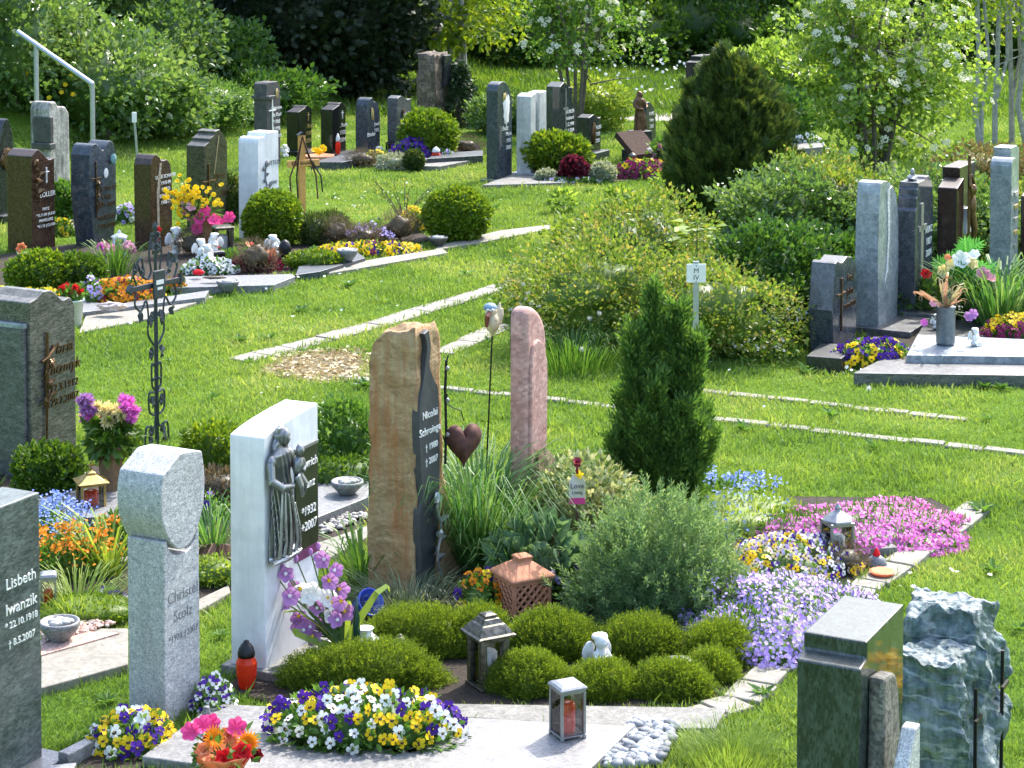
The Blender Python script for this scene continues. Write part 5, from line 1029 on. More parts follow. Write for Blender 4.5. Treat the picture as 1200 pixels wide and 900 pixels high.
carpet('pale lilac phlox cushion spilling over the flag edging', at(922, 742), .42, .44, .18, leafm('lilac_phlox', [(.42, .27, .72), (.53, .38, .8), (.68, .56, .89), (.32, .19, .6)], .3, glow=1.0, rough=.6), 5600, .0098, 1, rz=.5)
carpet('lilac phlox lobe low beside the lavender bush', at(866, 757), .2, .2, .14, leafm('lilac_phlox', [], 0) if 'lilac_phlox' in MATS else P_lil, 2400, .0098, 2, rz=.5)
carpet('magenta phlox carpet behind the silver lantern', at(1020, 628), .45, .36, .1, leafm('magenta_phlox', [(.66, .1, .48), (.76, .2, .6), (.86, .38, .74)], .3, glow=1.0, rough=.6), 6800, .0098, 3, rz=.4)
carpet('magenta phlox edge nearest the conifer', at(930, 622), .24, .2, .075, MATS['magenta_phlox'], 1800, .0098, 4, rz=.3)
carpet('yellow-green leafy cushion dotted with blue forget-me-nots near the conifer', at(860, 612), .34, .3, .12, P_blu, 420, .009, 5, leafmat=L_pale, name='forget_me_not')
def sprays(label, pos, rx, ry, hz, leaf, mat, nst, r, seed=0, name='forget_me_not', k=14, fr=.022, nl=900, lsize=.05, T=None):
    """airy plant: leafy base, thin stems and small heads of flowers"""
    o = thing(name, label, 'flowers', pos); g = np.random.default_rng(seed + 300); v, fs = leafball(nl, (rx, ry, hz * .62), T or leafT(.2, .08), lsize, .2, 2, seed, .1, .8, 0, PI, .6); v[:, 2] = np.maximum(v[:, 2], .005)
    mb = MB().add(v, fs); sb = MB(); P = []; 
    for i in range(nst):
        a = g.uniform(0, 6.3); q = math.sqrt(g.uniform()); x, y = rx * q * math.cos(a), ry * q * math.sin(a); z = hz * g.uniform(.6, 1.05) * (1 - .3 * q * q); p = np.array([x, y, z]); sb.add(*tube([p * np.array([.6, .6, 0]), p * np.array([.8, .8, .5]), p], .0018, 4)); P.append(p + g.normal(0, fr, (k, 3)) * np.array([1, 1, .5]))
    mb.build('foliage', leaf, o); sb.build('stem', M_stem, o); P = np.concatenate(P); v, fs = scat(starT(5, .45, .1), P, g.normal(0, .4, P.shape) + np.array([0, -.5, .8]), r * g.uniform(.7, 1.2, len(P)), rng=g); MB().add(v, fs).build('blossoms', mat, o); return o
sprays('blue forget-me-nots behind the headstone at the lower left edge', at(52, 642), .22, .22, .24, L_herb, P_blu, 80, .0068, 1)
sprays('orange wallflowers between forget-me-nots and long leaves', at(80, 676), .22, .16, .24, L_herb, P_org, 46, .0095, 2, name='wallflower', k=9, fr=.025)
sprays('orange wallflowers behind the speckled stele', at(142, 650), .12, .12, .26, L_herb, P_org, 20, .0095, 3, name='wallflower', k=8, fr=.02)
sprays('blue flowers scattered at the foot of the shrubs beside the small bowed headstone', at(905, 408), .42, .2, .3, L_herb, P_blu, 40, .011, 4, k=3)
sprays('white star flowers in tall weeds at the foot of the shrubs', at(880, 420), .3, .15, .16, L_herb, P_whi, 26, .014, 5, name='chickweed', k=2)
sprays('pale blue flowers above the carpet beside the conifer', at(850, 596), .28, .15, .2, L_herb, P_blu, 36, .008, 6)

# ------------------------------------------------------------------ heath mounds, bushes and grasses on the graves
SPR = sprigT(9, .15, .26, 1.1, 3)
for i, (x, y, rx, ry, h, lab) in enumerate([
    (426, 804, .31, .12, .125, 'front left clipped heath mound, the widest, behind the big pansy clump'),
    (490, 764, .25, .12, .15, 'heath mound behind the small white vase'), (646, 768, .19, .12, .14, 'heath mound right behind the antique lantern'),
    (752, 772, .165, .11, .13, 'heath mound behind the white angel figurine'), (842, 776, .125, .11, .125, 'heath mound nearest the lilac phlox'), (832, 798, .09, .08, .085, 'small heath mound beside the low silver lamp'),
    (621, 811, .155, .1, .115, 'front heath mound just right of the antique lantern'), (706, 815, .125, .095, .095, 'front heath mound in the middle of the kerb'), (788, 815, .155, .095, .1, 'front heath mound at the corner of the kerb'), (562, 762, .12, .12, .14, 'heath mound directly behind the antique lantern')]):
    bush('heath_mound', lab, 'shrub', at(x, y), (rx * 1.0, ry * 1.0, h), L_hebe, int(11000 * (rx * ry / .035) ** .8), .045, SPR, 'clipped heath mounds', core=.84, amp=.13, clump=.06, seed=700 + i, up=.8, lift=h * .15, inner=.82, jit=.35)
o = thing('lavender_bush', 'grey-green lavender bush before the dark conifer', 'shrub', at(768, 722)); v, fs = leafball(3400, (.32, .28, .40), sprigT(12, .13, .36, 1.1, 5), .085, .2, 2.4, 3, .5, .8, 0, 2.2, .35, .2); v[:, 2] = np.maximum(v[:, 2] + .06, .01); mb = MB().add(v, fs)
bv_, bf_ = ball((0, 0, .06), (.24, .2, .27), 16, .2, 3, 3); bv_[:, 2] = np.maximum(bv_[:, 2], 0); mb.add(bv_, bf_, 0, True); mb.build('foliage', L_lav, o); MB().add(*tube([(0, 0, -.03), (0, 0, .2)], [.03, .02], 6)).build('stem', M_bark, o)
# conifer
o = thing('conifer', 'dark green columnar conifer standing between the graves and the lawn', 'conifer', at(772, 612)); mb = MB(); g = np.random.default_rng(77)
for (dx, dy, r, h, n) in ((-.03, .03, .085, 1.3, 900), (-.15, -.06, .075, 1.08, 720), (.1, .0, .08, 1.2, 860), (.19, -.03, .08, 1.02, 720), (-.03, -.14, .09, .82, 640), (.25, .06, .065, .62, 300), (-.21, .04, .07, .66, 340), (.1, -.15, .085, .66, 540), (.0, .0, .2, .58, 1100), (.28, -.05, .05, .48, 180), (-.1, -.15, .08, .6, 420), (.2, -.12, .07, .55, 320), (-.25, -.06, .05, .45, 180)):
    t = g.uniform(.0, 1, n) ** 1.15; a = g.uniform(0, 2 * PI, n); rr = r * np.where(t < .3, .75 + .8 * t, 1.05 * (1 - t) ** .62 + .0) * g.uniform(.55, 1.0, n); P = np.c_[dx * (.5 + .6 * t) + rr * np.cos(a), dy * (.5 + .6 * t) + rr * np.sin(a), .03 + t * h * .97]
    n3 = n // 3; P, a = P[:n3], a[:n3]; v, fs = scat(plumeT(2), P, np.c_[np.cos(a) * .4, np.sin(a) * .4, np.ones(n3)] + g.normal(0, .15, (n3, 3)), .15 * g.uniform(.6, 1.2, n3), rng=g); mb.add(v, fs)
    lv, lf = lathe([(r * .4, .02), (r * .45, h * .25), (r * .28, h * .6), (r * .05, h * .85)], 10); lv = np.array(lv); tt = lv[:, 2] / h; lv[:, 0] += dx * (.5 + .6 * tt); lv[:, 1] += dy * (.5 + .6 * tt); mb.add(lv, lf, 0, True)
mb.build('foliage', L_thuja, o); o.scale = (.86, .86, .87); MB().add(*tube([(0, 0, -.05), (-.02, 0, .3), (-.05, 0, .8)], [.05, .04, .02], 7)).build('trunk', M_bark, o)
def grass_tuft(label, pos, n, h, w, bend, mat=L_tuft, spread=.6, seed=0, name='ornamental_grass', r0=.05, cat='grass'):
    g = np.random.default_rng(seed + 40); a = g.uniform(0, 6.3, n); q = g.uniform(0, 1, n) ** .6; P = np.c_[r0 * q * np.cos(a), r0 * q * np.sin(a), np.zeros(n)]; Z = np.c_[spread * q * np.cos(a), spread * q * np.sin(a), np.ones(n)] + g.normal(0, .12, (n, 3))
    R = np.c_[-np.sin(a), np.cos(a), np.zeros(n)]; Z = unit(Z); X = R; Yv = np.cross(Z, X); S = h * g.uniform(.55, 1.1, n)
    tv, tfs = archT(w, bend); tv = np.array(tv); L_ = tv[None] * S[:, None, None]; out = unit(np.c_[np.cos(a), np.sin(a), np.zeros(n)])
    V = P[:, None] + L_[..., 0:1] * X[:, None] + L_[..., 1:2] * out[:, None] + L_[..., 2:3] * Z[:, None]; b = (np.arange(n) * len(tv))[:, None, None]; V = V.reshape(-1, 3); V[:, 2] = np.maximum(V[:, 2], .004)
    o = MB().add(V, [(f[None] + b).reshape(-1, f.shape[1]) for f in tfs]).build(name, mat, None, pos); return tag(o, label, cat)
grass_tuft('tall arching ornamental grass between the ochre and the pink stele', at(562, 668), 700, .58, .0085, .5, seed=1, r0=.1, spread=.45)
grass_tuft('second arching grass tuft at the foot of the pink stele', at(608, 690), 120, .32, .009, .6, seed=2, r0=.07, spread=.6)
grass_tuft('long leaved bulb tuft beside the orange wallflowers', at(126, 676), 90, .34, .022, .4, L_pale, seed=3, r0=.05, spread=.6, name='bulb_leaves')
grass_tuft('white striped leaves in the terracotta bowl behind the speckled stele', at(250, 655), 110, .32, .016, .55, L_tuft, seed=4, r0=.05, name='striped_leaves')
grass_tuft('feathery low grass before the ochre stele', at(478, 712), 500, .15, .012, .6, leafm('blue_fescue', [(.14, .2, .09), (.26, .32, .18), (.36, .4, .26)], .3), seed=5, r0=.2, spread=.9, name='fescue_tuft')
grass_tuft('loose weedy grass tuft beside the pale slab with the bowl', at(90, 722), 260, .2, .014, .6, L_pale, seed=6, r0=.14, spread=.9, name='weedy_tuft')
grass_tuft('rank grass tuft at the end of the flag edging, lower right', at(856, 892), 700, .11, .014, .35, L_grass, seed=7, r0=.17, spread=.5, name='rank_grass')
grass_tuft('rank grass before the shrubs beside the pink stele', at(672, 430), 700, .26, .014, .4, L_herb, seed=8, r0=.35, spread=.4, name='rank_grass')
grass_tuft('daffodil leaves between the box hedge and the iron cross', at(136, 322), 160, .3, .02, .3, L_herb, seed=9, r0=.12, spread=.4, name='daffodil_leaves')
grass_tuft('spiky grey grass before the yellow-green bush in the far row', at(652, 205), 260, .34, .016, .3, L_grey, seed=10, r0=.08, spread=.8, name='spiky_grass')
grass_tuft('lily leaves with white edges by the raised slab at the right edge', at(1172, 385), 420, .5, .02, .4, L_tuft, seed=11, r0=.2, spread=.45, name='lily_leaves')
grass_tuft('green leaf fan standing in the rough grass behind the blue pot', at(424, 690), 60, .3, .03, .5, L_herb, seed=12, r0=.06, spread=.5, name='leaf_fan')
bush('variegated_bush', 'cream and green variegated bush beside the pink stele', 'shrub', at(682, 662), (.25, .22, .25), L_vari, 3600, .035, leafT(.3, .08), core=.6, seed=31, amp=.25, clump=.12)
bush('variegated_bush', 'low variegated shoots between pink stele and lavender bush', 'shrub', at(730, 668), (.18, .16, .2), L_vari, 1500, .035, leafT(.3, .08), core=.45, seed=32, amp=.35, clump=.2)
bush('evergreen_bush', 'glossy evergreen bush before the striped headstone at left', 'shrub', at(58, 588), (.2, .17, .15), L_box, 2600, .03, broadT(.36), core=.6, seed=33, amp=.2, clump=.12)
bush('yellow_bush', 'yellow-green bush behind the white marble headstone', 'shrub', at(250, 565), (.19, .16, .17), L_boxy, 2600, .03, leafT(.3), core=.7, seed=34)
bush('juniper_mat', 'dull green creeping juniper below the yellow-green bush', 'shrub', at(255, 590), (.16, .13, .09), L_heath, 900, .04, leafT(.12), core=.7, seed=35)
bush('leafy_shrub', 'loose leafy shrub between the white headstone and the ochre stele', 'shrub', at(408, 556), (.19, .16, .2), L_herb, 2200, .035, leafT(.32), core=.5, seed=36, amp=.25, clump=.15)
bush('cotoneaster_mat', 'dark creeping ground cover behind the grey bowl', 'shrub', at(398, 572), (.3, .2, .09), L_box, 1800, .028, leafT(.34), core=.8, seed=37)
bush('turf_mound', 'flat green stonecrop cushion beside the pale slab with the bowl', 'plant', at(100, 728), (.22, .16, .05), L_boxy, 1800, .02, leafT(.2), core=.9, seed=38)
bush('stonecrop', 'reddish green stonecrop behind the speckled stele', 'plant', at(250, 684), (.14, .12, .06), L_pale, 900, .022, leafT(.3), core=.8, seed=39)
bush('heath_tuft', 'small dark heath tuft beside the gnome', 'plant', at(985, 672), (.13, .1, .07), L_heath, 600, .035, SPR, core=.7, seed=41, up=.6)
bush('herb_clump', 'leafy green clump with broad leaves behind the terracotta lantern', 'plant', at(630, 695), (.2, .12, .16), leafm('sage_leaf', [(.09, .18, .09), (.16, .28, .15)], .3), 260, .09, broadT(.3), core=.5, seed=43)
# ------------------------------------------------------------------ details of the front graves
lantern('lantern', 'tall silver lantern with a domed six-sided roof between the phlox cushions', at(981, 664), .125, .3, M_silver, .3, 'round', candle=M_white)
gn = thing('stone_gnome', 'little grey stone figure with a red cap on the kerb', 'figurine', at(1027, 668)); MB().add(*lathe([(.04, 0), (.045, .03), (.035, .055), (.015, .07)], 14, ex=(1.1, .8)), 0, True).build('body', S_notch, gn); MB().add(*lathe([(.016, .068), (.018, .075), (.006, .1), (.001, .105)], 10), 0, True).build('cap', P_red, gn)
tag(MB().add(*off(lathe([(.05, 0), (.06, .012), (.05, .016), (.01, .012)], 14), (0, 0, 0))).build('shallow_dish', P_coral, None, at(1034, 672, .03)), 'small coral coloured dish beside the little grey figure', 'dish')
# name sign on a stake
P = at(676, 696); sg = thing('garden_tag', 'pastel tag lettered Love Living hanging below a red rosette on a stake', 'sign', P, .1); zb = HT(696, 591); zt = HT(696, 556); zr = HT(696, 541)
MB().add(*tube([(0, .01, -.05), (0, .012, zr)], .005, 6)).build('stake', M_rust, sg); sw = .036
MB().add(*prism([(-sw, zb), (sw, zb), (sw, zt - .03), (sw * .5, zt), (-sw * .5, zt), (-sw, zt - .03)], -.004, .002)).build('tag_board', plain('pastel_board', (.62, .6, .36), .6, var=.25, sc=14, c2=(.66, .6, .62)), sg, bevel=.002)
MB().add(*box(-sw * .97, sw * .97, -.0055, -.0045, zb + .002, zb + .03)).build('pink_band', P_hot, sg); text('Love', .032, plain('ink', (.08, .06, .07), .7), sg, 0, zt - .035, y=-.0062, dep=.0005); text('Living', .02, plain('ink', (.08, .06, .07), .7), sg, 0, zt - .07, y=-.0062, dep=.0005)
v, fs = scat(bloomT(6, .4, .4), [(0, 0, zr), (0, -.004, zr - .01)], [(0, -.6, .7), (0, -1, .2)], [.022, .018]); MB().add(v, fs).build('rosette', plain('dark_red_metal', (.25, .015, .03), .35, .3), sg); MB().add(*tube([(0, 0, zr - .01), (.0, -.004, zr - .03), (0, -.002, zt + .005)], .006, 6)).build('rosette_stem', plain('dark_red_metal', (.25, .015, .03), .35, .3), sg)
MB().add(*scat(bloomT(4, .2, .4), [(.01, -.004, zt)], [(0, -1, .2)], [.02])).build('ribbon_bow', P_yel, sg)
# bird on a rod
P = at(566, 640); d = P[1]; bd = thing('bird_ornament', 'cream garden bird with a blue-grey cap on a thin iron rod', 'ornament', P, 0); topz = HT(640, 389); lean = toward(577, 389, d)[0] - P[0]
MB().add(*tube([(0, 0, -.05), (lean * .5, 0, topz * .5), (lean, 0, topz)], .0045, 6)).build('rod', M_blk, bd)
mb = MB(); B = lambda c, r, a=0: mb.add(*ball(np.array(c), r, 14, a, 8, 2)); bz = topz
B((lean, 0, bz + .045), (.036, .04, .05)); B((lean - .008, -.008, bz + .105), (.03, .03, .032)); mb.add(*tube([(lean + .02, .01, bz + .05), (lean + .03, .02, bz + .1), (lean + .036, .03, bz + .135)], [.02, .014, .004], 8)); mb.add(*tube([(lean + .03, .0, bz + .04), (lean + .045, .01, bz + .08), (lean + .05, .02, bz + .11)], [.014, .01, .003], 8)); mb.add(*tube([(lean, 0, bz), (lean, 0, bz - .02)], [.014, .006], 8))
q = mb.build('bird_body', plain('cream_glaze', (.62, .52, .34), .35, var=.3, sc=20), bd); remesh(q, .004, 1)
MB().add(*off(ball((0, 0, 0), (.033, .033, .022), 14), (lean - .01, -.004, bz + .118))).build('cap', plain('blue_grey_glaze', (.16, .26, .38), .4), bd); MB().add(*tube([(lean - .012, -.036, bz + .1), (lean - .022, -.055, bz + .085), (lean - .028, -.05, bz + .035)], [.011, .013, .009], 8)).build('beak', plain('brown_glaze', (.16, .05, .03), .4), bd)
for s in (-.012, .01): MB().add(*ball((lean - .008 + s, -.036, bz + .11), .008, 8)).build('eye', M_white, bd); MB().add(*ball((lean - .008 + s, -.043, bz + .11), .0035, 6)).build('pupil', M_blk, bd)
tag(MB().add(*lathe([(.018, 0), (.02, .05), (.012, .09), (.012, .095)], 12), 0, True).build('clay_pot', S_notch, None, at(242, 858, .05)), 'tiny grey stone figurine at the foot of the speckled stele', 'figurine')
# bouquet, bottom
bq = thing('rose_bouquet', 'wrapped bouquet of red roses, orange gerberas and pink blooms at the bottom edge', 'flowers', at(262, 925, .0)); d0 = bq.location.y
MB().add(*lathe([(.03, 0), (.05, .05), (.1, .13), (.105, .14), (.09, .13), (.03, .02)], 18, .06, 9), 0, True).build('wrapping', P_coral, bq)
def roseT():
    parts = []
    for k, (r, c, n) in enumerate(((.45, 2.2, 4), (.75, 1.0, 5), (1.0, .45, 6))): a = np.arange(n) * 2 * PI / n + k; parts.append(scat(broadT(.55, .18), np.zeros((n, 3)), np.c_[np.cos(a), np.sin(a), np.full(n, c)], np.full(n, r), roll=(0, 0, 1)))
    return merge(parts)
def gerbT(): a = np.arange(20) * 2 * PI / 20; return merge([scat(leafT(.12, .03), np.zeros((20, 3)), np.c_[np.cos(a), np.sin(a), np.full(20, .15)], np.ones(20), roll=(0, 0, 1)), scat(leafT(.12, .03), np.zeros((20, 3)), np.c_[np.cos(a + .15), np.sin(a + .15), np.full(20, .35)], np.full(20, .75), roll=(0, 0, 1))])
def heads(o, items, base=(0, 0, .1), stems=True, mat_s=M_stem, dz=-.0, sd=1, face=(0, -1, .6)):
    g = np.random.default_rng(sd); b0 = np.array(o.location); sb = MB()
    for (T, x, y, r, m, dy) in items:
        p = toward(x, y, b0[1] + dy) - b0; v, fs = scat(T, [(0, 0, 0)], [np.array(face) + g.normal(0, .25, 3)], [r]); MB().add(v, fs).build('flower', m, o, p); (sb if len(items) > 3 else MB()).add(*tube([np.array(base), (p + np.array(base)) / 2 + np.array([0, .02, 0]), p - np.array(face) * .008], .0035, 5)) if len(items) > 3 else MB().add(*tube([np.array(base), (p + np.array(base)) / 2 + np.array([0, .02, 0]), p - np.array(face) * .008], .0035, 5)).build('stem', mat_s, o)
    if stems and len(items) > 3: sb.build('stem', mat_s, o)
R5, GB_, BL = roseT(), gerbT(), bloomT(6, .5, .4)
heads(bq, [(R5, 263, 890, .045, P_red, -.06), (R5, 285, 882, .042, P_red, -.04), (R5, 250, 866, .04, P_dkr, .02), (GB_, 250, 865, .05, P_org, -.03), (GB_, 291, 870, .048, P_org, .0), (BL, 224, 858, .038, P_hot, .0), (BL, 247, 848, .038, P_hot, .05), (BL, 276, 853, .042, P_hot, .06), (BL, 238, 852, .04, P_hot, .02), (R5, 268, 862, .035, P_coral, .05), (R5, 240, 880, .036, P_coral, -.05), (R5, 300, 886, .03, P_dkr, 0), (GB_, 275, 868, .03, P_coral, .02)], sd=3)
v, fs = leafball(60, (.12, .1, .07), broadT(.3), .036, .2, 2, 5, .4, .1); MB().add(v + np.array([0, 0, .135]), fs).build('foliage', L_herb, bq)
P, w_, t_, h_, rz_ = dims(934, 1008, 1056, 1116, 757); u_, v_ = uv(); n_ = -v_; pf = P + u_ * w_ * .62; pf[2] = h_ * .84; dd = pf - np.array([0, 0, CAMH]); dd /= np.linalg.norm(dd); rf = dd - 2 * (dd @ n_) * n_; MGP = pf + rf * 1.5; MGZ = MGP[2]; MGP = (float(MGP[0]), float(MGP[1]), 0.0); print('MARIGOLD', MGP, MGZ, n_, rf)
# yellow flowers whose image shows in the polished face
sprays('yellow marigolds between the two stones in the lower right corner', MGP, .11, .11, max(.25, MGZ + .03), L_herb, P_yel, 22, .016, 44, name='marigold', k=7, fr=.028, nl=400)

# ------------------------------------------------------------------ left plots
lantern('lantern', 'brass lantern with little cross on its roof and a red candle', at(107, 598, .06), .13, .2, M_brass, .4, 'pyramid', candle=M_red, cross=True)
cv = thing('flower_vase', 'ribbed brown vase of pink and cream chrysanthemums', 'vase', at(130, 580, .06)); MB().add(*lathe([(.05, 0), (.052, .02), (.048, .06), (.058, .16), (.066, .245), (.068, .255), (.058, .25), (.04, .15)], 48, .05, 16), 0, True).build('vase_body', plain('brown_glazed_clay', (.2, .12, .06), .5, var=.35), cv)
MUM = merge([scat(leafT(.16, .06), np.zeros((60, 3)), unit(np.random.default_rng(5).normal(size=(60, 3))) + np.array([0, 0, .45]), np.random.default_rng(6).uniform(.6, 1.0, 60))])
its = []
g = np.random.default_rng(8)
for (cx, cy, m, n, s) in ((103, 477, P_plum, 11, 9), (125, 484, P_crm, 15, 12), (148, 479, P_mag, 14, 11), (153, 489, P_mag, 5, 7), (103, 489, P_mag, 5, 7)):
    for i in range(n): its.append((MUM, cx + g.normal(0, s * .55), cy + g.normal(0, s * .5), .042, m, g.uniform(-.06, .06)))
heads(cv, its, (0, 0, .22), sd=4, face=(0, -.6, .8)); v, fs = leafball(260, (.12, .11, .1), broadT(.32), .06, .25, 2, 6, .2, -.2); MB().add(v + np.array([0, 0, .31]), fs).build('foliage', L_box, cv)
# wrought iron grave cross
P = G(184, 520); hh = HT(520, 266); ic = thing('iron_grave_cross', 'wrought iron grave cross of scrolls and leaves standing in the lawn', 'cross', P, math.radians(90 - 33)); w2 = .33; ic.scale = (.6, 1, 1)
MB().add(*tube([(0, 0, -.05), (0, 0, hh * .5), (0, 0, hh)], [.016, .016, .010], 4)).add(*lathe([(.013, hh * .98), (.02, hh * 1.0), (.0, hh * 1.03)], 8)).build('post', M_iron, ic)
zc = hh * .735; MB().add(*box(-w2, w2, -.011, .011, zc - .014, zc + .014)).build('crossbar', M_iron, ic, bevel=.002)
for s in (-1, 1): MB().add(*prism([(s * w2, zc - .03), (s * (w2 + .06), zc), (s * w2, zc + .03)][::s], -.014, .014)).build('arrow_tip', M_iron, ic)
MB().add(*box(-.075, .085, -.03, -.017, zc - .075, zc + .085)).build('name_plate', M_iron, ic, bevel=.012); MB().add(*box(-.045, .055, -.0325, -.0305, zc + .005, zc + .03)).add(*box(-.03, .04, -.0325, -.0305, zc - .025, zc - .01)).build('name_lines', M_white_l, ic)
mb = MB(); lf = MB()
def scroll(pts, r=.0075): mb.add(*tube(np.array([(x, 0, z) for x, z in smooth(pts, 5)]), r, 6))
def ileaf(x, z, a, s=.065): v, fs = scat(merge([scat(broadT(.5, .14), np.zeros((3, 3)), np.array([(math.cos(b), .15, math.sin(b)) for b in (a - .8, a, a + .8)]), np.array([s * .8, s, s * .8]), roll=(0, 1, 0))]), [(x, -.012, z)], [(0, 0, 1)], [1.0], roll=(0, 1, 0)); lf.add(v, fs)
for s in (-1, 1):
    scroll([(0, hh * .93), (s * .06, hh * .95), (s * .085, hh * .87), (s * .06, hh * .8), (s * .12, hh * .77), (s * .2, hh * .8), (s * .24, hh * .85), (s * .19, hh * .87), (s * .17, hh * .83)])
    scroll([(s * .26, zc - .02), (s * .28, zc - .09), (s * .2, zc - .13), (s * .13, zc - .08), (s * .1, zc - .18), (s * .11, hh * .52), (s * .05, hh * .47), (0, hh * .45)])
    scroll([(s * .26, zc + .02), (s * .3, zc + .09), (s * .24, zc + .13), (s * .2, zc + .08)]); scroll([(s * .01, hh * .36), (s * .06, hh * .37), (s * .06, hh * .28), (s * .02, hh * .25)])
    scroll([(0, hh * .31), (s * .05, hh * .3)]); scroll([(s * .02, hh * .24), (s * .1, hh * .24), (s * .1, hh * .16), (s * .03, hh * .14), (s * .02, hh * .19)]); scroll([(s * .01, hh * .14), (s * .04, hh * .08), (s * .14, hh * .09), (s * .16, .02), (s * .165, -.03)])
    for (x, z, a) in ((.06, hh * .9, 2.6), (.16, hh * .8, .4), (.26, zc + .1, 1.0), (.2, zc - .14, -1.0), (.1, hh * .56, 2.2), (.04, hh * .58, .7), (.05, hh * .42, .3), (.08, hh * .19, 2.4), (.07, hh * .05, 1.2), (.07, hh * .03, -.4)): ileaf(s * x, z, a if s > 0 else PI - a)
mb.add(*ball((-.04, 0, hh * .965), .016, 8)).add(*ball((.04, 0, hh * .965), .016, 8)); mb.build('scrollwork', M_iron, ic); lf.build('iron_leaves', M_iron, ic)
lantern('lantern', 'small white topped lantern with red candle by the left edge headstone', at(57, 724), .07, .2, M_silver, .2, 'cap', candle=M_red)
bowl('grey granite bowl with stones on the pale slab', at(70, 751, .04), .085, .085); bowl('grey metal bowl on the dark slab behind the white marble headstone', at(407, 579, .07), .085, .07)
tp = thing('clay_bowl', 'brown clay bowl with striped leaves behind the speckled stele', 'bowl', at(248, 672)); MB().add(*lathe([(.06, 0), (.1, .05), (.13, .1), (.12, .1), (.09, .06)], 20), 0, True).build('bowl_body', plain('brown_clay', (.1, .05, .03), .6), tp)

# ------------------------------------------------------------------ back left row
def topiary(label, x, yb, yt, wpx, seed, mat=L_boxy, sz=.035, n=7000):
    P = G(x, yb); h = HT(yb, yt); r = wpx / 2 * P[1] / F * 1.0
    return bush('box_ball', label, 'shrub', P, (r, r, h * .52), mat, n, sz, leafT(.34, .08), 'clipped box balls', core=.86, amp=.05, clump=.035, seed=seed, lift=h * .49, inner=.84, jit=.6)
topiary('clipped box ball before the white marble headstone at back left', 320, 288, 224, 71, 1); topiary('larger clipped box ball alone near the middle of the lawn', 536, 282, 220, 80, 2)
topiary('looser round bush behind the violet pansies', 502, 186, 130, 68, 3, sz=.055, n=3800); topiary('tiny dark clipped ball in the far flower grave', 485, 200, 176, 24, 4, L_yew, .03, 1800)
topiary('small grey-green ball beside the burgundy leaves', 706, 214, 192, 30, 5, L_grey, .04, 1200); topiary('low grey-green ball at the foot of the yellow-green bush', 641, 214, 200, 24, 6, L_grey, .04, 900)
for i, (x, y, rx, ry, h) in enumerate([(48, 345, .26, .22, .34), (90, 342, .22, .2, .3)]): bush('box_hedge', ['wide end of the low box hedge, nearest the left edge', 'narrow end of the low box hedge, nearest the iron cross'][i], 'hedge', at(x, y), (rx, ry, h * .55), L_box if i else L_boxy, 4200, .035, leafT(.34), core=.85, amp=.08, seed=45 + i, lift=h * .45)
bush('yellow_green_bush', 'yellow-green rounded bush in front of the dark green headstone', 'shrub', at(652, 206), (.36, .3, .25), L_boxy, 4200, .055, leafT(.32), core=.75, amp=.15, clump=.1, seed=50)
bush('dwarf_yew', 'small dark yew right of the clipped box ball', 'shrub', at(367, 287), (.15, .14, .14), L_yew, 1400, .05, leafT(.1), core=.75, seed=51)
bush('dwarf_yew', 'second small dark evergreen among the dry heather', 'shrub', at(388, 281), (.17, .14, .13), L_yew, 1400, .05, leafT(.1), core=.75, seed=52)
for i, (x, y, s, lab) in enumerate([(395, 288, 1.0, 'faded brown heather behind the pansy row, left tuft'), (428, 290, .8, 'faded brown heather with mauve flowers behind the pansy row'), (468, 284, 1.15, 'faded brown heather beside the bright yellow pansies'), (300, 320, 1.1, 'brownish heather before the white kneeling figurines'), (225, 300, .9, 'brownish heath behind the white standing angel')]): bush('heather', lab, 'plant', at(x, y), (.16 * s, .13 * s, .13 * s), L_heath, 900, .045, SPR, 'faded heather tufts', core=.6, seed=53 + i, up=.7, amp=.2)
sprays('mauve heather blossoms behind the pansy row', at(432, 288), .2, .12, .2, L_heath, P_lil, 30, .014, 10, name='heather_bloom', k=5); sprays('dark red leaved low roses with white and red flowers before the clipped ball', at(300, 318), .24, .14, .22, L_bur, P_coral, 8, .03, 11, name='rose_bush', k=1)
sprays('green leafy plants with red buds behind the white blossom cushion', at(275, 310), .24, .14, .2, L_herb, P_red, 8, .022, 12, name='primrose', k=1); bush('green_cushion', 'flat green cushion plant on the dark kerb end', 'plant', at(368, 316), (.24, .12, .08), L_boxy, 1500, .035, leafT(.25), core=.85, seed=60)
bush('burgundy_plant', 'dark burgundy leaved plant in the far centre grave', 'plant', at(672, 214), (.14, .12, .13), L_bur, 700, .06, broadT(.42), core=.5, seed=61); bush('silver_plant', 'silvery foliage plant in the far flower grave', 'plant', at(462, 199), (.2, .1, .09), L_grey, 800, .05, leafT(.15), core=.6, seed=62); bush('low_heath', 'brownish low heath at the left end of the far flower grave', 'plant', at(425, 196), (.2, .12, .1), L_heath, 700, .05, SPR, core=.6, seed=63, up=.6)
bush('small_evergreen', 'little evergreen at the far flower grave beside the arched stone', 'plant', at(545, 182), (.22, .15, .12), L_heath, 800, .05, SPR, core=.6, seed=64)
bush('low_bush', 'low yellow-green bush behind the olive stepped headstone', 'shrub', at(262, 262), (.24, .2, .24), L_yew, 2200, .05, leafT(.3), core=.7, seed=66); bush('leafy_clump', 'leafy green clump beside the brown headstone at left', 'shrub', at(73, 262), (.16, .14, .2), L_herb, 1300, .06, broadT(.3), core=.5, seed=67)
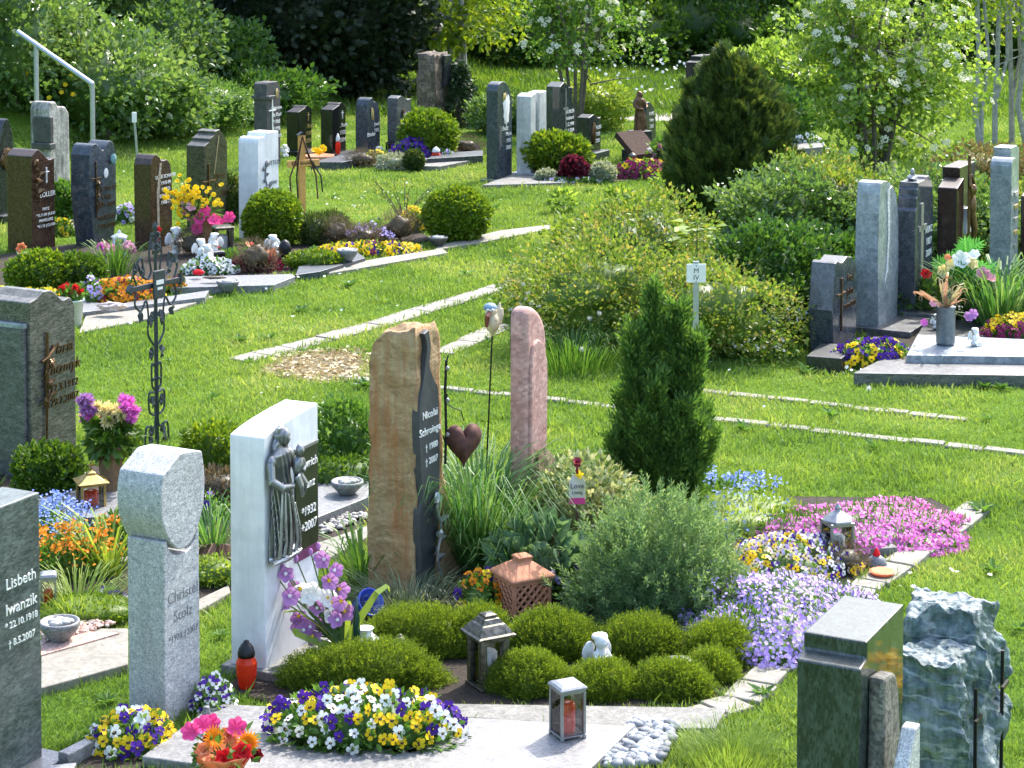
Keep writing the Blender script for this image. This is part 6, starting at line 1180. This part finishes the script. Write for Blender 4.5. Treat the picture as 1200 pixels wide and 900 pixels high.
# bare little shrub
o = thing('bare_shrub', 'thin twiggy shrub with few leaves beside the clipped ball bush', 'shrub', at(474, 262)); mb = MB(); g = np.random.default_rng(12); Q = []
for i in range(12):
    a = g.uniform(0, 6.3); e = np.array([.3 * math.cos(a), .15 * math.sin(a), g.uniform(.25, .42)]); mb.add(*tube([(0, 0, 0), e * .5 + np.array([0, 0, .04]), e], [.006, .004, .002], 5)); Q += [e * t for t in g.uniform(.5, 1.0, 14)]
mb.build('stem', M_bark, o); v, fs = scat(leafT(.35), np.array(Q) + g.normal(0, .02, (len(Q), 3)), g.normal(0, 1, (len(Q), 3)), .03); MB().add(v, fs).build('foliage', L_spir, o)
# wooden cross with ribbons
P = G(354, 255); hh = HT(255, 158); wc = thing('wooden_cross', 'orange wooden grave cross with dark ribbons hung over it', 'cross', P, math.radians(90 - 62)); MB().add(*box(-.035, .035, -.016, .016, -.05, hh)).build('post', M_wood, wc, bevel=.004); MB().add(*box(-.16, .17, -.034, -.0165, hh * .62, hh * .70)).build('crossbar', M_wood, wc, bevel=.004); MB().add(*prism([(-.045, hh), (.045, hh), (0, hh + .03)], -.03, .03)).build('cap', M_blk, wc); text('Karl Brunner', .045, M_blk, wc, 0, hh * .69, y=-.0355)
for i, (x0, x1, zl) in enumerate(((-.06, -.14, .2), (-.05, -.07, .12), (.06, .13, .22), (.05, .18, .3))): MB().add(*tube([(0, -.02, hh * .98), (x0, -.045, hh * .75), (x1, -.04, hh * .5), (x1 + .02, -.035, hh * zl)], [.005, .008, .008, .008], 4)).build('ribbon', M_blk if i % 2 else M_rust, wc)
# vase with yellow orchids and pink lilies
o = thing('flower_vase', 'tall brown vase of yellow sprays and pink lilies on the back left grave', 'vase', at(236, 298, .0)); MB().add(*lathe([(.06, 0), (.07, .1), (.1, .33), (.105, .34), (.09, .33)], 20, .03, 10), 0, True).build('vase_body', plain('brown_glazed_clay', (.2, .12, .06), .5), o)
g = np.random.default_rng(13); its = []
for i in range(120): t = g.uniform(0, 1); its.append((BL, 216 + g.normal(0, 9) + 6 * t, 240 - 18 * t + g.normal(0, 8), .024, P_yel, g.uniform(-.1, .1)))
for i in range(8): its.append((BL, 252 + g.normal(0, 5), 238 + g.normal(0, 7), .028, P_yel, g.uniform(-.1, .1)))
for i in range(11): its.append((BL, 246 + g.normal(0, 8), 255 + g.normal(0, 5), .06, P_hot, g.uniform(-.1, .1)))
for i in range(7): its.append((BL, 222 + g.normal(0, 5), 250 + g.normal(0, 5), .055, P_pnk, g.uniform(-.1, .1)))
heads(o, its, (0, 0, .3), sd=6); v, fs = leafball(50, (.14, .12, .08), leafT(.12), .1, .2, 2, 6, .2, .2); MB().add(v + np.array([0, 0, .38]), fs).build('foliage', L_herb, o)
lantern('lantern', 'brown metal lantern with curved roof beside the brown flower vase', at(261, 293), .17, .22, M_antique, .4, 'cap', candle=M_white, posts=.15); lantern('lantern', 'white grave lantern with grey top before the heart topped headstone', at(140, 300), .12, .23, M_white, .3, 'round', candle=M_white, posts=.2)
angel('white standing angel statuette with folded wings before the split headstone', at(207, 298), .25, .9, sit=False); angel('white kneeling cherub, front one of the pair beside the brown vase', at(243, 312, .06), .2, .6, seed=1); angel('white cherub, back one of the pair beside the brown vase', at(236, 305, .08), .2, .8, seed=2)
angel('small white angel at the left of the dark little statue', at(251, 298, .1), .19, -.3, seed=3, sit=False); angel('white angel seated in front of the clipped box ball', at(320, 300, .05), .2, .4, seed=4); tag(MB().add(*lathe([(.06, 0), (.07, .06), (.05, .12), (.06, .14), (.035, .2), (.0, .22)], 12), 0, True).build('grave_light', M_blk, None, at(334, 311)), 'black grave light next to the seated white angel', 'candle'); tag(MB().add(*box(-.06, .06, -.04, .04, 0, .13)).build('black_block', S_black, None, at(255, 312, .03), (0, 0, .5), bevel=.02), 'small black stone block under the white angel', 'stone')
tag(MB().add(*ball((0, 0, .02), (.045, .03, .022), 12, .2, 4)).build('red_candle_dish', P_red, None, at(232, 322, .09)), 'low red candle dish beside the white blossom cushion', 'candle'); tag(MB().add(*ball((0, 0, .012), (.1, .03, .012), 12, .25, 5)).build('driftwood', M_bark, None, at(250, 327, .09)), 'thin piece of driftwood on the reddish kerb slab', 'ornament')
bowl('small round stone bowl on the pebble kerb at left', at(267, 342, .02), .09, .09, S_notch); bowl('round stone bowl on the dark kerb before the pansy row', at(407, 306, .06), .09, .1, S_notch); bowl('brown round stone bowl next to the clipped ball bush', at(513, 288, .03), .09, .08, S_old)
tag(MB().add(*ball((0, 0, .02), (.1, .05, .03), 12, .4, 4)).build('shells', plain('shell_white', (.55, .45, .4), .6, var=.4), None, at(130, 362, .07)), 'cluster of shells on the dark kerb slab at left', 'shells')
o = thing('red_tulips', 'two red tulips behind the top of the iron cross', 'flowers', at(184, 305)); heads(o, [(R5, 185, 270, .04, P_red, 0), (R5, 183, 280, .04, P_red, 0)], (0, 0, 0), sd=7)
o = thing('pink_tulips', 'pink tulips and narcissus behind the box hedge', 'flowers', at(136, 318)); heads(o, [(R5, x, y, .045, P_pnk if i % 3 else P_mag, g.uniform(-.1, .1)) for i, (x, y) in enumerate([(118, 290), (124, 293), (131, 291), (137, 295), (145, 291), (153, 290), (156, 294), (122, 288), (150, 287)])], (0, 0, 0), sd=8)
o = thing('geranium_pot', 'white pot with a red geranium before the box hedge', 'pot', at(84, 384)); hp = HT(384, 352); MB().add(*lathe([(.065, 0), (.09, hp), (.095, hp), (.095, hp + .01), (.085, hp), (.06, .02)], 20), 0, True).build('pot_body', plain('pale_blue_plastic', (.62, .68, .7), .4, var=.05), o); heads(o, [(MUM, x, y, .04, P_red, g.uniform(-.05, .05)) for x, y in ((72, 338), (78, 336), (84, 339), (88, 337), (94, 342), (80, 341))], (0, 0, hp), sd=9); v, fs = leafball(260, (.09, .09, .05), broadT(.4), .035, .2, 2, 7, .2, .2); MB().add(v + np.array([0, 0, hp + .05]), fs).build('foliage', L_herb, o)
o = thing('peach_rose', 'single peach rose in a dark vase at the left edge of the box hedge', 'flowers', at(30, 322)); heads(o, [(R5, 26, 291, .055, P_coral, 0), (MUM, 36, 297, .04, L_grey, 0)], (0, 0, .1), sd=10); MB().add(*lathe([(.04, 0), (.05, .14), (.055, .15), (.04, .14)], 12)).build('vase_body', M_blk, o)
# far grave lights
gcandle('red glass candle with white lid beside the violet pansies', at(511, 192), .2, .055, M_red, M_white); lantern('lantern', 'dark lantern with red candle behind the violet pansies', at(460, 183), .14, .17, M_blk, .3, 'cap', candle=M_red); gcandle('brown red grave candle before the slanted stone', at(741, 196), .17, .06, M_red, M_antique)
tag(MB().add(*ball((0, 0, .06), (.1, .07, .06), 12, .3, 4)).build('white_ornament', M_white, None, at(440, 183)), 'white round ornament behind the golden pansies', 'ornament'); tag(MB().add(*ball((0, 0, .05), (.09, .07, .05), 10, .2, 4)).build('grey_boulder', S_kerb, None, at(499, 195)), 'grey stone next to the tiny dark ball', 'stone')
angel('pair of white doves on the kerb of the nearest black twin headstone', at(334, 184, .06), .16, .3, seed=6, cat='ornament'); tb = thing('planter_bowl', 'clay planter with yellow blooms before the black twin headstones', 'pot', at(374, 192)); MB().add(*lathe([(.12, 0), (.18, .1), (.17, .1), (.1, .04)], 16), 0, True).build('bowl_body', M_terra, tb); heads(tb, [(BL, 374 + q, 178 - (q * 7 % 12), .05, P_yel, 0) for q in (-5, 0, 4, 7)], (0, 0, .1), sd=11); gcandle('slim red candle at the second black twin headstone', at(396, 186), .3, .03, M_red, M_white)
o = thing('pink_flower_pot', 'dark pot with pink and white flowers beside the slanted stone', 'flowers', at(776, 196)); MB().add(*lathe([(.06, 0), (.07, .2), (.06, .2)], 12)).build('vase_body', M_blk, o); heads(o, [(MUM, 774 + g.normal(0, 7), 178 + g.normal(0, 6), .045, [P_pnk, P_mag, P_whi][i % 3], g.uniform(-.1, .1)) for i in range(12)], (0, 0, .2), sd=12); v, fs = leafball(160, (.14, .12, .12), broadT(.4), .06, .2, 2, 7, .2, .2); MB().add(v + np.array([0, 0, .22]), fs).build('foliage', L_herb, o)
# rail and post
P = np.array(gz(-4.5, 23.0)); z1 = toward(108, 98, P[1])[2]; hr = thing('handrail', 'grey steel handrail climbing the slope at left', 'railing', P); x0 = toward(108, 98, P[1])[0] - P[0]
Q = P + np.array([-.62, .28, 0]); Q[2] = bankz(Q[0], Q[1]); e1 = np.array([x0, 0, z1 - P[2]]); e2 = toward(42, 52, Q[1]) - P; e3 = e2 + (e2 - e1) * .33
for nm, a, b_ in (('post', np.array([x0, 0, -.1]), e1), ('post', np.array([e2[0], e2[1], Q[2] - P[2] - .1]), e2 - np.array([0, 0, .01]))): MB().add(*tube([a, (a + b_) / 2, b_], .028, 8)).build(nm, M_steel, hr)
MB().add(*tube([e1 + (e1 - e2) * .02, (e1 + e2) / 2, e2, e3], .03, 8)).build('rail', M_steel, hr)
P = G(161, 188); sp_ = thing('marker_post', 'thin steel post with a small white plate before the thicket', 'sign', P, .6); hz_ = HT(188, 131); MB().add(*tube([(0, 0, -.05), (-.02, 0, hz_ * .5), (-.045, 0, hz_)], .016, 6)).build('post', M_steel, sp_); MB().add(*box(-.075, -.015, -.03, -.017, hz_ - .12, hz_)).build('plate', M_white, sp_, bevel=.003)

# ------------------------------------------------------------------ right side planting
bush('yew', 'broad bronze-green yew with upswept twigs in the middle of the graves', 'conifer', at(856, 264), (.62, .55, .8), L_yew, 100, .1, frondT(), core=.0, seed=70); YW = [o_ for o_ in C.objects if o_.name.startswith('yew')][0]
for ch in list(YW.children): bpy.data.objects.remove(ch)
g = np.random.default_rng(71); n = 7500; t = g.uniform(0, 1, n); a = g.uniform(0, 2 * PI, n); H_ = HT(264, 88); rr = .55 * np.interp(t, [0, .15, .38, .65, .86, 1], [.6, .88, 1, .82, .46, .08]) * (1 + .25 * nz(np.c_[np.cos(a) * 2, np.sin(a) * 2, t * 4], 2.2, 4)) * g.uniform(.45, 1, n) ** .6
P3 = np.c_[rr * np.cos(a), rr * np.sin(a), .03 + t * H_ * (1 + .12 * nz(np.c_[np.cos(a) * 2, np.sin(a) * 2, t], 3, 9))]; Z = np.c_[np.cos(a) * .6, np.sin(a) * .6, np.full(n, 1.1)] + g.normal(0, .25, (n, 3)); v, fs = scat(frondT(), P3, Z, .17 * g.uniform(.6, 1.3, n), rng=g)
mb = MB().add(v, fs); lv, lf = lathe([(.2, .02), (.36, H_ * .4), (.26, H_ * .7), (.08, H_ * .88)], 12); lv = np.array(lv) * (1 + .15 * nz(lv, 3, 3))[:, None]; mb.add(lv, lf, 0, True); mb.build('foliage', L_yew, YW); MB().add(*tube([(0, 0, -.05), (0, 0, H_ * .7)], [.07, .03], 7)).build('trunk', M_bark, YW)
SH = 'shrubs of the planted strip'
for i, (x, y, r, h, m, n, s, T, lab) in enumerate([
    (700, 404, (.62, .6), .68, L_spir, 9000, .034, leafT(.3), 'spreading yellowish spirea with orange shoot tips, left end of the planted strip'),
    (650, 372, (.42, .4), .42, L_spir, 3600, .035, leafT(.3), 'low spirea wing beside the path flags, left edge of the planted strip'),
    (835, 415, (.62, .5), .6, L_spir, 7500, .035, leafT(.3), 'dense rounded spirea around the white plot sign'),
    (745, 330, (.6, .6), .62, L_spir, 7000, .042, leafT(.3), 'light leafy shrub behind the spreading spirea'),
    (905, 385, (.46, .5), .7, L_bankd, 9000, .045, broadT(.34), 'glossy dark green shrub between the plot sign and the small bowed headstone'),
    (915, 300, (.55, .5), .66, L_bank, 8000, .045, broadT(.34), 'bright green shrub right of the yew'),
    (975, 290, (.6, .5), .74, L_spir, 8000, .042, leafT(.3), 'yellowish green shrub behind the bowed headstones'),
    (990, 360, (.45, .4), .5, L_bankd, 3800, .06, broadT(.34), 'dark leafy shrub directly behind the small bowed headstone'),
    (1085, 300, (.8, .6), .72, L_bank, 9000, .045, broadT(.34), 'leafy green shrub behind the row of right headstones'),
    (1190, 290, (.6, .5), .5, L_spir, 3600, .06, leafT(.3), 'light shrub behind the twin headstone at the right edge'),
    (700, 300, (.4, .35), .3, L_pale, 2200, .06, leafT(.3), 'low pale shrub on the lawn side of the yew')]):
    bush('garden_shrub', lab, 'shrub', at(x, y), (r[0], r[1], h * .62), m, n, s, T, SH, core=.55, amp=.3, clump=.22, seed=80 + i, lift=h * .45, jit=.7)
bush('red_heath', 'reddish brown heath shrub before the birch stems', 'shrub', at(1150, 225), (.6, .5, .26), leafm('red_heath_leaf', [(.17, .08, .03), (.2, .16, .05), (.18, .22, .06)], .3), 3600, .06, leafT(.2), core=.6, seed=95, amp=.25)
bush('round_far_bush', 'yellow-green rounded bush at the wood side of the small dark headstone', 'shrub', at(694, 152), (.5, .5, .36), L_pale, 3600, .06, leafT(.3), core=.7, seed=96); bush('round_far_bush', 'low spreading bush behind the arched blue-grey headstone', 'shrub', at(592, 156), (.5, .4, .28), L_bank, 3600, .06, leafT(.3), core=.7, seed=97)
bush('far_bush', 'green mounded bush on the lawn right of the yew, before the wood', 'shrub', at(920, 145), (.9, .7, .55), L_vib, 6000, .08, leafT(.32), core=.7, seed=98, amp=.25); bush('far_bush_low', 'leafy bush below the white flowering tall shrub, far side', 'shrub', at(905, 172), (.5, .4, .36), L_bankd, 2600, .07, broadT(.34), core=.6, seed=99, amp=.25)
# tree-like shrubs with white flower heads
def viburnum(label, pos, h, r, stems, n, nfl, seed, fr=.055, zlo=.12, mat=L_vib, leaf=.075, flat=.8):
    o = thing('viburnum', label, 'shrub', pos); g = np.random.default_rng(seed); sb = MB(); cl = []
    for i in range(stems):
        a = 2 * PI * i / stems + g.uniform(-.3, .3); e = np.array([r * .75 * math.cos(a), r * .55 * math.sin(a), h * g.uniform(.75, 1.0)]); m1 = e * np.array([.35, .35, .4]) + g.normal(0, .04, 3); m2 = e * np.array([.7, .7, .72]) + g.normal(0, .05, 3); sb.add(*tube([(0.04 * math.cos(a), .04 * math.sin(a), -.05), m1, m2, e], [.03, .024, .016, .006], 6)); cl += [m2, e]
        for k in range(5): t = g.uniform(.3, 1); b_ = e * t; c = b_ + g.normal(0, .28, 3) * np.array([r, r, h * .25]) * 1.4; sb.add(*tube([b_, (b_ + c) / 2 + np.array([0, 0, .03]), c], [.012, .008, .004], 5)); cl.append(c)
    cl = np.array(cl); cl[:, 2] = np.clip(cl[:, 2], h * zlo, h * 1.05); per = n // len(cl); mb = MB(); fp = []; fz = []
    for i, c in enumerate(cl):
        s = r * .34 * g.uniform(.7, 1.2); v, fs = leafball(per, (s, s, s * flat), broadT(.4, .12), leaf, .3, 2, seed * 30 + i, .15, -.1, jit=.8); mb.add(v + c, fs)
        for k in range(max(1, nfl // len(cl) + (g.uniform() < (nfl % len(cl)) / len(cl)))): q = unit(g.normal(size=(1, 3)))[0]; q[2] = abs(q[2]) * .6; q[1] = -abs(q[1]) * 1.3; fp.append(c + q * s * 1.02); fz.append(q + np.array([0, -.3, .6]))
    sb.build('stems', M_bark, o); mb.build('foliage', mat, o); fp = np.array(fp); fz = unit(np.array(fz)); P = []; Z = []
    for c, z in zip(fp, fz):
        x = np.cross(z, [0, 0, 1.]); x /= np.linalg.norm(x) + 1e-6; y = np.cross(z, x); k = 42; a = g.uniform(0, 6.3, k); q = fr * np.sqrt(g.uniform(0, 1, k)); P.append(c + (q * np.cos(a))[:, None] * x + (q * np.sin(a))[:, None] * y + z * (fr * .2 * (1 - (q / fr) ** 2))[:, None]); Z.append(z + g.normal(0, .3, (k, 3)))
    v, fs = scat(starT(5, .45, .1), np.concatenate(P), np.concatenate(Z), fr * .22, rng=g); MB().add(v, fs).build('blossoms', P_creamw, o); return o
viburnum('large viburnum with flat white flower heads at upper right', at(1024, 236), 2.5, .82, 10, 11500, 250, 5, .04, leaf=.055)
p = G(676, 158); viburnum('tall airy viburnum with white flower heads before the dark wood', p, 2.6, .75, 6, 5500, 120, 9, .042, .42, leafm('viburnum_leaf_thin', [(.05, .13, .02), (.1, .2, .03), (.17, .28, .04)], .45), .055)
# birch stems
for i, (x0, y0, x1, lab) in enumerate([(1150, 178, 1146, 'curving grey birch stem, leftmost of the clump at upper right'), (1166, 172, 1172, 'forked grey birch stem in the middle of the clump at upper right'), (1186, 170, 1184, 'straight grey birch stem in the clump at upper right'), (1204, 172, 1199, 'grey birch stem at the upper right corner')]):
    p = G(x0, y0); o = thing('birch', lab, 'tree', p, 0, 'birches at upper right'); g = np.random.default_rng(200 + i); tx = toward(x1, 0, p[1])[0] - p[0]; mb = MB()
    for k in range(2): mb.add(*tube([(0, 0, -.05), (-.1 + .12 * k + g.normal(0, .05), 0, .5), (tx * .6 + .12 * k, .02, 1.1), (tx + .08 * k, .05, 1.9), (tx * 1.4 + .2 * k, .1, 3.6), (tx * 1.5 + .1, .1, 5)], np.array([.04, .035, .03, .028, .018, .006]) * (1 - .25 * k), 7))
    cm = MB()
    for k in range(14): c = np.array([g.normal(tx, .5), g.normal(.1, .4), g.uniform(1.3, 5.0)]); mb.add(*tube([(tx, .03, c[2] - .3), (c + np.array([tx, .03, c[2] - .3])) / 2, c], [.01, .007, .003], 5)); v, fs = leafball(150, (.4, .4, .35), broadT(.36), .07, .3, 2, 300 + i * 20 + k, .1, -.4, jit=.8); cm.add(v + c, fs)
    mb.build('trunk', M_barkg, o); cm.build('crown', L_birch, o)
for i, (x0, y0, x1) in enumerate([(512, 112, 514), (526, 112, 528), (534, 110, 548), (545, 112, 540)]):
    p = G(x0, y0); o = thing('young_birch', 'slim bare-stemmed young tree before the wood, one of four above the small spruce', 'tree', p, 0, 'slim young trees above the spruce'); g = np.random.default_rng(240 + i); tx = toward(x1, 0, p[1])[0] - p[0]; mb = MB().add(*tube([(0, 0, -.05), (tx * .4, 0, .7), (tx, 0, 1.5), (tx * 1.3, .1, 4.5)], [.055, .05, .045, .015], 7)); cm = MB()
    for k in range(9): c = np.array([g.normal(tx, .5), g.normal(0, .4), g.uniform(1.1, 4.5) if k > 2 else g.uniform(.7, 1.5)]); mb.add(*tube([(tx * .8, 0, c[2] - .2), c], [.012, .004], 5)); v, fs = leafball(130, (.35, .35, .3), broadT(.36), .1, .3, 2, 400 + i * 20 + k, .1, -.3, jit=.8); cm.add(v + c, fs)
    mb.build('trunk', M_barkg, o); cm.build('crown', L_birch, o)
p = G(537, 148); sh = HT(148, 70); o = thing('small_spruce', 'small dark spruce beside the rough rock stele', 'conifer', p); g = np.random.default_rng(260); mb = MB(); tb = MB().add(*tube([(0, 0, -.05), (0, 0, sh)], [.04, .008], 6))
for k in range(70):
    t = k / 70; a = k * 2.4; rr = .42 * (1 - t) + .04; e = np.array([rr * math.cos(a), rr * math.sin(a), sh * (.03 + .95 * t) - rr * .25]); b_ = np.array([0, 0, sh * (.05 + .95 * t)]); tb.add(*tube([b_, e], [.008, .003], 4)); n = 26; q = g.uniform(.2, 1.05, n); v, fs = scat(frondT(), b_ + (e - b_) * q[:, None] + g.normal(0, .02, (n, 3)), (e - b_)[None] / rr + g.normal(0, .45, (n, 3)), .085, rng=g); mb.add(v, fs)
tb.build('trunk', M_bark, o); mb.build('foliage', leafm('spruce_needles', [(.015, .04, .014), (.03, .065, .02), (.05, .095, .03)], .15), o)
# plot sign
P = G(815, 446); zs0, zs1 = HT(446, 331), HT(446, 309); sg = thing('plot_sign', 'small white plot sign lettered M IV on a grey post', 'sign', P, .05); MB().add(*box(-.018, .018, -.004, .012, -.05, zs1 + .015)).build('post', M_steel, sg); MB().add(*box(-.062, .062, -.012, -.0045, zs0, zs1)).build('sign_plate', M_white, sg, bevel=.003); ink = plain('ink_black', (.02, .02, .02), .6); text('M\nIV', .046, ink, sg, 0, zs1 - .022, y=-.0125, dep=.0004, lines=.95)
MB().add(*ball((0, -.013, zs1 - .012), .004, 6)).add(*ball((0, -.013, zs0 + .008), .004, 6)).build('screw', M_blk, sg)
# big leaved saplings in the spirea
for i, (x, y, yt, lab) in enumerate([(705, 385, 330, 'large leaved maple seedling growing out of the spreading spirea'), (815, 372, 262, 'large leaved maple seedling with reddish tip behind the plot sign')]):
    p = G(x, y); h = HT(y, yt); o = thing('maple_seedling', lab, 'plant', p); g = np.random.default_rng(280 + i); MB().add(*tube([(0, 0, 0), (.01, 0, h)], [.008, .004], 5)).build('stem', M_stem, o); n = 30; a = g.uniform(0, 6.3, n); P3 = np.c_[.16 * np.cos(a) * g.uniform(.3, 1, n), .14 * np.sin(a), h * g.uniform(.8, 1.0, n)]; v, fs = scat(broadT(.5, .1), P3, np.c_[np.cos(a), np.sin(a), g.uniform(-.3, .3, n)], .1 * g.uniform(.7, 1.2, n), roll=(0, 0, 1)); MB().add(v, fs).build('foliage', L_pale, o)
# dandelion clocks
DC = merge([scat(leafT(.06, .02), np.zeros((50, 3)), unit(np.random.default_rng(2).normal(size=(50, 3))), np.ones(50))]); Mclk = leafm('seed_head', [(.75, .75, .72), (.85, .85, .82)], .4, glow=1.0)
DL = {7: 'left one of the two tall dandelion seed heads before the spreading spirea', 8: 'right one of the two tall dandelion seed heads before the spreading spirea', 9: 'low dandelion seed head before the spreading spirea', 11: 'single dandelion seed head on the open lawn at right'}
for i, (x, yt) in enumerate([(602, 346), (613, 333), (619, 343), (610, 357), (622, 356), (631, 359), (598, 362), (691, 373), (702, 367), (682, 409), (617, 351), (1018, 455)]):
    yb = {7: 425, 8: 425, 9: 440, 11: 462}.get(i, 412); p = G(x, yb); h = HT(yb, yt); o = thing('dandelion_clock', DL.get(i, 'white dandelion seed head in the cluster above the pink stele'), 'flower', p, 0, 'dandelion clocks'); MB().add(*tube([(0, 0, 0), (.0, 0, h * .5), (0, 0, h)], .003, 5)).build('stem', M_stem, o); v, fs = scat(DC, [(0, 0, h)], [(0, 0, 1)], [.022]); MB().add(v, fs).build('seed_head', Mclk, o)
for i, (x, y) in enumerate([(640, 250), (720, 258), (757, 232), (705, 248)]): bush('wild_seedling', ['leafy seedling on the lawn before the yew, leftmost', 'leafy seedling on the lawn before the yew, lower right', 'white flowered seedling close to the yew', 'leafy seedling on the lawn before the yew, between two others'][i], 'plant', at(x + 20, y), (.12, .1, .13), L_vib, 160, .06, broadT(.3), core=0, seed=110 + i, amp=.3)
# right grave vases
o = thing('flower_vase', 'dark ribbed vase with faded bromeliads on the raised slab', 'vase', at(1108, 404, .13)); MB().add(*lathe([(.055, 0), (.06, .02), (.062, .25), (.066, .255), (.055, .25)], 24, .04, 12), 0, True).build('vase_body', plain('grey_pewter', (.16, .19, .21), .4, .5, var=.2), o); v, fs = scat(archT(.05, .35), np.tile([0, 0, .24], (26, 1)), np.c_[RN.normal(0, .7, 26), RN.normal(0, .5, 26), np.ones(26)], RN.uniform(.14, .26, 26)); MB().add(v, fs).build('leaf', leafm('faded_leaf', [(.4, .2, .12), (.5, .3, .16), (.3, .3, .14), (.55, .4, .3)], .3), o); heads(o, [(MUM, 1112, 345, .05, L_grey, 0), (BL, 1093, 356, .03, P_pnk, 0), (BL, 1083, 378, .03, P_mag, -.05), (BL, 1134, 372, .04, P_plum, -.05), (BL, 1140, 368, .04, P_plum, -.05)], (0, 0, .22), sd=20)
o = thing('lily_bouquet', 'bouquet of white lilies, cream roses and ferns before the brown headstone', 'flowers', at(1132, 378, .0)); heads(o, [(t_, x_, y_, r_, m_, d_ - .16) for t_, x_, y_, r_, m_, d_ in [(BL, 1104, 318, .055, P_crm, 0), (BL, 1112, 310, .05, P_crm, 0), (BL, 1126, 305, .075, P_whi, 0), (R5, 1138, 310, .06, P_crm, 0), (R5, 1152, 322, .065, P_pnk, -.03), (BL, 1160, 328, .06, P_pnk, 0), (BL, 1142, 300, .05, P_whi, .03), (BL, 1110, 302, .03, P_coral, 0), (R5, 1085, 322, .05, P_red, .1)]], (0, 0, .1), sd=21)
v, fs = scat(frondT(3), np.tile([0.0, 0, .36], (12, 1)) + RN.normal(0, .05, (12, 3)), np.c_[RN.normal(0, .6, 12), RN.normal(-.2, .3, 12), np.ones(12) * .7], .24, roll=(0, 1, 0)); MB().add(v, fs).build('fern', leafm('fern_leaf', [(.05, .22, .05), (.1, .32, .09)], .4), o); v, fs = leafball(420, (.2, .14, .17), leafT(.2), .08, .2, 2, 9, .2, .2); v[:, 2] = np.maximum(v[:, 2] + .17, .01); MB().add(v, fs).build('foliage', L_box, o)
angel('small white angel bird on the raised slab next to the dark vase', at(1143, 405, .13), .13, .5, seed=8); angel('little white figurine behind the dark vase', at(1098, 386, .06), .12, .3, seed=9); bush('spreading_juniper', 'dark spreading juniper at the foot of the tiered headstone', 'shrub', at(1062, 372), (.2, .15, .14), L_thuja, 500, .09, frondT(), core=.5, seed=120)
sprays('white daisies along the kerb of the right graves', at(1060, 442), .5, .04, .07, L_herb, P_whi, 14, .014, 50, name='kerb_daisies', k=2, nl=60); sprays('lavender flowers standing beside the lilac phlox', at(828, 735), .1, .1, .3, L_lav, P_lil, 20, .008, 51, name='lavender_bloom', k=5, nl=100)
lawn()
